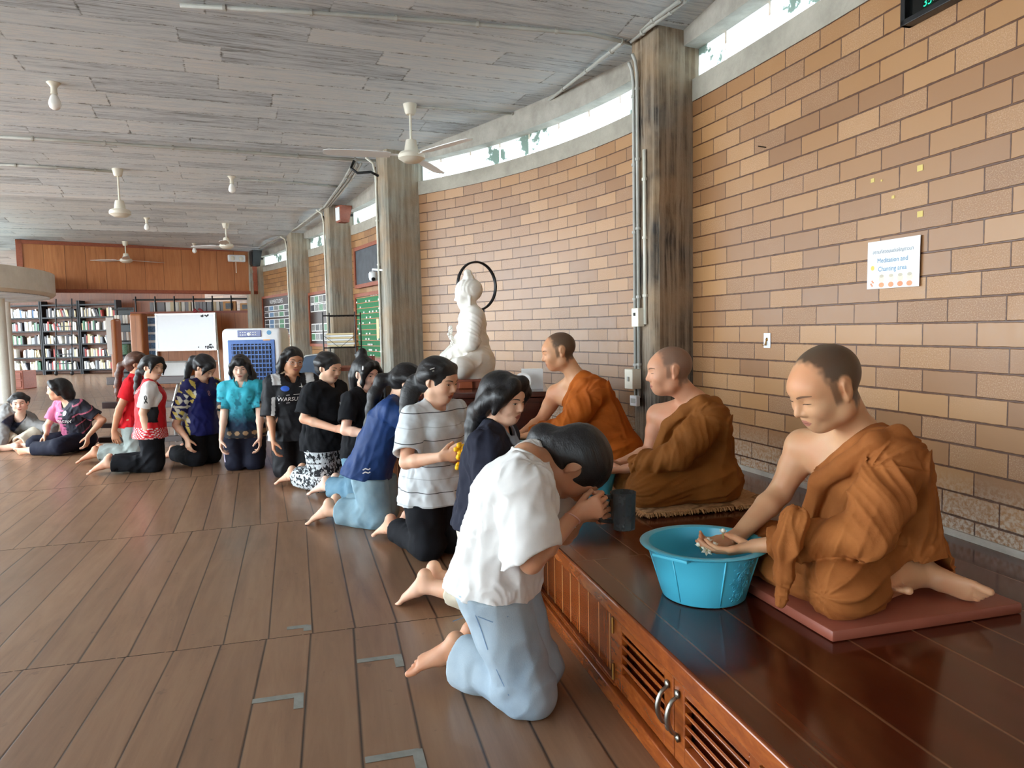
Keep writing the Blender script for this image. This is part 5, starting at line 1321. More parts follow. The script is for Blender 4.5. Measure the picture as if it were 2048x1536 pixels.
def add_hand(S, wr, d, nrm, thumb, curl=.35, s=1., spread=.1, thumb_in=.3, curls=None):
    d = unit(d); nrm = unit(np.array(nrm)-np.dot(nrm, d)*d); t = unit(np.array(thumb)-np.dot(thumb, d)*d-np.dot(thumb, nrm)*nrm)
    S.add(econe(wr+d*.008*s, wr+d*.074*s, (.026*s, .016*s), (.037*s, .0125*s), t), .012*s)
    tips = []
    for i in range(4):
        b = wr+d*(.078-.004*abs(i-1.2))*s+t*(.0275-.0185*i)*s; q = d*math.cos(spread*(1.2-i)*.6)+t*math.sin(spread*(1.2-i)*.6)
        ang = 0; c = (curls[i] if curls else curl)*(1+.08*i); Ls = A3(.043, .027, .021)*(.95, 1.06, 1., .80)[i]*s; rr = A3(.0088, .0080, .0072, .0062)*(1, 1, .97, .88)[i]*s
        p = b-d*.012*s
        S.add(cone(p, b, rr[0]*1.1, rr[0]), .006*s)
        for j in range(3):
            ang += c*(.8, 1.15, .8)[j]; e = b+(q*math.cos(ang)+nrm*math.sin(ang))*Ls[j]
            S.add(cone(b, e, rr[j], rr[j+1]), .0025*s); b = e
        tips.append(b)
    b = wr+d*.022*s+t*.022*s+nrm*.006*s; q = unit(d*.62+t*(.72-thumb_in)+nrm*(.25+thumb_in))
    e = b+q*.044*s; S.add(cone(b, e, .0145*s, .0100*s), .010*s); q2 = unit(q*.8+d*.45+nrm*.2*thumb_in); e2 = e+q2*.030*s; S.add(cone(e, e2, .0098*s, .0075*s), .003*s)
    return tips
def add_foot(S, an, t, sn, s=1., big=1):
    """t: towards the toes; sn: the way the sole faces; big: +1 when the great toe lies on cross(t,sn) side"""
    t = unit(t); sn = unit(np.array(sn)-np.dot(sn, t)*t); w = np.cross(t, sn)*big
    heel = an-t*.028*s+sn*.042*s; mid = an+t*.055*s+sn*.018*s; ballp = an+t*.128*s+sn*.040*s
    S.add(ball(heel, .029*s), .02*s); S.add(cone(an, heel, .034*s, .029*s), .02*s)
    S.add(econe(an+sn*.012*s, mid, (.030*s, .036*s), (.034*s, .027*s), w), .02*s); S.add(econe(mid, ballp, (.034*s, .027*s), (.042*s, .017*s), w), .015*s)
    S.add(econe(heel+t*.02*s, ballp, (.022*s, .02*s), (.03*s, .012*s), w), .02*s)
    for i in range(5):
        b = ballp+w*(.033-.0165*i)*s+t*(.012-.004*i)*s; L = (.036, .034, .030, .026, .021)[i]*s; r = (.0125, .0092, .0088, .0084, .008)[i]*s
        S.add(cone(b, b+t*L*.6-sn*.001, r, r*.95), .004*s); S.add(cone(b+t*L*.6, b+t*L*1.12+sn*.004*s, r*1.05, r), .002*s)
def ik(a, b, l1, l2, pole):
    a, b = np.array(a, float), np.array(b, float); v = b-a; D = np.linalg.norm(v); mx = (l1+l2)*.995
    if D > mx: b = a+v*(mx/D); v = b-a; D = mx
    x = (l1*l1-l2*l2+D*D)/(2*D); hgt = math.sqrt(max(l1*l1-x*x, 0)); u = v/D; p = np.array(pole, float); p = unit(p-np.dot(p, u)*u)
    return a+u*x+p*hgt, b
class Person: pass
def kneel(K, yaw, s, hipback=.03, lean=5, side=0, spread=.085, head=(0, 10, 0), twist=0, hz=.40, headfwd=.02, K2=None, shin=.36, footup=.6, neckfwd=0.):
    p = Person(); p.s = s; R = basis(yaw); Fv, L, U = R[:, 0], R[:, 1], R[:, 2]; K = A3(K[0], K[1], 0)
    p.F, p.L = Fv, L
    p.kn = {'L': K+L*spread*s+U*.062*s, 'R': K-L*spread*s+U*.062*s}
    pel = K-Fv*hipback*s+U*hz*s; p.pel = pel
    Rt = basis(yaw+twist); Ft, Lt = Rt[:, 0], Rt[:, 1]
    le = math.radians(lean); sd = math.radians(side); Ut = unit(U*math.cos(le)+Ft*math.sin(le)+Lt*math.sin(sd)); Ft2 = unit(Ft-np.dot(Ft, Ut)*Ut); Lt2 = np.cross(Ut, Ft2)
    p.Ut, p.Ft, p.Lt = Ut, Ft2, Lt2
    p.waist = pel+Ut*.13*s; p.chest = pel+Ut*.27*s; p.neck = pel+Ut*.405*s+Ft2*neckfwd*s
    p.sh = {'L': p.neck-Ut*.058*s+Lt2*.142*s, 'R': p.neck-Ut*.058*s-Lt2*.142*s}
    p.hip = {'L': pel+L*.082*s-U*.01, 'R': pel-L*.082*s-U*.01}
    p.HR = basis(yaw+head[0], head[1], head[2]); p.hs = .98*s
    p.head = p.neck+(unit(Ut*.75+p.HR[:, 2]*.45)*.128+p.HR[:, 0]*headfwd)*s
    p.an = {}; p.toe = {}; p.sn = {}
    for q, sg in (('L', 1), ('R', -1)):
        p.an[q] = p.kn[q]-Fv*shin*s-L*sg*.03*s+U*.03*s; p.toe[q] = unit(-Fv*.8-U*footup-L*sg*.1); p.sn[q] = unit(-Fv*footup+U*.8)
    p.el = {}; p.wr = {}
    return p
def arms(p, wL, wR, poleL=None, poleR=None, l1=.255, l2=.225):
    for q, w, po, sg in (('L', wL, poleL, 1), ('R', wR, poleR, -1)):
        if po is None: po = -p.Ft*.5+p.Lt*sg*.6-A3(0, 0, .8)
        p.el[q], p.wr[q] = ik(p.sh[q], w, l1*p.s, l2*p.s, po)
def bounds(p, m=.16):
    pts = [p.pel, p.head, p.neck]+[d[q] for d in (p.kn, p.an, p.sh, p.el, p.wr, p.hip) for q in 'LR']+[p.an[q]+p.toe[q]*.2 for q in 'LR']+[p.head+p.HR[:, 2]*.14]+[p.wr[q]+p.hd[q]*.2 for q in 'LR']
    return np.min(pts, 0)-m, np.max(pts, 0)+m
def body(p, name, skin, root, h=.006, male=False, tint=None, floor=0., curl=(.48, .48), face=1., feet=True, thumbs=None, curls=(None, None), thumb_in=(.42, .42)):
    s = p.s; lo, hi = bounds(p, .11); lo[2] = max(lo[2], floor-.01); S = SDF(lo, hi, h); g = 1.16 if male else 1.
    Lt = p.Lt
    S.add(econe(p.pel, p.waist, (.145*s*g, .095*s*g), (.112*s*g, .082*s*g), Lt), .03)
    S.add(econe(p.waist, p.chest, (.112*s*g, .082*s*g), (.128*s*g, .09*s*g), Lt), .03)
    S.add(econe(p.chest, p.neck-p.Ut*.06*s, (.128*s*g, .09*s*g), (.10*s*g, .065*s*g), Lt), .03)
    nb = p.neck; hb = p.head+p.HR@A3(-.028, 0, -.055)*p.hs
    S.add(cone(nb-p.Ut*.03*s, hb, .047*s*g, .046*s*g), .02)
    for q in 'LR':
        S.add(cone(p.sh[q], nb-p.Ut*.005, .043*s*g, .036*s*g), .03); S.add(cone(p.sh[q], p.chest, .05*s*g, .08*s*g), .03)
        m_ = p.sh[q]+(p.el[q]-p.sh[q])*.4
        S.add(cone(p.sh[q], m_, .045*s*g, .040*s*g), .02); S.add(cone(m_, p.el[q], .040*s*g, .033*s*g), .02)
        m2 = p.el[q]+(p.wr[q]-p.el[q])*.3; S.add(cone(p.el[q], m2, .033*s*g, .034*s*g), .012); S.add(econe(m2, p.wr[q], (.034*s*g, .032*s*g), (.024*s*g, .018*s*g), np.cross(p.hd[q], p.hn[q])), .012)
        S.add(cone(p.hip[q], p.kn[q], .080*s*g, .052*s*g), .03)
        m3 = p.kn[q]+(p.an[q]-p.kn[q])*.35; S.add(cone(p.kn[q], m3, .048*s*g, .050*s*g), .02); S.add(cone(m3, p.an[q], .050*s*g, .033*s*g), .02)
        if feet: add_foot(S, p.an[q], p.toe[q], p.sn[q], s*.95, big=1 if q == 'L' else -1)
        i = 0 if q == 'L' else 1
        th = thumbs[i] if thumbs else (np.cross(p.hd[q], p.hn[q])*(1 if q == 'R' else -1))
        p.__dict__.setdefault('tips', {})[q] = add_hand(S, p.wr[q], p.hd[q], p.hn[q], th, curl[i], s*.98*(1.08 if male else 1), curls=curls[i], thumb_in=thumb_in[i])
    add_head(S, p.head, p.HR, p.hs, male, face)
    S.floorcut(floor+.002)
    p.S = S
    def colf(V):
        c = np.ones((len(V), 3)); q = (V-p.head)@p.HR/p.hs; n = np.linalg.norm(q, axis=1)
        hd = n < .16
        bl = np.exp(-(((q[:, 0]-.06)/.03)**2+((np.abs(q[:, 1])-.038)/.02)**2+((q[:, 2]+.028)/.02)**2))*hd
        c *= 1-bl[:, None]*A3(.0, .09, .09)
        for i in 'LR':
            for t in p.tips[i]:
                f = np.exp(-((V-t)**2).sum(1)/.016**2); c *= 1-f[:, None]*A3(.0, .10, .09)
            f = np.exp(-((V-p.an[i]-p.toe[i]*.1)**2).sum(1)/.07**2); c *= 1-f[:, None]*A3(.0, .07, .07)
        if tint: c = tint(q, c, hd)
        return c
    o = sdf_obj(name, S, skin, root, None, colf, 2); p.body = o; p.root = root
    return o
def face_parts(p, eye=.6, brow=None, lip=None, mouth_open=False, smile=0., nearside=None, brow_w=.005):
    bv = bvh_of(p.body); c, R, hs = p.head, p.HR, p.hs; ri, up = R[:, 1], R[:, 2]
    D = lambda pts: [(a*hs, b*hs) for a, b in pts]
    c0 = c
    kw = dict(back=.2*hs)
    for y in (-1, 1):
        n = 7; xs = [-.0145+.029*k/(n-1) for k in range(n)]
        hu = [.0062*eye*math.sin(PI*k/(n-1))**.8 for k in range(n)]
        tl = lambda x: y*x*.12*y
        outl = [(y*.031+x, .0005+(x*y)*.10+h_) for x, h_ in zip(xs, hu)]+[(y*.031+x, .0005+(x*y)*.10-h_*.55-.0006) for x, h_ in list(zip(xs, hu))[::-1][1:-1]]
        if eye > .25:
            decal('eye', bv, p.root, M['eye_white'], c0, ri, up, D(outl), .0006*hs, **kw)
            decal('iris', bv, p.root, M['iris'], c0, ri, up, D([(y*.031+.0058*math.cos(2*PI*k/12), .0006+min(.0062*eye*.96, max(-.0036*eye-.0004, .0056*math.sin(2*PI*k/12)))) for k in range(12)]), .0011*hs, **kw)
        strip('upper_eyelid', bv, p.root, M['brow'], c0, ri, up, D([(y*.031+x, .0008+(x*y)*.10+h_-(.0022 if eye <= .25 else 0)) for x, h_ in zip(xs, hu)]), [.0012*hs, .0020*hs, .0024*hs, .0024*hs, .0024*hs, .0020*hs, .0012*hs], .0015*hs, **kw)
        strip('eyebrow', bv, p.root, brow or M['brow_soft'], c0, ri, up, D([(y*(.013+.038*k/6), .0185+.006*math.sin(PI*k/6*.8)-.002*(k/6)) for k in range(7)]), [w_*hs*brow_w/.005 for w_ in (.0040, .0052, .0054, .0050, .0042, .0032, .0018)], .0010*hs, **kw)
    lm = lip or M['lip']; sm = smile
    cor = lambda x: sm*.006*(abs(x)/.022)**2
    up_l = [(-.022, -.0585), (-.012, -.0525), (-.004, -.0500), (0, -.0512), (.004, -.0500), (.012, -.0525), (.022, -.0585), (.010, -.0592), (0, -.0595), (-.010, -.0592)]
    lo_l = [(-.021, -.0590), (-.010, -.0597), (0, -.0600), (.010, -.0597), (.021, -.0590), (.012, -.0665), (0, -.0700), (-.012, -.0665)]
    decal('upper_lip', bv, p.root, lm, c0, ri, up, D([(a*(1+.1*sm), b+cor(a)) for a, b in up_l]), .0007*hs, **kw)
    decal('lower_lip', bv, p.root, lm, c0, ri, up, D([(a*(1+.1*sm), b+cor(a)) for a, b in lo_l]), .0007*hs, **kw)
    strip('mouth', bv, p.root, M['mouthline'] if not mouth_open else M['print_white'], c0, ri, up, D([(x*(1+.1*sm), -.0595+cor(x)) for x in (-.022, -.014, -.007, 0, .007, .014, .022)]), [.0008*hs, .0014*hs, .0018*hs, .0018*hs, .0018*hs, .0014*hs, .0008*hs] if not mouth_open else [.001*hs, .0034*hs, .0044*hs, .0044*hs, .0044*hs, .0034*hs, .001*hs], .0012*hs, **kw)
    for y in (-1, 1): decal('nostril', bv, p.root, M['mouthline'], c0, ri, up, D([(y*.007+.0032*math.cos(k*PI/4), -.0375+.0014*math.sin(k*PI/4)) for k in range(8)]), .0006*hs, **kw)
def hair(p, style='tail', mat=None, h=.005, tail=None, bangs=None, ear=True, strand='x', part=None, extra=None, hairline=1., fringe=None, k=.028, back_low=-.055):
    """cap fitted to the skull with the face cut away, plus locks given in head coordinates [(points),(radii)]"""
    c, R, hs = p.head, p.HR, p.hs; P = lambda q: c+R@A3(*q)*hs
    locks = (tail or [])+(bangs or [])+(extra or [])
    pts = [P((x, y, z)) for x in (-.14, .12) for y in (-.11, .11) for z in (-.09, .14)]+[P(q) if not isinstance(q, np.ndarray) else q for L_ in locks for q in L_[0]]
    S = SDF(np.min(pts, 0)-.04, np.max(pts, 0)+.04, h)
    S.add(ell(P((-.017, 0, .028)), A3(.108, .087, .094)*hs, R), 0)
    S.add(ell(P((-.045, 0, -.015)), A3(.076, .076, .075)*hs, R), .02)
    S.sub(ell(P((.112, 0, -.055*hairline)), A3(.082, .090, .112)*hs, R), .008)
    S.sub(ell(P((.045, 0, -.10)), A3(.072, .10, .085)*hs, R), .01)
    if ear:
        for y in (-1, 1): S.sub(ell(P((.004, y*.092, -.012)), A3(.030, .034, .036)*hs, R), .008)
    S.cut(P((0, 0, back_low)), -R[:, 2]+R[:, 0]*.5, k=.02)
    for pts_, rad in locks:
        Q = [P(q) if not isinstance(q, np.ndarray) else q for q in pts_]
        for i in range(len(Q)-1): S.add(cone(Q[i], Q[i+1], rad[i]*hs, rad[i+1]*hs), k)
    ax_ = {'x': 0, 'z': 2}[strand]
    def dfn(V):
        q = (V-c)@R; q = q*np.where(np.arange(3) == ax_, 6., 75.); return .0014*hs*vnoise(q+.7*vnoise(q*.3)[:, None])
    S.disp(dfn)
    def tc(V):
        q = (V-c)@R
        return q[:, [1, 2, 0]] if strand == 'x' else q
    return sdf_obj('hair', S, mat or M['hair'], p.root, tc, None, 1)
def lock(*pts, r): return (list(pts), r)
def shirt(p, mat, name='shirt', h=.007, loose=.012, sleeve=.8, hem=.07, neck_r=.054, wr=(.012, 17.), long=False, flare=.0, tcolor=None, belly=0., collar=.0055, sleeve_r=.060, neck_drop=.0, vneck=0., colf=None, seed=0., open_front=False, floor=None, cutmix=.15):
    s = p.s; lo, hi = bounds(p, .14); S = SDF(lo, hi, h); Lt, Ut, Ft = p.Lt, p.Ut, p.Ft; l = loose
    hemc = p.pel-Ut*hem*s
    S.add(econe(hemc-Ut*.04-A3(0, 0, .03), p.waist, ((.176+l+flare)*s, (.136+l+flare)*s), ((.128+l)*s, (.100+l+belly)*s), Lt), .03)
    S.add(econe(p.waist, p.chest, ((.128+l)*s, (.100+l+belly)*s), ((.140+l)*s, (.104+l)*s), Lt), .03)
    S.add(econe(p.chest, p.neck-Ut*.065*s, ((.140+l)*s, (.104+l)*s), (.112*s, .076*s), Lt), .03)
    for sg in (1, -1): S.add(ell(p.chest+Ft*(.072+l*.7)*s+Lt*sg*.058*s+Ut*.005, A3(.042, .052, .055)*s, np.stack([Ft, Lt, Ut], 1)), .03)
    Fn = {}
    for q in 'LR':
        sh, el = p.sh[q], p.el[q]
        S.add(cone(sh+(p.neck-sh)*.0, p.neck-Ut*.012*s, (sleeve_r-.006)*s, .047*s), .03); S.add(cone(sh, p.chest, (sleeve_r)*s, .09*s), .03)
    torsoS = S
    fr = np.stack([Lt, Ft, Ut], 1)
    if long:
        for q in 'LR':
            S.add(cone(p.sh[q], p.el[q], sleeve_r*s, (sleeve_r-.008)*s), .02); S.add(cone(p.el[q], p.el[q]+(p.wr[q]-p.el[q])*.97, (sleeve_r-.008)*s, (sleeve_r-.018)*s), .015)
    else:
        for q in 'LR':
            e = p.sh[q]+(p.el[q]-p.sh[q])*sleeve; d = unit(p.el[q]-p.sh[q])
            A = S.like()
            A.add(cone(p.sh[q], e+d*.06, sleeve_r*s, (sleeve_r+.008)*s), 0); nd = unit(d+cutmix*unit(p.wr[q]-p.el[q])); A.cut(e, nd, np.minimum(p.sh[q], e)-.22, np.maximum(p.sh[q], e)+.22, .003)
            Fn[q] = (e, d)
            hh = np.maximum(.007-np.abs(S.d-A.d), 0)/.007; S.d = np.minimum(S.d, A.d)-hh*hh*.00175
    w1 = wrinkle(fr, wr[0], wr[1]*.55, (1, 1, .45), seed); w2 = wrinkle(fr@np.array([[.8, 0, .6], [0, 1, 0], [-.6, 0, .8]]), wr[0]*.6, wr[1]*1.3, (1, 1, .35), seed+5)
    w3 = wrinkle(fr@np.array([[.8, 0, -.6], [0, 1, 0], [.6, 0, .8]]), wr[0]*.6, wr[1]*1.2, (1, 1, .3), seed+15)
    fl = folds([(p.sh[q], p.hip[q]-A3(0, 0, .06), Ft, 1.2, 7., wr[0]*.36, 3.) for q in 'LR']+[(p.sh[q], p.el[q], A3(0, 0, 1), 9., 1., wr[0]*.30, 3.) for q in 'LR'], .05)
    def alld(V):
        k_ = np.ones(len(V))
        for e, d in Fn.values(): k_ = np.minimum(k_, .12+.88*sstep(.045, .12, np.linalg.norm(V-e, axis=1)))
        return (w1(V)+w2(V)+w3(V)*(1.2-np.clip(((V-p.pel)@Ut)/(.4*s), 0, 1))+fl(V))*k_
    S.disp(alld)
    for q, (e, d) in Fn.items(): S.sub(cone(e-d*.028*s, e+d*.008, (sleeve_r-.013)*s, (sleeve_r-.010)*s), .003)
    hn_ = -unit(Ut*.45+A3(0, 0, .55)); S.cut(p.pel+hn_*hem*s, hn_, k=.004)
    nb = p.neck+(Ft*.012-Ut*neck_drop)*s
    S.sub(cone(nb-Ut*.03*s+Ft*(.012+vneck*.4), nb+Ut*.12*s, neck_r*s, (neck_r+.012)*s), .008)
    S.sub(ell(p.head, A3(.085, .07, .09)*s, p.HR), .004)
    if vneck: S.sub(cone(nb+Ft*.05*s-Ut*(.05+vneck)*s, nb+Ft*.08*s+Ut*.05*s, .012*s, .05*s), .006)
    if floor is not None: S.floorcut(floor)
    def tc(V): q = V-p.pel; return np.stack([q@Ft, q@Lt, q@Ut], 1)/s
    o = sdf_obj(name, S, mat, p.root, tc, colf, 2)
    if collar:
        C = []; n = 20; rc = neck_r*s
        bv = bvh_of(o); b = MB(); ring = []
        for k in range(n):
            a = 2*PI*k/n; q = nb+Lt*(rc+.004)*math.cos(a)+Ft*((rc+.003)*math.sin(a)+(.006 if math.sin(a) > 0 else 0))
            hit = bv.ray_cast(Vector(q+Ut*.10), Vector(-Ut), .3)
            ring.append(np.array(hit[0])+Ut*.001 if hit[0] is not None else q)
        b.tube(ring, collar, 8, closed=True); b.build('collar', mat, p.root, smooth=True)
    return o
def pants(p, mat, name='trousers', h=.007, r=(.098, .074, .064), cuff=.86, wr=(.011, 15.), top=.06, floor=0., colf=None, seed=3., roll=None, hem=None):
    s = p.s; lo, hi = bounds(p, .16); lo[2] = floor-.01; hi[2] = min(hi[2], p.pel[2]+.26); S = SDF(lo, hi, h)
    S.add(econe(p.pel+p.Ut*top*s, p.pel-A3(0, 0, .02), (.126*s, .095*s), (.148*s, .116*s), p.L), .02)
    for q in 'LR':
        kn, hp, an = p.kn[q], p.hip[q], p.an[q]
        S.add(cone(hp, kn+A3(0, 0, .012), r[0]*s, r[1]*s), .035)
        e = kn+(an-kn)*cuff; d = unit(an-kn)
        A = S.like()
        A.add(cone(kn+A3(0, 0, .008), e+d*.05+A3(0, 0, .006), r[1]*s*.98, r[2]*s), 0); A.cut(e, d, np.minimum(kn, e)-.15, np.maximum(kn, e)+.18, .003)
        A.sub(cone(e-d*.05*s, e+d*.06, (r[2]-.007)*s, (r[2]-.004)*s), .003)
        hh = np.maximum(.025-np.abs(S.d-A.d), 0)/.025; S.d = np.minimum(S.d, A.d)-hh*hh*.00625
        if roll: S.add(cone(e-d*roll*s, e-d*.004, (r[2]+.013)*s, (r[2]+.016)*s), .002); S.cut(e, d, e-.12, e+.16, .003); S.sub(cone(e-d*.04*s, e+d*.06, (r[2]-.006)*s, (r[2]-.004)*s), .003)
    fr = np.stack([p.L, p.F, A3(0, 0, 1)], 1)
    w1 = wrinkle(fr, wr[0], wr[1]*.6, (1, 1, .45), seed); w2 = wrinkle(fr@np.array([[1, 0, 0], [0, .7, .7], [0, -.7, .7]]), wr[0]*.8, wr[1], (.7, 1.2, .6), seed+7)
    def dfn(V):
        kz = np.zeros(len(V))
        for q in 'LR': kz = np.maximum(kz, np.exp(-((V-(p.kn[q]-p.F*.06*s+A3(0, 0, .05)))**2).sum(1)/.12**2))
        return w1(V)*.7+w2(V)*(.5+1.1*kz)
    S.disp(dfn); S.floorcut(floor+.001)
    if hem is not None: hn_ = -unit(p.Ut*.45+A3(0, 0, .55)); S.cut(p.pel+hn_*(hem-.014)*s, -hn_, k=.004)
    def tc(V): q = V-p.pel; return np.stack([q@p.F, q@p.L, q[:, 2]], 1)/s
    return sdf_obj(name, S, mat, p.root, tc, colf, 2)
def cut_leg_part(name, p, q, mat, line, w, off=.002):
    pass
# ------------------------------------------------------------------ the kneeling line
CL = {}
CL['white'] = mat_cloth('white_cotton', (222, 220, 218), var=.03, bump=.2)
def mat_jeans(name, col, fade):
    t = NT(name); v = t.coord(); tc = t.attr('tc'); n = t.noise(v, 7., 5, .6); f = t.noise(t.mapping(tc, sc=(2.2, 2.2, 1.2)), 2.2, 4, .55)
    tw = t.noise(t.mapping(v, rot=(0, .7, .3), sc=(1, 1, .2)), 700., 2)
    k = t.ramp(t.math('ADD', t.math('MULTIPLY', f, .75), t.math('MULTIPLY', n, .25)), [(.32, srgb(*col)), (.62, srgb(*fade))])
    k = t.mix(t.math('MULTIPLY', tw, .18), k, srgb(*[x*.7 for x in col])); t.base(k); t.set(Roughness=.9, Specular_IOR_Level=.2)
    t.bump(t.math('ADD', tw, t.noise(v, 40., 4)), .2, .004); return t.mat
CL['jeans_light'] = mat_jeans('light_denim', (138, 156, 172), (176, 190, 199))
CL['jeans_mid'] = mat_jeans('washed_denim', (84, 122, 146), (128, 162, 180))
CL['jeans_pale'] = mat_jeans('pale_washed_denim', (112, 144, 162), (160, 186, 196))
CL['black'] = mat_cloth('black_cotton', (24, 25, 29), var=.2)
CL['black_sport'] = mat_cloth('black_sports_cloth', (30, 30, 34), .6, var=.15)
CL['navy_pants'] = mat_cloth('navy_track_cloth', (26, 28, 44), .8, var=.15)
CL['dark_pants'] = mat_cloth('black_trouser_cloth', (22, 23, 28), .85, var=.2)
CL['cream'] = mat_cloth('cream_linen', (226, 216, 194), var=.06)
CL['cardigan'] = mat_cloth('dark_navy_knit', (34, 36, 50), .8, var=.18)
CL['blue_jersey'] = mat_cloth('royal_blue_jersey', (32, 60, 112), .55, var=.14)
CL['grey_tee'] = mat_cloth('grey_blue_cotton', (150, 166, 184), var=.06)
CL['red'] = mat_cloth('red_cotton', (204, 30, 40), var=.1)
CL['sage'] = mat_cloth('grey_green_cotton', (150, 160, 156), var=.1)
CL['grey_jacket'] = mat_cloth('grey_nylon', (132, 130, 128), .6, var=.1)
CL['dark_inner'] = mat_cloth('dark_inner_shirt', (34, 36, 52), .8)
CL['white_pants'] = mat_cloth('off_white_cotton', (214, 204, 184), var=.06)
WHERE = []
def girl(name_label, K, z=0): return thing('person', name_label, 'person', (K[0], K[1], z), 'students kneeling before the monks')
def hands(p, dL, nL, dR, nR):
    p.hd = {'L': unit(dL), 'R': unit(dR)}; p.hn = {'L': unit(nL), 'R': unit(nR)}
# 1 --- bowing girl in white
def person_white():
    K = (.045, 2.245); yaw = -10
    p = kneel(K, yaw, 1.0, hipback=.115, lean=16, spread=.085, head=(4, 74, 0), K2=None, neckfwd=.0)
    p.hs = 1.06; p.head = at(1150, 930, 2.33)
    arms(p, at(1160, 1030, 2.36), at(1153, 1028, 2.19), poleL=A3(-.3, .7, -1), poleR=A3(-.35, -.45, -1))
    p.an['R'] = at(914, 1306, 2.37); p.toe['R'] = unit(at(838, 1352, 2.40)-p.an['R']); p.sn['R'] = A3(-.6, -.1, .75); p.an['L'] = at(946, 1284, 2.52); p.toe['L'] = unit(A3(-.75, .2, -.65)); p.sn['L'] = A3(-.6, 0, .75)
    p.sh['R'] = at(1050, 975, 2.13); p.sh['L'] = at(1092, 935, 2.44); p.el['R'] = at(1062, 1124, 2.05); p.el['L'] = at(1128, 1070, 2.46)
    hands(p, (1, -.25, .22), (.1, -1, .1), (1, .12, .30), (.0, 1, .0))
    t = girl('person in white T-shirt and pale jeans bowing over a smoky pitcher', K)
    body(p, 'body', M['skin_girl2'], t, h=.0048, curl=(.95, .95), thumbs=(A3(-.2, 0, 1), A3(-.2, 0, 1)), thumb_in=(.45, .45))
    face_parts(p, eye=.15)
    hair(p, tail=[lock((-.07, 0, -.035), (-.10, .03, -.07), (-.06, .075, -.13), r=(.045, .045, .04)), (([(-.05, .06, -.12), at(1140, 1000, 2.47), at(1150, 1066, 2.47)]), [.045, .03, .008])],
         h=.0042, ear=True, back_low=-.045)
    sh = shirt(p, CL['white'], 'shirt', h=.0055, loose=.016, sleeve=.90, cutmix=.4, hem=.035, sleeve_r=.076, wr=(.017, 13.), flare=.0, neck_r=.058, belly=.0, seed=1.)
    jn = pants(p, CL['jeans_light'], 'jeans', h=.0055, r=(.108, .082, .074), cuff=.84, roll=.06, wr=(.012, 13.), hem=.035, seed=2.)
    bv = bvh_of(jn); R = p
    side = p.F*.0-p.L
    c = p.pel-p.L*.05+A3(0, 0, 0)
    # side seam, back pocket, front pocket
    ri, up = p.F, A3(0, 0, 1)
    strip('side_seam', bv, t, M['print_blue'] if 0 else plain('seam_line', (96, 122, 150), .9), p.pel-p.L*.2, ri, up, [(-.022, -.06), (-.01, -.10), (.01, -.16), (.045, -.25), (.07, -.31)], .003, .001, .25)  # side seam drawn as a thin darker blue line
    pk = plain('stitching', (104, 130, 158), .9)
    strip('back_pocket', bv, t, pk, p.pel-p.L*.2, ri, up, [(-.085, -.05), (-.082, -.11)], .0028, .001, .25)
    strip('back_pocket', bv, t, pk, p.pel-p.L*.2, ri, up, [(-.082, -.11), (-.12, -.125)], .0028, .001, .25)
    strip('front_pocket', bv, t, pk, p.pel-p.L*.2, ri, up, [(-.015, -.062), (.03, -.075), (.075, -.062)], .0035, .001, .25)
    b = MB(); w = p.wr['R']; d = unit(p.el['R']-w); Fm = frame(d)
    b.tube([w+d*.022+Fm@A3(.027*math.cos(q), .024*math.sin(q), .006*math.sin(q)) for q in [2*PI*k/20 for k in range(20)]], .0018, 6, closed=True); b.build('wristband', plain('pink_cord', (226, 176, 166), .7), t)
    # pitcher held out in both hands
    c = at(1247, 1057, 2.29); pt = thing('pitcher', 'smoky translucent plastic pitcher held out by the bowing person', 'pitcher', c)
    b = MB(); b.lathe(c, [(0, .0), (.036, .0), (.038, .003), (.0415, .115), (.043, .119), (.041, .120), (.0395, .115), (.036, .006), (0, .005)], 12); b.build('pitcher_body', M['smoky'], pt, smooth=True, autosmooth=25)
    b = MB(); hdv = unit(A3(-1, -.06, 0))
    b.tube([c+hdv*.040+A3(0, 0, .103), c+hdv*.062+A3(0, 0, .108), c+hdv*.082+A3(0, 0, .098), c+hdv*.085+A3(0, 0, .06), c+hdv*.070+A3(0, 0, .028), c+hdv*.038+A3(0, 0, .024)], .0075, 8); b.build('handle', M['smoky'], pt, smooth=True)
    return p

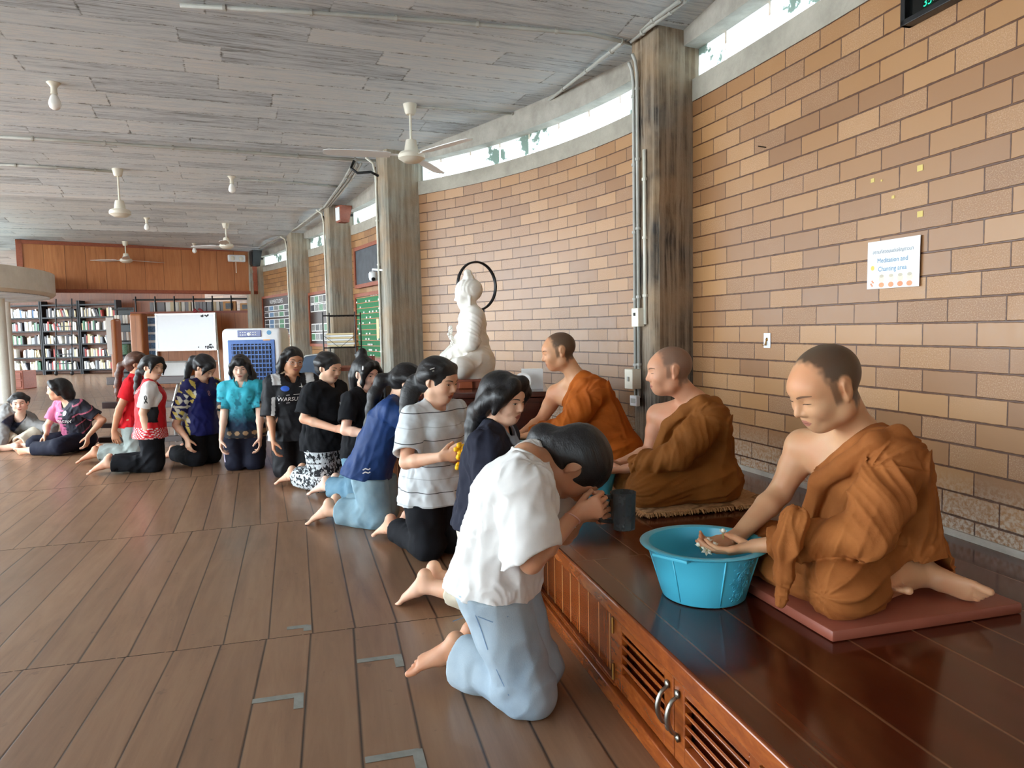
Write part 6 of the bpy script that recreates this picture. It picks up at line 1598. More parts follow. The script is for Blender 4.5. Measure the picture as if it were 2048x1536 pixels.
def lin(c): return np.array(srgb(*c)[:3])
def mat_tint(name, rough=.8, var=.1):
    t = NT(name); v = t.coord(); n = t.noise(v, 9., 5, .6); k = t.attr('tint', 'Color')
    k = t.mix(1., k, t.ramp(n, [(.3, (1-var, 1-var, 1-var)), (.75, (1, 1, 1))]), 'MULTIPLY'); t.base(k); t.set(Roughness=rough, Specular_IOR_Level=.2)
    t.bump(t.math('ADD', t.math('MULTIPLY', t.noise(v, 800., 2), .35), t.noise(v, 34., 5, .6)), .22, .005); return t.mat
def loc_(p):
    def f(V): q = V-p.pel; return np.stack([q@p.Ft, q@p.Lt, q@p.Ut], 1)/p.s
    return f
def mat_stripes():
    t = NT('striped_cotton'); x, y, z = t.sep(t.attr('tc')); v = t.coord()
    q = t.math('DIVIDE', z, .068); f = t.math('FRACT', q); m = t.math('LESS_THAN', t.math('ABSOLUTE', t.math('SUBTRACT', f, .5)), .030)
    odd = t.math('MODULO', t.math('FLOOR', t.math('ADD', q, 20.)), 2.)
    br = t.math('GREATER_THAN', t.noise(t.mapping(t.attr('tc'), sc=(1, 7, 1)), 1.6, 1), .40)
    c = t.ramp(t.noise(v, 8.), [(.3, srgb(196, 202, 206)), (.7, srgb(214, 219, 222))])
    k = t.mix(t.math('MULTIPLY', m, t.math('ADD', .30, t.math('MULTIPLY', t.math('MULTIPLY', odd, br), .65))), c, srgb(44, 46, 52)); t.base(k); t.set(Roughness=.9)
    t.bump(t.noise(v, 30., 5), .2, .005); return t.mat
CL['striped'] = mat_stripes()
def mat_elephant():
    t = NT('black_white_printed_cotton'); v = t.attr('tc'); x, y, z = t.sep(v)
    n = t.noise(t.mapping(v, sc=(38, 38, 26)), 1.3, 3, .6); band = t.math('FRACT', t.math('MULTIPLY', z, 11.)); w = t.math('SINE', t.math('MULTIPLY', t.math('ADD', x, t.math('ADD', y, t.math('MULTIPLY', z, .4))), 150.))
    a = t.ramp(n, [(.5, (0, 0, 0)), (.53, (1, 1, 1))]); b_ = t.math('GREATER_THAN', t.math('ADD', t.math('MULTIPLY', w, .12), band), .82)
    t.base(t.mix(t.math('MAXIMUM', a, b_), srgb(30, 32, 38), srgb(206, 212, 216))); t.set(Roughness=.9); t.bump(t.noise(t.coord(), 30., 5), .25, .006); return t.mat
CL['elephant'] = mat_elephant()
def down(p, q, out=.1): return (unit(A3(0, 0, -1)+p.F*.15), -p.L if q == 'L' else p.L)
def relaxed(p):
    dl, nl = down(p, 'L'); dr, nr = down(p, 'R'); hands(p, dl, nl, dr, nr); return (p.F, p.F)
def reach(p, up=.0):
    d = p.F+A3(0, 0, up); hands(p, d, A3(0, 0, -.3)-p.L, d, A3(0, 0, -.3)+p.L); return (A3(0, 0, 1), A3(0, 0, 1))
def chest_at(p, left=0., up=0.): return p.chest+p.Lt*left*p.s+p.Ut*up*p.s+p.Ft*.12*p.s
def put_text(p, sh, txt, left, up, size, mat, name='lettering', back=False, slant=0., sx=1.):
    bv = bvh_of(sh)
    if back: return drape_text(name, bv, p.root, mat, txt, p.chest+p.Lt*left*p.s+p.Ut*up*p.s-p.Ft*.12*p.s, -p.Lt, p.Ut, size, .003, sx, slant=slant)
    return drape_text(name, bv, p.root, mat, txt, chest_at(p, left, up), p.Lt, p.Ut, size, .003, sx, slant=slant)
def ponytail(p, start, sway=(0, 0, 0), L=.3, r=.024):
    a = p.head+p.HR@A3(*start)*p.hs; sw = np.array(sway); b = a+sw*.25+A3(0, 0, -.02)-p.HR[:, 0]*.03; pts = [a, b]
    for k in range(1, 5): pts.append(b+A3(0, 0, -L*k/4)+sw*(.25+.75*k/4))
    return (pts, [r*.8, r*1.15, r*1.2, r*1.1, r*.85, r*.3])
def scrunchie(p, pos, r=.02, name='scrunchie'):
    c = p.head+p.HR@A3(*pos)*p.hs; R = frame(p.HR[:, 0]); b = MB()
    b.tube([c+R@A3(r*(1+.12*math.sin(7*q))*math.cos(q), r*(1+.12*math.sin(7*q))*math.sin(q), .005*math.sin(5*q)) for q in [2*PI*k/28 for k in range(28)]], .011, 8, closed=True)
    b.build(name, M['scrunchie'], p.root, smooth=True)
# 2 --- dark cardigan
def person_cardigan():
    K = (-.085, 3.03); p = kneel(K, -14, .97, shin=.30, footup=.85, hipback=.04, lean=8, head=(-20, 12, -3), neckfwd=.0)
    arms(p, at(1085, 965, 3.08), at(1078, 975, 2.86), poleL=A3(0, .5, -1), poleR=A3(-.2, -.4, -1)); th = reach(p)
    t = girl('person in open dark navy cardigan over grey shirt with cream trousers', K)
    body(p, 'body', M['skin_girl'], t, h=.0052, thumbs=th); face_parts(p, eye=.6)
    hair(p, tail=[lock((-.08, 0, -.03), (-.10, .0, -.075), r=(.055, .05)), ponytail(p, (-.10, 0, -.07), (-.03, .0, 0), .25, .03)],
         extra=[lock((.065, -.035, .085), (.045, -.085, .03), (.022, -.092, -.045), r=(.030, .026, .012)), lock((.065, .035, .085), (.055, .083, .03), (.04, .085, -.04), r=(.03, .024, .012)), lock((-.02, -.09, .02), (-.05, -.085, -.04), (-.09, -.03, -.08), r=(.022, .03, .035)), lock((.03, -.088, .04), (-.02, -.098, -.01), r=(.02, .02))], h=.0045, strand='z', back_low=-.085)
    b = MB()
    for k in range(4): b.tube([p.head+p.HR@A3(-.105+.0*k, -.045+.0*k, -.035-.016*k)*p.hs+p.HR[:, 1]*x*.012 for x in (-1, 0, 1)], .005, 6)
    b.build('hair_claw', plain('clear_claw', (206, 196, 180), .2), t, smooth=True)
    f = loc_(p)
    def col(V):
        q = f(V); m = sstep(.004, -.004, np.abs(q[:, 1])-(.026+.16*np.clip(q[:, 2]-.18, 0, 1)))*sstep(.02, .04, q[:, 0]); m2 = sstep(.004, -.002, np.abs(np.abs(q[:, 1])-(.030+.16*np.clip(q[:, 2]-.18, 0, 1))-.006)-.006)*sstep(.02, .04, q[:, 0])
        c = lin((38, 40, 54))+0*V; c = c*(1-m[:, None])+lin((150, 166, 184))*m[:, None]; return c*(1-.35*m2[:, None])
    shirt(p, mat_tint('cardigan_knit', .85), 'cardigan', h=.0062, loose=.016, long=True, hem=.03, sleeve_r=.060, colf=col, wr=(.012, 16.), seed=4., neck_r=.056)
    pants(p, CL['cream'], r=(.100, .078, .062), cuff=.62, hem=0.03, seed=8.); return p
# 3 --- striped tee
def person_striped():
    K = (-.395, 3.765); p = kneel(K, -45, 1.0, hipback=.05, lean=4, head=(14, 14, 0)); p.hs = 1.04
    arms(p, at(896, 908, 3.60), at(880, 914, 3.44), poleR=A3(-.5, -.4, -1)); p.el['R'] = at(812, 925, 3.55)
    d = unit(A3(.9, .1, .12)); hands(p, d, A3(.1, -.9, .2), d, A3(.1, .9, .3))
    t = girl('person in pale grey thinly striped T-shirt with black trousers holding a yellow bundle', K)
    body(p, 'body', M['skin_girl'], t, h=.0055, thumbs=(A3(0, 0, 1), A3(0, 0, 1)), curl=(.45, .45)); face_parts(p, eye=.45)
    hair(p, tail=[lock((-.08, 0, .0), (-.105, .0, -.03), r=(.05, .04)), (ponytail(p, (-.10, 0, -.03), (-.06, -.02, 0), .2, .036))], extra=[lock((.045, -.045, .078), (.0, -.080, .040), (-.06, -.066, .01), r=(.016, .019, .026)), lock((.045, .045, .078), (.0, .080, .040), (-.06, .066, .01), r=(.016, .019, .026))], h=.005)
    b = MB(); R = p.HR
    for k in range(2): b.tube([p.head+R@A3(.025-.035*u_, -.093+.008*abs(u_-.5), .062+.014*k-.02*u_)*p.hs for u_ in (0, .5, 1)], .003, 6)
    b.build('hair_clip', M['alu'], t)
    shirt(p, CL['striped'], 'shirt', h=.0062, loose=.022, sleeve=.80, hem=.115, sleeve_r=.064, flare=.012, wr=(.011, 14.), seed=6.)
    pants(p, CL['dark_pants'], r=(.104, .080, .066), cuff=.82, hem=0.115, seed=9.)
    c = at(921, 912, 3.40); m = thing('flower_bundle', 'bright yellow marigold bundle in the striped person hands', 'flowers', c); b = MB(); rs = random.Random(2)
    for k in range(26):
        q = c+A3(rs.uniform(-.02, .02), rs.uniform(-.02, .02), rs.uniform(-.055, .055)); b.lathe(q, [(0, -.010), (.011, -.006), (.014, .002), (.008, .010), (0, .012)], 8, R=frame(A3(rs.uniform(-1, 1), rs.uniform(-1, .2), rs.uniform(-.3, 1))))
    b.build('blossoms', M['marigold'], m, smooth=True)
    return p
# 4 --- blue jersey
def person_blue():
    K = (-.83, 4.42); p = kneel(K, -8, 1.0, shin=.30, footup=.75, hipback=.05, lean=25, head=(4, 32, 0), twist=8)
    arms(p, at(938, 850, 4.5), at(925, 846, 4.25), poleR=A3(-.2, -.4, -1)); th = reach(p)
    t = girl('person in royal blue sports jersey leaning forward with long ponytail', K)
    body(p, 'body', M['skin_girl'], t, h=.006, thumbs=th); face_parts(p, eye=.4)
    hair(p, tail=[lock((-.085, 0, -.01), (-.115, .0, -.04), r=(.05, .035)), ponytail(p, (-.115, 0, -.04), (-.10, -.03, 0), .36, .032)], h=.005, extra=[lock((.045, -.045, .078), (.0, -.080, .040), (-.07, -.066, .0), r=(.016, .019, .026))])
    sh = shirt(p, CL['blue_jersey'], 'jersey', h=.0065, loose=.020, sleeve=.9, hem=.10, sleeve_r=.064, wr=(.009, 14.), seed=11.)
    b = MB()
    put_text(p, sh, '1', -.02, .02, .26, M['print_white'], 'back_number', back=True); put_text(p, sh, 'P', .0, .10, .05, M['print_white'], 'back_name', back=True)
    bv = bvh_of(sh); c = p.pel-p.L*.2+p.F*.03
    strip('hem_logo', bv, t, M['print_white'], c, p.F, A3(0, 0, 1), [(-.02, -.03), (-.005, -.022), (.01, -.03), (.02, -.024)], .007, .003); strip('hem_logo', bv, t, M['print_white'], c, p.F, A3(0, 0, 1), [(-.02, -.05), (-.005, -.042), (.01, -.05), (.02, -.044)], .007, .003)
    b.tube([p.neck+p.Lt*.058*math.cos(q)+p.Ft*(.02+.058*math.sin(q))+p.Ut*(.012-.01*math.sin(q)) for q in [2*PI*k/24 for k in range(24)]], .006, 8, closed=True); b.build('white_collar', M['print_white'], t, smooth=True)
    pants(p, CL['jeans_pale'], 'jeans', r=(.112, .088, .074), cuff=.80, hem=0.1, seed=12.); return p
# 5 --- black tee and hair clip
def person_clip():
    K = (-1.04, 5.06); p = kneel(K, -24, .97, shin=.32, hipback=.04, lean=5, head=(-12, 12, -4))
    arms(p, at(752, 866, 5.0), at(745, 869, 4.78), poleR=A3(-.5, -.4, -1)); p.el['R'] = p.el['R']*.4+.6*at(694, 856, 4.86); th = reach(p)
    t = girl('person in black T-shirt with white script and a pale hair clip', K)
    body(p, 'body', M['skin_pale'], t, h=.006, thumbs=th); face_parts(p, eye=.55, smile=.8)
    hair(p, tail=[lock((-.04, 0, .11), (-.07, .02, .14), (-.10, .0, .12), r=(.03, .028, .02))], extra=[lock((.075, -.02, .085), (.065, -.075, .03), (.055, -.078, -.05), (.045, -.06, -.09), r=(.025, .020, .012, .006)), lock((.07, .03, .08), (.06, .08, .02), (.05, .078, -.06), r=(.025, .018, .008)), lock((-.06, -.05, -.03), (-.06, -.05, -.12), r=(.05, .035)), lock((-.06, .05, -.03), (-.06, .05, -.12), r=(.05, .035))], h=.005, strand='z')
    b = MB(); q = p.head+p.HR@A3(.060, -.085, .052)*p.hs; b.box(q, (.018, .010, .056), p.HR@rotz(-.5), .004); b.build('hair_clip', M['white_plastic'], t)
    sh = shirt(p, CL['black'], h=.0065, loose=.014, sleeve=.72, hem=.075, sleeve_r=.060, seed=13.)
    for i, (tx, u_, sz) in enumerate((('Perfumes', .045, .045), ('Cover', -.02, .05), ('Vetspri', -.075, .05))): put_text(p, sh, tx, .0+.02*i, u_, sz, M['print_white'], 'shirt_print', slant=.2)
    b = MB(); b.tube([p.neck+p.Lt*x*.055+p.Ft*(.06+.05*(1-abs(x)))-p.Ut*(.02+.11*(1-abs(x)**1.2)) for x in np.linspace(-1, 1, 13)], .0025, 5); b.build('necklace', M['black_plastic'], t)
    pants(p, CL['jeans_mid'], 'jeans', r=(.108, .084, .070), cuff=.86, hem=0.075, seed=14.); return p
# 6 --- black tee, printed trousers
def person_mbs():
    K = (-1.40, 5.46); p = kneel(K, -24, 1.0, shin=.31, hipback=.04, lean=5, head=(-8, 14, 0))
    arms(p, at(690, 857, 5.45), at(672, 858, 5.2), poleR=A3(-.6, -.3, -1)); p.el['R'] = at(608, 838, 5.30); th = reach(p)
    t = girl('person in plain black T-shirt with chest letters and black and white printed trousers', K)
    body(p, 'body', M['skin_girl'], t, h=.006, thumbs=th); face_parts(p, eye=.4)
    hair(p, tail=[lock((-.06, .0, .05), (-.10, .02, .06), (-.12, .01, .04), r=(.05, .035, .026)), lock((-.05, .04, -.03), (-.07, .03, -.10), r=(.045, .03))], h=.005, extra=[lock((.045, -.045, .078), (.0, -.080, .040), (-.07, -.066, .03), r=(.016, .019, .026))])
    scrunchie(p, (-.112, .012, .05), .028)
    sh = shirt(p, CL['black'], h=.0065, loose=.030, sleeve=.82, hem=.09, sleeve_r=.074, wr=(.012, 13.), seed=15., belly=.02); put_text(p, sh, 'MBS', .03, -.01, .062, M['print_white'], 'shirt_print'); put_text(p, sh, 'student', .03, -.055, .014, M['print_white'], 'shirt_print')
    pants(p, CL['elephant'], r=(.112, .086, .074), cuff=.84, hem=0.09, seed=16.); return p
# 7 --- black polo, glasses
def person_polo():
    K = (-1.82, 6.0); p = kneel(K, -64, 1.03, hipback=.04, lean=2, head=(10, 6, 6))
    arms(p, at(630, 850, 6.0), at(546, 880, 5.78), poleR=A3(-.3, .2, -1)); relaxed(p); th = (p.F, p.F)
    t = girl('person wearing glasses and a wide black sports polo with white panels', K)
    body(p, 'body', M['skin_girl2'], t, h=.006, thumbs=th); face_parts(p, eye=.35, smile=.9)
    hair(p, h=.005, strand='z', ear=False, tail=[lock((-.05, -.06, .0), (-.03, -.085, -.06), (-.01, -.10, -.10), r=(.04, .036, .012)), lock((-.05, .06, .0), (-.05, .07, -.07), r=(.04, .02)), lock((-.08, 0, -.02), (-.085, 0, -.09), r=(.05, .025))], extra=[lock((.06, -.04, .085), (.02, -.09, .03), (.0, -.095, -.04), r=(.026, .022, .016))])
    b = MB(); R = p.HR
    for y in (-1, 1):
        b.tube([p.head+R@A3(.099-.012*abs(.031*y+.02*math.cos(q))/.05, y*.032+.021*math.cos(q), -.004+.017*math.sin(q))*p.hs for q in [2*PI*k/20 for k in range(20)]], .0014, 6, closed=True)
        b.tube([p.head+R@A3(.086, y*.053, .0)*p.hs, p.head+R@A3(.0, y*.083, .004)*p.hs], .0014, 6)
    b.tube([p.head+R@A3(.1, -.011, -.002)*p.hs, p.head+R@A3(.103, 0, .001)*p.hs, p.head+R@A3(.1, .011, -.002)*p.hs], .0014, 6); b.build('glasses', M['alu'], t, smooth=True)
    f = loc_(p)
    def col(V):
        q = f(V); y = np.abs(q[:, 1]); m = ((np.abs(y-.165-.10*(.2-q[:, 2]).clip(-.1, .3)) < .014) & (q[:, 2] < .26) & (q[:, 0] > -.05)) | ((q[:, 2] > .350) & (y > .10) & (y < .165) & (q[:, 0] > -.04))
        return np.where(m[:, None], lin((214, 214, 214)), lin((30, 30, 34)))
    sh = shirt(p, mat_tint('sports_polo', .6), h=.0065, loose=.030, sleeve=1.0, hem=.10, sleeve_r=.076, colf=col, wr=(.011, 13.), seed=17., flare=.012, neck_r=.060, vneck=.03)
    put_text(p, sh, 'WARSUPONE', .0, -.03, .046, M['print_white'], 'shirt_print', slant=.12)
    bv = bvh_of(sh)
    strip('print_outline', bv, t, M['print_white'], chest_at(p, 0, -.03), p.Lt, p.Ut, [(-.13, -.035), (-.06, -.03), (.06, -.026), (.13, -.02)], .004, .003); strip('print_outline', bv, t, M['print_white'], chest_at(p, 0, -.03), p.Lt, p.Ut, [(-.13, .028), (-.06, .036), (.06, .04), (.13, .038)], .004, .003)
    decal('badge', bv, t, M['print_blue'], chest_at(p, -.075, .055), p.Lt, p.Ut, [(.034*math.cos(k*PI/5), .022*math.sin(k*PI/5)) for k in range(10)], .003)
    decal('star_emblem', bv, t, M['print_white'], chest_at(p, .055, .065), p.Lt, p.Ut, [((.026 if k % 2 == 0 else .006)*math.cos(k*PI/4), (.030 if k % 2 == 0 else .006)*math.sin(k*PI/4)) for k in range(8)], .003)
    b = MB()
    for sg in (-1, 1): b.add([p.neck+p.Lt*sg*y*p.s+p.Ft*x*p.s+p.Ut*z*p.s for y, x, z in ((.012, .075, -.045), (.07, .07, -.035), (.078, .0, .0), (.05, .0, .03), (.03, .06, .0))], [(0, 1, 2, 3, 4)])
    o = b.build('shirt_collar', CL['black_sport'], t, smooth=True); o.modifiers.new('thick', 'SOLIDIFY').thickness = .005
    pants(p, CL['black_sport'], r=(.108, .086, .07), cuff=.9, hem=0.1, seed=18.); return p
# 8 --- turquoise shirt
def person_turquoise():
    K = (-2.37, 6.34); p = kneel(K, -80, .97, hipback=.03, lean=2, head=(4, 12, 0))
    arms(p, at(520, 878, 6.2), at(442, 880, 6.15), poleR=A3(0, .5, -1), poleL=A3(0, .5, -1)); relaxed(p); th = (p.F, p.F)
    t = girl('person in turquoise shirt fading to dark with lotus hem and long hair over one shoulder', K)
    body(p, 'body', M['skin_pale'], t, h=.006, thumbs=th); face_parts(p, eye=.55)
    hair(p, h=.005, strand='z', ear=False, tail=[lock((-.06, .05, -.02), (-.04, .08, -.09), (.02, .10, -.16), (.05, .11, -.26), (.055, .11, -.36), r=(.05, .045, .04, .036, .012)), lock((-.05, -.05, -.02), (-.05, -.06, -.10), r=(.045, .02))], extra=[lock((.075, .02, .085), (.06, .075, .03), (.045, .085, -.05), r=(.024, .022, .02)), lock((.075, -.02, .085), (.06, -.07, .035), (.035, -.085, -.04), (.02, -.08, -.10), r=(.022, .02, .015, .008)), lock((.078, -.03, .075), (.088, .0, .055), (.078, .03, .075), r=(.012, .013, .012))])
    f = loc_(p)
    def col(V):
        q = f(V); u_ = q[:, 2]; n = vnoise(V*34.)+.5*vnoise(V*70.); k = sstep(.02, .25, u_+.05*n)[:, None]
        c = lin((16, 34, 58))*(1-k)+lin((60, 176, 196))*k; m = (sstep(.1, .5, n)*sstep(.28, .12, np.abs(u_-.12)))[:, None]*.6; c = c*(1-m)+lin((12, 44, 66))*m
        lot = np.abs(np.sin(q[:, 1]*44))*.5+np.abs(np.sin((u_+.02)*52))*.5
        hemz = (u_ < -.025); c = np.where(hemz[:, None], lin((40, 40, 46)), c); c = np.where((hemz & (lot > .78))[:, None], lin((158, 128, 96)), c)
        sl = (np.abs(q[:, 1]) > .165) & (u_ < .235) & (u_ > .15); c = np.where(sl[:, None], np.where((lot > .8)[:, None], lin((150, 124, 96)), lin((38, 38, 44))), c); return c
    sh = shirt(p, mat_tint('lotus_shirt', .6), h=.006, loose=.018, sleeve=.80, hem=.10, sleeve_r=.062, colf=col, wr=(.009, 15.), seed=19., neck_r=.055, vneck=.02, flare=.01)
    b = MB()
    for sg in (-1, 1): b.add([p.neck+p.Lt*sg*y*p.s+p.Ft*x*p.s+p.Ut*z*p.s for y, x, z in ((.012, .072, -.045), (.06, .065, -.03), (.07, .0, .0), (.046, .0, .025), (.028, .055, .0))], [(0, 1, 2, 3, 4)])
    o = b.build('shirt_collar', plain('turquoise_cloth', (72, 184, 202), .8), t, smooth=True); o.modifiers.new('thick', 'SOLIDIFY').thickness = .005
    pn = pants(p, CL['navy_pants'], r=(.108, .084, .072), cuff=.95, hem=0.1, seed=20.); bv = bvh_of(pn)
    for k in range(3): strip('side_stripe', bv, t, plain('pale_stripe', (206, 190, 214), .8), p.kn['R']-p.L*.2+A3(0, 0, 0), p.F, A3(0, 0, 1), [(-.02+.016*k, .27), (.0+.016*k, .12), (.025+.016*k, .02)], .007, .003)
    return p
# 9 --- navy sports shirt
def person_eight():
    K = (-2.86, 6.64); p = kneel(K, -28, .98, hipback=.03, lean=6, head=(10, 38, 0))
    arms(p, at(402, 880, 6.75), at(374, 884, 6.42), poleR=A3(-.7, 0, -1)); p.el['R'] = at(352, 850, 6.50); relaxed(p); th = (p.F, p.F)
    t = girl('person in navy sports shirt with number eight and yellow patterned sleeves', K)
    body(p, 'body', M['skin_girl'], t, h=.006, thumbs=th); face_parts(p, eye=.3)
    hair(p, h=.005, tail=[lock((-.085, 0, .03), (-.12, .0, .01), r=(.05, .03)), ponytail(p, (-.12, 0, .01), (-.07, -.02, 0), .22, .026)], extra=[lock((.07, -.03, .08), (.062, -.075, .02), (.06, -.075, -.04), r=(.02, .012, .005)), lock((.045, -.045, .078), (.0, -.080, .040), (-.07, -.066, .03), r=(.016, .019, .026))])
    f = loc_(p)
    def col(V):
        q = f(V); s_ = sstep(.118, .128, np.abs(q[:, 1])+.10*(q[:, 2]-.33)); g = A3(17, 17, 17); a = np.floor(q@np.array([[11, 5, 0], [6, -12, 8], [9, 7, 13.]])*1.9); hsh = _hash(a.astype(int)*7+3)
        pat = np.where((hsh > .72)[:, None], lin((214, 190, 100)), np.where((hsh > .5)[:, None], lin((210, 204, 190)), lin((36, 34, 84)))); base = lin((28, 32, 92))+0*V
        edge = ((np.abs(q[:, 1]) > .16) & (q[:, 2] < .175) & (q[:, 2] > .155)); r = np.where((s_ > .5)[:, None], pat, base); return np.where(edge[:, None], lin((220, 214, 196)), r)
    sh = shirt(p, mat_tint('patterned_jersey', .55), h=.006, loose=.018, sleeve=.84, hem=.11, sleeve_r=.062, colf=col, wr=(.011, 14.), seed=21.); put_text(p, sh, '8', -.02, .02, .062, plain('pale_red_print', (196, 150, 160), .7), 'chest_number')
    pants(p, CL['dark_pants'], r=(.106, .082, .07), cuff=.9, hem=0.11, seed=22.); return p
# 10 --- red and white raglan
def person_raglan():
    K = (-3.20, 6.40); p = kneel(K, 22, .98, hipback=.02, lean=3, head=(-42, 4, 6))
    arms(p, at(312, 862, 6.65), at(296, 868, 6.25), poleR=A3(-.4, -.5, -1)); p.el['R'] = at(286, 826, 6.26); relaxed(p); th = (p.F, p.F)
    t = girl('person in red sports shirt with white sleeve and black ribbon seen from behind', K)
    body(p, 'body', M['skin_girl'], t, h=.006, thumbs=th); face_parts(p, eye=.5, smile=1., mouth_open=True)
    hair(p, h=.005, tail=[lock((-.085, 0, -.01), (-.11, .0, -.03), r=(.05, .03)), ponytail(p, (-.11, 0, -.03), (-.05, .02, 0), .26, .024)], extra=[lock((.075, .0, .085), (.068, -.07, .03), (.062, -.08, -.05), r=(.022, .016, .006)), lock((.07, .03, .08), (.06, .08, .02), (.055, .078, -.06), r=(.022, .014, .005)), lock((.045, -.045, .078), (.0, -.080, .040), (-.07, -.066, .0), r=(.016, .019, .026))])
    scrunchie(p, (-.118, .0, -.03), .022)
    f = loc_(p)
    def col(V):
        q = f(V); y = q[:, 1]; u_ = q[:, 2]; slv = ((np.abs(y)+.10*(u_-.30)) > .118) & (u_ > .06)
        c = np.where(slv[:, None], lin((232, 228, 226)), lin((216, 34, 44)))
        c = np.where((slv & (u_ < .165))[:, None], lin((24, 24, 28)), c)
        dots = (u_ < .0) & (np.sin(y*260)*np.sin(u_*260) > .25) & (y < -.02); c = np.where(dots[:, None], lin((236, 226, 224)), c)
        side = (np.abs(y) > .125) & (u_ < .19) & (u_ > .05) & (~(np.abs(y) > .175)) & (q[:, 0] > -.03); c = np.where(side[:, None], lin((26, 26, 30)), c)
        return c
    sh = shirt(p, mat_tint('raglan_sports_cloth', .6), h=.006, loose=.014, sleeve=.78, hem=.10, sleeve_r=.058, colf=col, wr=(.009, 15.), seed=23.)
    put_text(p, sh, 'รัฐมนส์', .0, .045, .052, M['print_white'], 'back_name', back=True); put_text(p, sh, 'VOLLEY', .01, .0, .022, M['print_white'], 'back_name', back=True)
    bv = bvh_of(sh); c = p.sh['R']+(p.el['R']-p.sh['R'])*.42-p.L*.15
    strip('ribbon_print', bv, t, M['print_black'], c, p.F, A3(0, 0, 1), [(-.012, -.032), (.008, .008), (.006, .028), (-.001, .034), (-.009, .026), (-.008, .008), (.012, -.032)], .008, .003)
    for dx, pts in ((.045, [(.0, .06), (.0, .02), (-.02, -.03)]), (.045, [(.0, .02), (.02, -.03)]), (.045, [(-.03, .05), (0, .04), (.03, .07)]), (-.035, [(.0, .05), (.01, .01), (-.01, -.04)]), (-.035, [(.01, .01), (.03, -.03)]), (-.035, [(-.02, .06), (.0, .035), (.03, .03)])):
        strip('player_print', bv, t, plain('navy_print', (36, 40, 80), .7), p.pel-p.Ft*.2-p.Lt*dx*.8+p.Ut*-.02, -p.Lt, p.Ut, pts, .011, .003)
    pants(p, CL['dark_pants'], r=(.104, .080, .066), cuff=.92, hem=0.1, seed=24.); return p
# 11 --- plain red tee, far left of the line
def person_red():
    K = (-3.60, 6.92); p = kneel(K, 14, 1.0, hipback=.03, lean=5, head=(-8, 3, 0))
    arms(p, at(252, 860, 7.1), at(228, 862, 6.75), poleR=A3(-.4, -.3, -1)); relaxed(p); th = (p.F, p.F)
    t = girl('person in plain red T-shirt with long brown ponytail at the far end of the line', K)
    body(p, 'body', M['skin_girl2'], t, h=.006, thumbs=th); face_parts(p, eye=.5)
    hair(p, h=.005, mat=M['hair_brown'], tail=[lock((-.085, 0, .0), (-.115, .0, .0), r=(.05, .026)), ponytail(p, (-.115, 0, .0), (-.06, .0, 0), .34, .026)], extra=[lock((.045, -.045, .078), (.0, -.080, .040), (-.07, -.066, .0), r=(.016, .019, .026))])
    scrunchie(p, (-.122, .0, .0), .024)
    shirt(p, CL['red'], h=.0065, loose=.010, sleeve=.6, hem=.07, sleeve_r=.058, seed=25.); pants(p, CL['sage'], r=(.108, .084, .07), cuff=.9, hem=0.07, seed=26.); return p
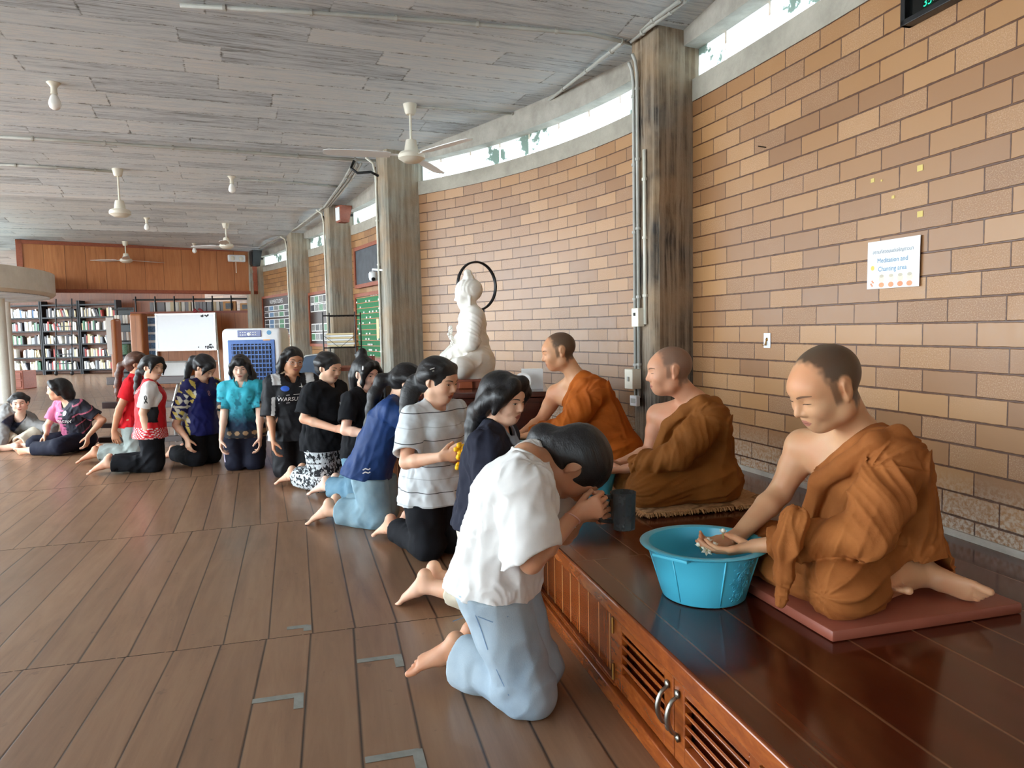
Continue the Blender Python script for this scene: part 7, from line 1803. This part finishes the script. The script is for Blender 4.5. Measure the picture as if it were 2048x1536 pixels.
# 12, 13 --- two sitting on the floor at the left
def seated(pel, yaw, s, neck, headpos, HR, sh=None):
    p = kneel((pel[0], pel[1]), yaw, s); p.pel = A3(*pel); v = np.array(neck)-p.pel; p.Ut = unit(v); p.Ft = unit(p.F-np.dot(p.F, p.Ut)*p.Ut); p.Lt = np.cross(p.Ut, p.Ft)
    L = np.linalg.norm(v); p.waist = p.pel+p.Ut*L*.33; p.chest = p.pel+p.Ut*L*.66; p.neck = A3(*neck); p.head = A3(*headpos); p.HR = HR; p.hs = .98*s
    p.sh = {'L': p.neck-p.Ut*.045*s+p.Lt*.15*s, 'R': p.neck-p.Ut*.045*s-p.Lt*.15*s}; p.hip = {'L': p.pel+p.L*.082*s, 'R': p.pel-p.L*.082*s}; return p
def person_pink():
    pel = at(160, 884, 7.65); pel[2] = .115; neck = at(138, 803, 7.55); hp = at(117, 783, 7.50)
    p = seated(pel, 248, 1.0, neck, hp+A3(0, 0, .02), basis(206, 4)); p.hs = 1.0
    p.kn = {'R': at(72, 893, 7.50)*[1, 1, 0]+A3(0, 0, .085), 'L': at(118, 900, 7.28)*[1, 1, 0]+A3(0, 0, .085)}
    p.an = {'R': at(48, 893, 7.75)*[1, 1, 0]+A3(0, 0, .05), 'L': at(60, 897, 7.45)*[1, 1, 0]+A3(0, 0, .055)}; p.an['R'] = p.kn['R']+A3(.22, .25, -.03); p.an['L'] = p.kn['L']+A3(-.33, .1, -.03)
    p.toe = {'R': unit(A3(.8, .5, -.05)), 'L': unit(A3(-1, .2, -.05))}; p.sn = {'R': A3(.3, .3, -1), 'L': A3(-.2, -.9, -.3)}
    p.el['L'], p.wr['L'] = ik(p.sh['L'], at(176, 872, 7.40), .255, .225, A3(.6, .5, 0)); p.el['R'], p.wr['R'] = ik(p.sh['R'], at(93, 868, 7.36), .255, .225, A3(-.5, .6, 0))
    hands(p, A3(0, -.3, -1), A3(-.6, 0, 0), A3(-.5, -.3, -1), A3(0, -.3, -1)); 
    t = thing('person', 'person in half pink half black sports shirt sitting sideways on the floor', 'person', (pel[0], pel[1], 0), 'students sitting on the floor')
    body(p, 'body', M['skin_girl'], t, h=.0065); face_parts(p, eye=.4)
    hair(p, h=.0055, strand='z', tail=[lock((-.06, .0, .0), (-.09, .02, -.06), (-.10, .04, -.12), r=(.07, .055, .03)), lock((-.03, .07, -.01), (-.06, .07, -.09), r=(.035, .02)), lock((-.03, -.07, -.01), (-.06, -.07, -.09), r=(.035, .02))], extra=[lock((.06, .04, .085), (.03, .088, .03), (.0, .095, -.05), r=(.026, .022, .012))])
    f = loc_(p)
    def col(V):
        q = f(V); n = vnoise(V*60.); k = sstep(-.035, .02, q[:, 1]+.025*np.sin(q[:, 2]*170)*sstep(.1, .2, q[:, 2])+.02*n); arm = np.abs(q[:, 1]) > .14
        c = lin((204, 110, 146))*(1-k[:, None])+lin((40, 40, 50))*k[:, None]; d = ((q[:, 1] > .12) & (np.sin(q[:, 2]*60+q[:, 0]*30) > .92)); return np.where(d[:, None], lin((176, 92, 112)), c)
    sh = shirt(p, mat_tint('two_tone_jersey', .6), h=.0065, loose=.018, sleeve=.72, hem=.05, sleeve_r=.062, colf=col, seed=27., floor=.01); put_text(p, sh, 'MELODY', .02, -.03, .05, M['print_white'], 'shirt_print'); put_text(p, sh, '17', -.07, .05, .03, M['print_white'], 'shirt_print')
    bv = bvh_of(sh); decal('badge', bv, t, M['print_white'], chest_at(p, .055, .06), p.Lt, p.Ut, [(.024*math.cos(k*PI/5), .024*math.sin(k*PI/5)) for k in range(10)], .003)
    pants(p, CL['navy_pants'], r=(.104, .078, .066), cuff=.9, seed=28., top=.05); return p
def person_grey():
    pel = at(48, 872, 8.3); pel[2] = .14; neck = at(42, 832, 7.98); hp = at(39, 806, 7.86)
    p = seated(pel, -82, 1.02, neck, hp, basis(-60, 4, -4)); p.hs = 1.0
    p.kn = {'R': at(4, 880, 7.95)*[1, 1, 0]+A3(0, 0, .12), 'L': at(70, 876, 7.95)*[1, 1, 0]+A3(0, 0, .12)}; p.an = {'R': at(38, 889, 7.78)*[1, 1, 0]+A3(0, 0, .05), 'L': at(30, 885, 7.70)*[1, 1, 0]+A3(0, 0, .05)}
    p.toe = {'R': unit(A3(1, -.2, -.1)), 'L': unit(A3(-1, -.3, -.1))}; p.sn = {'R': A3(0, -1, -.2), 'L': A3(0, -1, -.3)}
    p.el['L'], p.wr['L'] = ik(p.sh['L'], at(98, 880, 7.78), .255, .225, A3(.9, .4, .3)); p.el['R'], p.wr['R'] = ik(p.sh['R'], at(3, 893, 7.66), .255, .225, A3(-.9, .4, .3))
    hands(p, A3(.2, -.5, -.7), A3(0, .6, -.8), A3(-.1, -.8, -.4), A3(0, .3, -1))
    t = thing('person', 'person in grey zip jacket sitting on the floor and leaning forward at far left', 'person', (pel[0], pel[1], 0), 'students sitting on the floor')
    body(p, 'body', M['skin_pale'], t, h=.0065); face_parts(p, eye=.6, smile=.6)
    hair(p, h=.0055, tail=[lock((-.08, 0, -.02), (-.10, 0, -.05), r=(.05, .04))], extra=[lock((.045, -.045, .078), (.0, -.080, .040), (-.07, -.066, .0), r=(.016, .019, .026)), lock((.045, .045, .078), (.0, .080, .040), (-.07, .066, .0), r=(.016, .019, .026))])
    f = loc_(p)
    def col(V):
        q = f(V); m = sstep(.004, -.004, np.abs(q[:, 1])-np.minimum(.02+.22*np.clip(q[:, 2]-.24, 0, 1), .07))*sstep(.02, .05, q[:, 0])*sstep(.20, .17, q[:, 0]); return lin((134, 132, 130))*(1-m[:, None])+lin((34, 36, 56))*m[:, None]
    shirt(p, mat_tint('grey_windcheater', .6), 'jacket', h=.0068, loose=.02, long=True, hem=.06, sleeve_r=.066, colf=col, seed=29., floor=.02); pants(p, CL['white_pants'], r=(.10, .08, .07), cuff=.8, seed=30.); return p
CAST = [person_white, person_cardigan, person_striped, person_blue, person_clip, person_mbs, person_polo, person_turquoise, person_eight, person_raglan, person_red, person_pink, person_grey]
for f_ in CAST: f_()
print('people built', round(time.time()-T0, 1))
# ------------------------------------------------------------------ the three monks and the statue
def mat_robe(name, c0, c1):
    t = NT(name); v = t.coord(); n = t.noise(v, 6., 4, .55); w_ = t.noise(v, 700., 2)
    k = t.ramp(n, [(.3, srgb(*c0)), (.72, srgb(*c1))]); t.base(k); t.set(Roughness=.8, Specular_IOR_Level=.2)
    t.bump(t.math('ADD', t.math('MULTIPLY', w_, .25), t.noise(t.mapping(v, sc=(1, 1, .7)), 46., 6, .62)), .32, .006); return t.mat
ROBE1 = mat_robe('ochre_robe', (138, 78, 35), (170, 104, 53)); ROBE2 = mat_robe('brown_robe', (122, 72, 28), (150, 92, 40)); ROBE3 = mat_robe('saffron_robe', (152, 74, 20), (186, 98, 30))
def scalp_tint(xl, burn=True, dark=.42):
    def f(q, c, hd):
        x, y, z = q[:, 0], q[:, 1], q[:, 2]; n = vnoise(q*90.)*.008
        w = sstep(xl+.012, xl-.012, x+n-.35*np.clip(z-.07, 0, 1))*sstep(.012, .04, z+n)
        w = np.maximum(w, sstep(-.012, -.03, x+n)*sstep(-.075, -.045, z+n+.25*np.clip(x+.05, -1, .2)))
        if burn: w = np.maximum(w, sstep(.032, .026, x)*sstep(.004, .012, x)*sstep(-.038, -.02, z)*sstep(.06, .03, z)*.75)
        ear = sstep(1.25, .95, np.sqrt(((x+.010)/.021)**2+((z+.0)/.034)**2))*sstep(.0705, .0745, np.abs(y)); w = w*(1-ear)*hd
        return c*(1-w[:, None]*(1-dark*A3(.80, .92, 1.05)))
    return f
def monk(label, pel, yaw, s, neck, head, HR, hs, shL, shR, elL, elR, wL, wR, knL, knR, anL, anR, toes, mat, skin, tint, floor, handspec, h=.005, tail=None, footL=True, rh=None):
    p = Person(); p.s = s; R = basis(yaw); p.F, p.L = R[:, 0], R[:, 1]; p.pel = A3(*pel); p.neck = A3(*neck); v = p.neck-p.pel; L = np.linalg.norm(v)
    p.Ut = unit(v); p.Lt = unit(np.array(shL)-np.array(shR)); p.Lt = unit(p.Lt-np.dot(p.Lt, p.Ut)*p.Ut); p.Ft = np.cross(p.Lt, p.Ut)
    p.waist = p.pel+v*.33; p.chest = p.pel+v*.66; p.head = A3(*head); p.HR = HR; p.hs = hs
    p.sh = {'L': A3(*shL), 'R': A3(*shR)}; p.el = {'L': A3(*elL), 'R': A3(*elR)}; p.wr = {'L': A3(*wL), 'R': A3(*wR)}
    p.hip = {'L': p.pel+p.L*.09, 'R': p.pel-p.L*.09}; p.kn = {'L': A3(*knL), 'R': A3(*knR)}; p.an = {'L': A3(*anL), 'R': A3(*anR)}
    p.toe = {'L': unit(toes[0]), 'R': unit(toes[2])}; p.sn = {'L': A3(*toes[1]), 'R': A3(*toes[3])}
    hands(p, *handspec[:4]); th = handspec[4]
    t = thing('person', label, 'person', (pel[0], pel[1], floor), 'seated monks')
    body(p, 'body', skin, t, h=h, male=True, tint=tint, floor=floor, curl=handspec[5], thumbs=th, curls=handspec[6] if len(handspec) > 6 else (None, None))
    face_parts(p, eye=.22, brow=M['brow_monk'], lip=M['lip_monk'], brow_w=.0058)
    # robe
    lo, hi = bounds(p, .2); lo[2] = floor-.01; hi[2] = p.neck[2]+.16; S = SDF(lo, hi, rh or h*1.08); U, Ft, Lt = p.Ut, p.Ft, p.Lt
    S.add(econe(p.pel-U*.02, p.waist, (.172*s, .138*s), (.156*s, .124*s), Lt), .03); S.add(econe(p.waist, p.chest, (.156*s, .124*s), (.160*s, .118*s), Lt), .03)
    S.add(econe(p.chest, p.neck-U*.055, (.160*s, .118*s), (.130*s, .082*s), Lt), .03)
    S.add(cone(p.sh['L'], p.neck-U*.012, .072*s, .060*s), .03); S.add(cone(p.sh['L'], p.chest, .08*s, .11*s), .03); S.add(cone(p.sh['R'], p.chest, .06*s, .11*s), .02)
    # back drape: bulky cloth hanging from the left shoulder
    S.add(econe(p.sh['L']-Ft*.05-Lt*.02, p.pel-Ft*.06+Lt*.03, (.09*s, .065*s), (.165*s, .11*s), Lt), .04)
    A_ = p.neck+Lt*.045*s+U*.02*s; B_ = p.sh['R']-U*.105*s+Lt*.035*s; n_ = unit(np.cross(Ft, A_-B_)); n_ = n_ if np.dot(n_, U) > 0 else -n_
    d1 = folds([(A_+Ft*.12, B_+Ft*.12-U*.05, Ft, 2.0, 11., .0072, 2.8), (p.sh['L']+Ft*.1, p.pel-p.L*.08+Ft*.1, Ft, 3., 12., .0075, 3.), (p.sh['L']-Ft*.14, p.pel-Ft*.14, -Ft, 1.5, 13., .0075, 2.8)], .05)
    S.disp(d1); S.cut(A_, n_, k=.010)
    # rolled upper edge across the chest and over the back
    rim = []
    for k in range(29):
        a = 2*PI*k/28; rad = A3(0, 0, 0)+Ft*math.sin(a)*.125*s+(B_-A_)*.5*math.cos(a)*-1.0*.98; rim.append((A_+B_)*.5+rad*A3(1, 1, 1)-n_*.004)
    # legs and lap
    for q in 'LR': S.add(cone(p.hip[q], p.kn[q], .105*s, .080*s), .045)
    S.add(cone(p.kn['L'], p.kn['L']+(p.an['L']-p.kn['L'])*(.30 if footL else 1.), .088*s, .080*s), .03); S.add(cone(p.kn['R'], p.kn['R']+(p.an['R']-p.kn['R'])*.6, .085*s, .08*s), .03)
    S.add(ell((p.kn['L']+p.kn['R']+p.pel)/3-A3(0, 0, .02), (.20*s, .20*s, .085*s)), .05); S.add(ell(p.pel-p.F*.05-A3(0, 0, .02), (.19*s, .20*s, .14*s)), .05)
    if footL:
        e = p.kn['L']+(p.an['L']-p.kn['L'])*.34; d_ = unit(p.an['L']-p.kn['L']); S.cut(e, d_, np.minimum(e, p.an['L'])-.10, np.maximum(e, p.an['L'])+A3(.10, .10, .035), .006)
        S.sub(cone(p.kn['L']+(p.an['L']-p.kn['L'])*.22, p.an['L']+d_*.05, .058*s, .05*s), .006)
    # left sleeve
    T = S.like(); end = p.el['L']+(p.wr['L']-p.el['L'])*.86; d_ = unit(p.wr['L']-p.el['L'])
    T.add(cone(p.sh['L']+U*.0, p.sh['L']+(p.el['L']-p.sh['L'])*.5, .074*s, .078*s), .02); T.add(cone(p.sh['L']+(p.el['L']-p.sh['L'])*.5, p.el['L'], .078*s, .066*s), .03)
    T.add(cone(p.el['L'], p.el['L']+(p.wr['L']-p.el['L'])*.55, .064*s, .054*s), .03); T.add(cone(p.el['L']+(p.wr['L']-p.el['L'])*.55, end+d_*.05, .054*s, .044*s), .03)
    up_ = A3(0, 0, 1)
    T.disp(folds([(p.sh['L'], p.el['L'], up_, 11., 4., .0058, 3.6), (p.el['L'], p.wr['L'], up_, 15., 4., .0052, 3.4)], .03))
    T.cut(end, d_, np.minimum(end, p.wr['L'])-.10, np.maximum(end, p.wr['L'])+.10, .004); T.sub(cone(end-d_*.025, p.wr['L']+d_*.05, .031*s, .031*s), .004)
    hh = np.maximum(.006-np.abs(S.d-T.d), 0)/.006; S.d = np.minimum(S.d, T.d)-hh*hh*.0015
    # sash: thick rolled fold from the right flank over the left shoulder and down the back
    sl = [p.waist+Ft*.130*s-Lt*.10*s, p.chest+Ft*.135*s-Lt*.035*s, p.chest+Ft*.125*s+Lt*.06*s+U*.075*s, p.sh['L']+U*.074*s+Ft*.035*s-Lt*.025*s, p.sh['L']+U*.070*s-Ft*.045*s-Lt*.02*s, p.sh['L']-Ft*.070*s+Lt*.030*s-U*.05*s, p.chest-Ft*.075*s+Lt*.105*s-U*.03*s, p.waist-Ft*.055*s+Lt*.120*s, p.pel-Ft*.02*s+Lt*.135*s+U*.05]
    B2 = S.like()
    for k in range(len(sl)-1):
        B2.add(cone(sl[k], sl[k+1], .030*s, .030*s), .02)
    B2.disp(folds([(sl[k], sl[k+1], U, 1., 5., .0025, 1.6) for k in range(len(sl)-1)], .03))
    hh = np.maximum(.008-np.abs(S.d-B2.d), 0)/.008; S.d = np.minimum(S.d, B2.d)-hh*hh*.002
    if tail:
        T2 = S.like(); tp, tr = tail
        for k in range(len(tp)-1): T2.add(cone(tp[k], tp[k+1], tr[k], tr[k+1]), .015)
        T2.disp(folds([(tp[k], tp[k+1], p.L, 1., 5., .005, 1.6) for k in range(len(tp)-1)], .03))
        hh = np.maximum(.006-np.abs(S.d-T2.d), 0)/.006; S.d = np.minimum(S.d, T2.d)-hh*hh*.0015
    lap = folds([(p.hip['L'], p.kn['L'], up_, 3., 9., .0075, 3.), (p.hip['R'], p.kn['R'], up_, 3., 9., .007, 3.), (p.kn['L'], p.an['L'], up_, 7., 9., .006, 2.8), (p.pel-p.F*.1-A3(0, 0, .08), p.pel-p.F*.08+A3(0, 0, .18), -p.F, 2., 12., .007, 2.8)], .05)
    def lapd(P): return lap(P)*sstep(.20, .08, P[:, 2]-p.pel[2]+.02)
    S.disp(lapd)
    # keep clear of neck, head, bare arm
    S.sub(cone(p.neck+U*.0+Ft*.012, p.head, .058*s, .06*s), .008)
    S.floorcut(floor+.001)
    o = sdf_obj('robe', S, mat, t, None, None, 2)
    return p
# nearest monk
ZS1 = ZP+.034
def monk_near():
    neck = at(1718, 858, 2.20); shL = at(1788, 930, 2.03); shR = at(1608, 895, 2.37)
    pel = A3(1.13, 2.265, ZS1+.085)
    elL = at(1735, 1070, 1.95); wL = at(1512, 1092, 2.125); elR = at(1560, 985, 2.39); wR = at(1476, 1072, 2.285)
    f_ = unit(at(1405, 1112, 2.17)-wL); fr_ = unit(at(1400, 1106, 2.22)-wR)
    spec = (f_, (0, .45, 1), unit(fr_+A3(-.05, -.06, 0)), (0, -.35, 1), (A3(.1, 1, .25), A3(.2, -1, .2)), (.30, .35))
    tail = ([at(1590, 1040, 1.99), at(1572, 1095, 1.97), at(1568, 1150, 1.965), at(1562, 1207, 1.965)], [.038, .034, .026, .015])
    p = monk('person in ochre monk robe nearest the camera cupping flowers over the turquoise basin', pel, 196, 1.0, neck, at(1650, 775, 2.135), basis(192, 26, 3), 1.12, shL, shR, elL, elR, wL, wR,
             (.905, 1.975, ZS1+.075), (.83, 2.33, ZS1+.075), (1.205, 2.115, ZS1+.062), (1.04, 2.13, ZS1+.035), (unit(at(1962, 1216, 1.985)-A3(1.205, 2.115, ZS1+.062)), (-.25, .95, .45), A3(.1, -1, -.05), (.0, .1, 1)), ROBE1, M['skin_monk'], scalp_tint(.030, True, .20), ZS1, spec, h=.0046, tail=tail, rh=.0040)
    # jasmine in the cupped hands
    rs = random.Random(4)
    def flower(label, c, up, open_=True, r=.016):
        t = thing('jasmine_flower', label, 'flower', c, 'jasmine flowers in the cupped hands'); R = frame(up); c = np.array(c); b = MB()
        for k in range(7 if open_ else 5):
            a = 2*PI*k/(7 if open_ else 5); e = R@A3(math.cos(a), math.sin(a), 0); w_ = R@A3(-math.sin(a), math.cos(a), 0); z = R[:, 2]; lift = .25 if open_ else .9; rr = r if open_ else r*.65
            P = [c+e*.002, c+e*rr*.5+w_*.005+z*rr*lift*.5, c+e*rr+z*rr*lift, c+e*rr*.5-w_*.005+z*rr*lift*.5]; P2 = [q-z*.0012 for q in P]
            b.add(P+P2, [(0, 1, 2, 3), (7, 6, 5, 4), (0, 4, 5, 1), (1, 5, 6, 2), (2, 6, 7, 3), (3, 7, 4, 0)])
        if not open_: b.lathe(c, [(0, 0), (.007, .003), (.008, .009), (.005, .014), (0, .016)], 10, R=R)
        b.build('petals', M['flower'], t, smooth=True); b = MB(); b.tube([c, c-R[:, 2]*.012, c-R[:, 2]*.020+R[:, 0]*.002], [.0022, .0018, .0014], 6); b.build('stalk', M['flower_green'], t)
    flower('fully open white jasmine flower lying frontmost in the cupped hands', at(1414, 1100, 2.165), A3(-.1, -.9, .6), True, .021)
    flower('cream jasmine bud at the upper left of the cupped hands', at(1399, 1092, 2.20), A3(-.4, -.3, .9), False, .018)
    flower('cream jasmine bud standing behind the open flower', at(1416, 1084, 2.22), A3(0, -.2, 1), False, .02)
    flower('jasmine bud to the right of the open flower against the left palm', at(1428, 1093, 2.17), A3(.2, -.4, .9), False, .019)
    flower('single jasmine flower stuck upright on the right wrist', at(1446, 1066, 2.25), A3(-.1, -.2, 1), False, .02)
    return p
def monk_mid():
    neck = at(1392, 798, 3.47); shL = at(1420, 838, 3.30); shR = at(1318, 832, 3.60); pel = A3(.86, 3.46, ZM2+.095)
    elL = at(1352, 912, 3.24); wL = at(1250, 938, 3.36); elR = at(1300, 905, 3.60); wR = at(1245, 925, 3.52)
    spec = (A3(-1, .05, -.15), (0, .3, 1), A3(-1, -.05, -.2), (0, -.3, 1), (A3(.1, 1, .2), A3(.1, -1, .2)), (.4, .4))
    return monk('person in brown monk robe sitting in the middle on the fringed mat', pel, 186, 1.0, neck, at(1338, 742, 3.47), basis(182, 5, 0), 1.06, shL, shR, elL, elR, wL, wR,
                (.60, 3.28, ZM2+.075), (.58, 3.62, ZM2+.075), (.84, 3.40, ZM2+.06), (.82, 3.52, ZM2+.06), (A3(.6, .3, -.1), (.2, .3, .9), A3(.6, .1, -.05), (0, .1, 1)), ROBE2, M['skin_monk2'], scalp_tint(.040, True, .46), ZM2, spec, h=.0055, footL=False)
def monk_far():
    neck = at(1152, 752, 4.50); shL = at(1192, 785, 4.36); shR = at(1112, 788, 4.64); pel = A3(.58, 4.50, ZP+.10)
    elL = at(1130, 852, 4.30); wL = at(1052, 872, 4.38); elR = at(1082, 842, 4.60); wR = at(1042, 868, 4.50)
    spec = (A3(-1, .05, -.2), (0, .3, 1), A3(-1, -.05, -.25), (0, -.3, 1), (A3(.1, 1, .2), A3(.1, -1, .2)), (.4, .4))
    return monk('person in bright saffron monk robe farthest from the camera', pel, 188, 1.0, neck, at(1117, 703, 4.50), basis(186, 12, 0), 1.06, shL, shR, elL, elR, wL, wR,
                (.30, 4.34, ZP+.075), (.27, 4.66, ZP+.075), (.54, 4.44, ZP+.06), (.52, 4.55, ZP+.06), (A3(.6, .3, -.1), (.2, .3, .9), A3(.6, .1, -.05), (0, .1, 1)), ROBE3, M['skin_monk3'], scalp_tint(.034, True, .22), ZP, spec, h=.006, footL=False)
MONKS = [monk_near(), monk_mid(), monk_far()]
# white seated statue
def statue():
    Y = 5.60; c0 = at(936, 756, Y); z0 = ZT+.072; R = basis(192); Fd, L, U = R[:, 0], R[:, 1], R[:, 2]
    t = thing('statue', 'tall white seated meditation statue with topknot on the altar table', 'statue', (c0[0], c0[1], z0)); o = A3(c0[0]+.01, c0[1], z0)
    P = lambda f, l, u: o+Fd*f*1.08+L*l*1.12+U*u*.90
    S = SDF(o-A3(.42, .42, .01), o+A3(.42, .42, .92), .006)
    S.add(econe(P(0, 0, .03), P(-.03, 0, .16), (.27, .19), (.20, .16), L), .03)
    for sg in (1, -1):
        S.add(cone(P(-.06, sg*.12, .13), P(.10, sg*.25, .10), .095, .075), .04); S.add(cone(P(.10, sg*.25, .09), P(.20, -sg*.02, .10), .07, .055), .04)
        S.add(cone(P(-.02, sg*.165, .515), P(.01, sg*.215, .31), .066, .060), .03); S.add(cone(P(.01, sg*.215, .31), P(.15, sg*.04, .195), .058, .038), .03)
    S.add(econe(P(.155, .05, .19), P(.16, -.06, .19), (.045, .022), (.045, .022), Fd), .02)
    S.add(econe(P(-.03, 0, .14), P(-.03, 0, .30), (.165, .125), (.15, .115), L), .03); S.add(econe(P(-.03, 0, .30), P(-.03, 0, .50), (.15, .115), (.165, .105), L), .03); S.add(cone(P(-.03, .14, .53), P(-.03, -.14, .53), .058, .058), .04)
    S.add(cone(P(-.03, 0, .54), P(-.005, 0, .66), .054, .050), .03); S.add(ell(P(.0, 0, .12), (.2, .2, .10)), .05)
    hc = P(.0, 0, .705); HRs = basis(190, 8)
    fo = folds([(P(-.02, .13, .53), P(0, -.10, .2), Fd, 7., 3., .006, 1.2), (P(-.02, .165, .515), P(.01, .215, .31), U, 14., 2., .008, 1.6), (P(.01, .215, .31), P(.15, .04, .2), U, 14., 2., .006, 1.6), (P(-.02, -.165, .515), P(.01, -.215, .31), U, 13., 2., .005, 1.6), (P(.0, -.2, .08), P(.0, .2, .08), U, 5., 4., .005, 1.8)], .05)
    S.disp(lambda V: fo(V)*sstep(.54, .47, (V-o)[:, 2])*sstep(.07, .12, (V-o)[:, 2]))
    for pts in ([(.085, .07, .50), (.105, .03, .40), (.12, .035, .30)],): chain(S, [P(*q) for q in pts], [.018, .022, .012], .01)
    add_head(S, hc, HRs, .98, False, 1.05)
    for sg in (-1, 1): S.add(cone(hc+HRs@A3(-.008, sg*.078, -.02), hc+HRs@A3(.0, sg*.074, -.075), .011, .009), .006)
    H_ = S.like(); H_.add(ell(hc+HRs@A3(-.018, 0, .032), (.106, .088, .094), HRs), 0); H_.sub(ell(hc+HRs@A3(.112, 0, -.055), (.082, .095, .108), HRs), .004); H_.sub(ell(hc+HRs@A3(.03, 0, -.10), (.08, .12, .085), HRs), .004); S.d = np.minimum(S.d, H_.d)
    S.add(ell(hc+HRs@A3(-.03, 0, .125), (.045, .045, .03), HRs), .01); S.add(ball(hc+HRs@A3(-.03, 0, .158), .032), .008)
    def hd(V):
        q = (V-hc)@HRs; w = sstep(.02, .03, q[:, 2]+.02-.6*np.clip(q[:, 0], 0, .2)); return w*.0022*np.sin(q[:, 0]*150+8*np.sin(q[:, 1]*40))*(np.linalg.norm(q, axis=1) < .2)
    S.disp(hd); S.floorcut(z0+.001)
    st_ = sdf_obj('statue_body', S, M['marble'], t, None, None, 2)
    b = MB(); rs = random.Random(8)
    for k in range(16):
        a = k/15.; q = P(.125+.01*math.sin(6*a), .045-.03*a, .44-.20*a); 
        for j in range(4): b.lathe(q+A3(rs.uniform(-.012, .012), rs.uniform(-.012, .012), rs.uniform(-.01, .01)), [(0, -.008), (.010, -.003), (.009, .004), (0, .008)], 8, R=frame(A3(rs.uniform(-1, 1), -1, rs.uniform(-.5, 1))))
    g = b.build('garland', M['marble'], t, smooth=True)
    return t
statue()
print('monks built', round(time.time()-T0, 1))
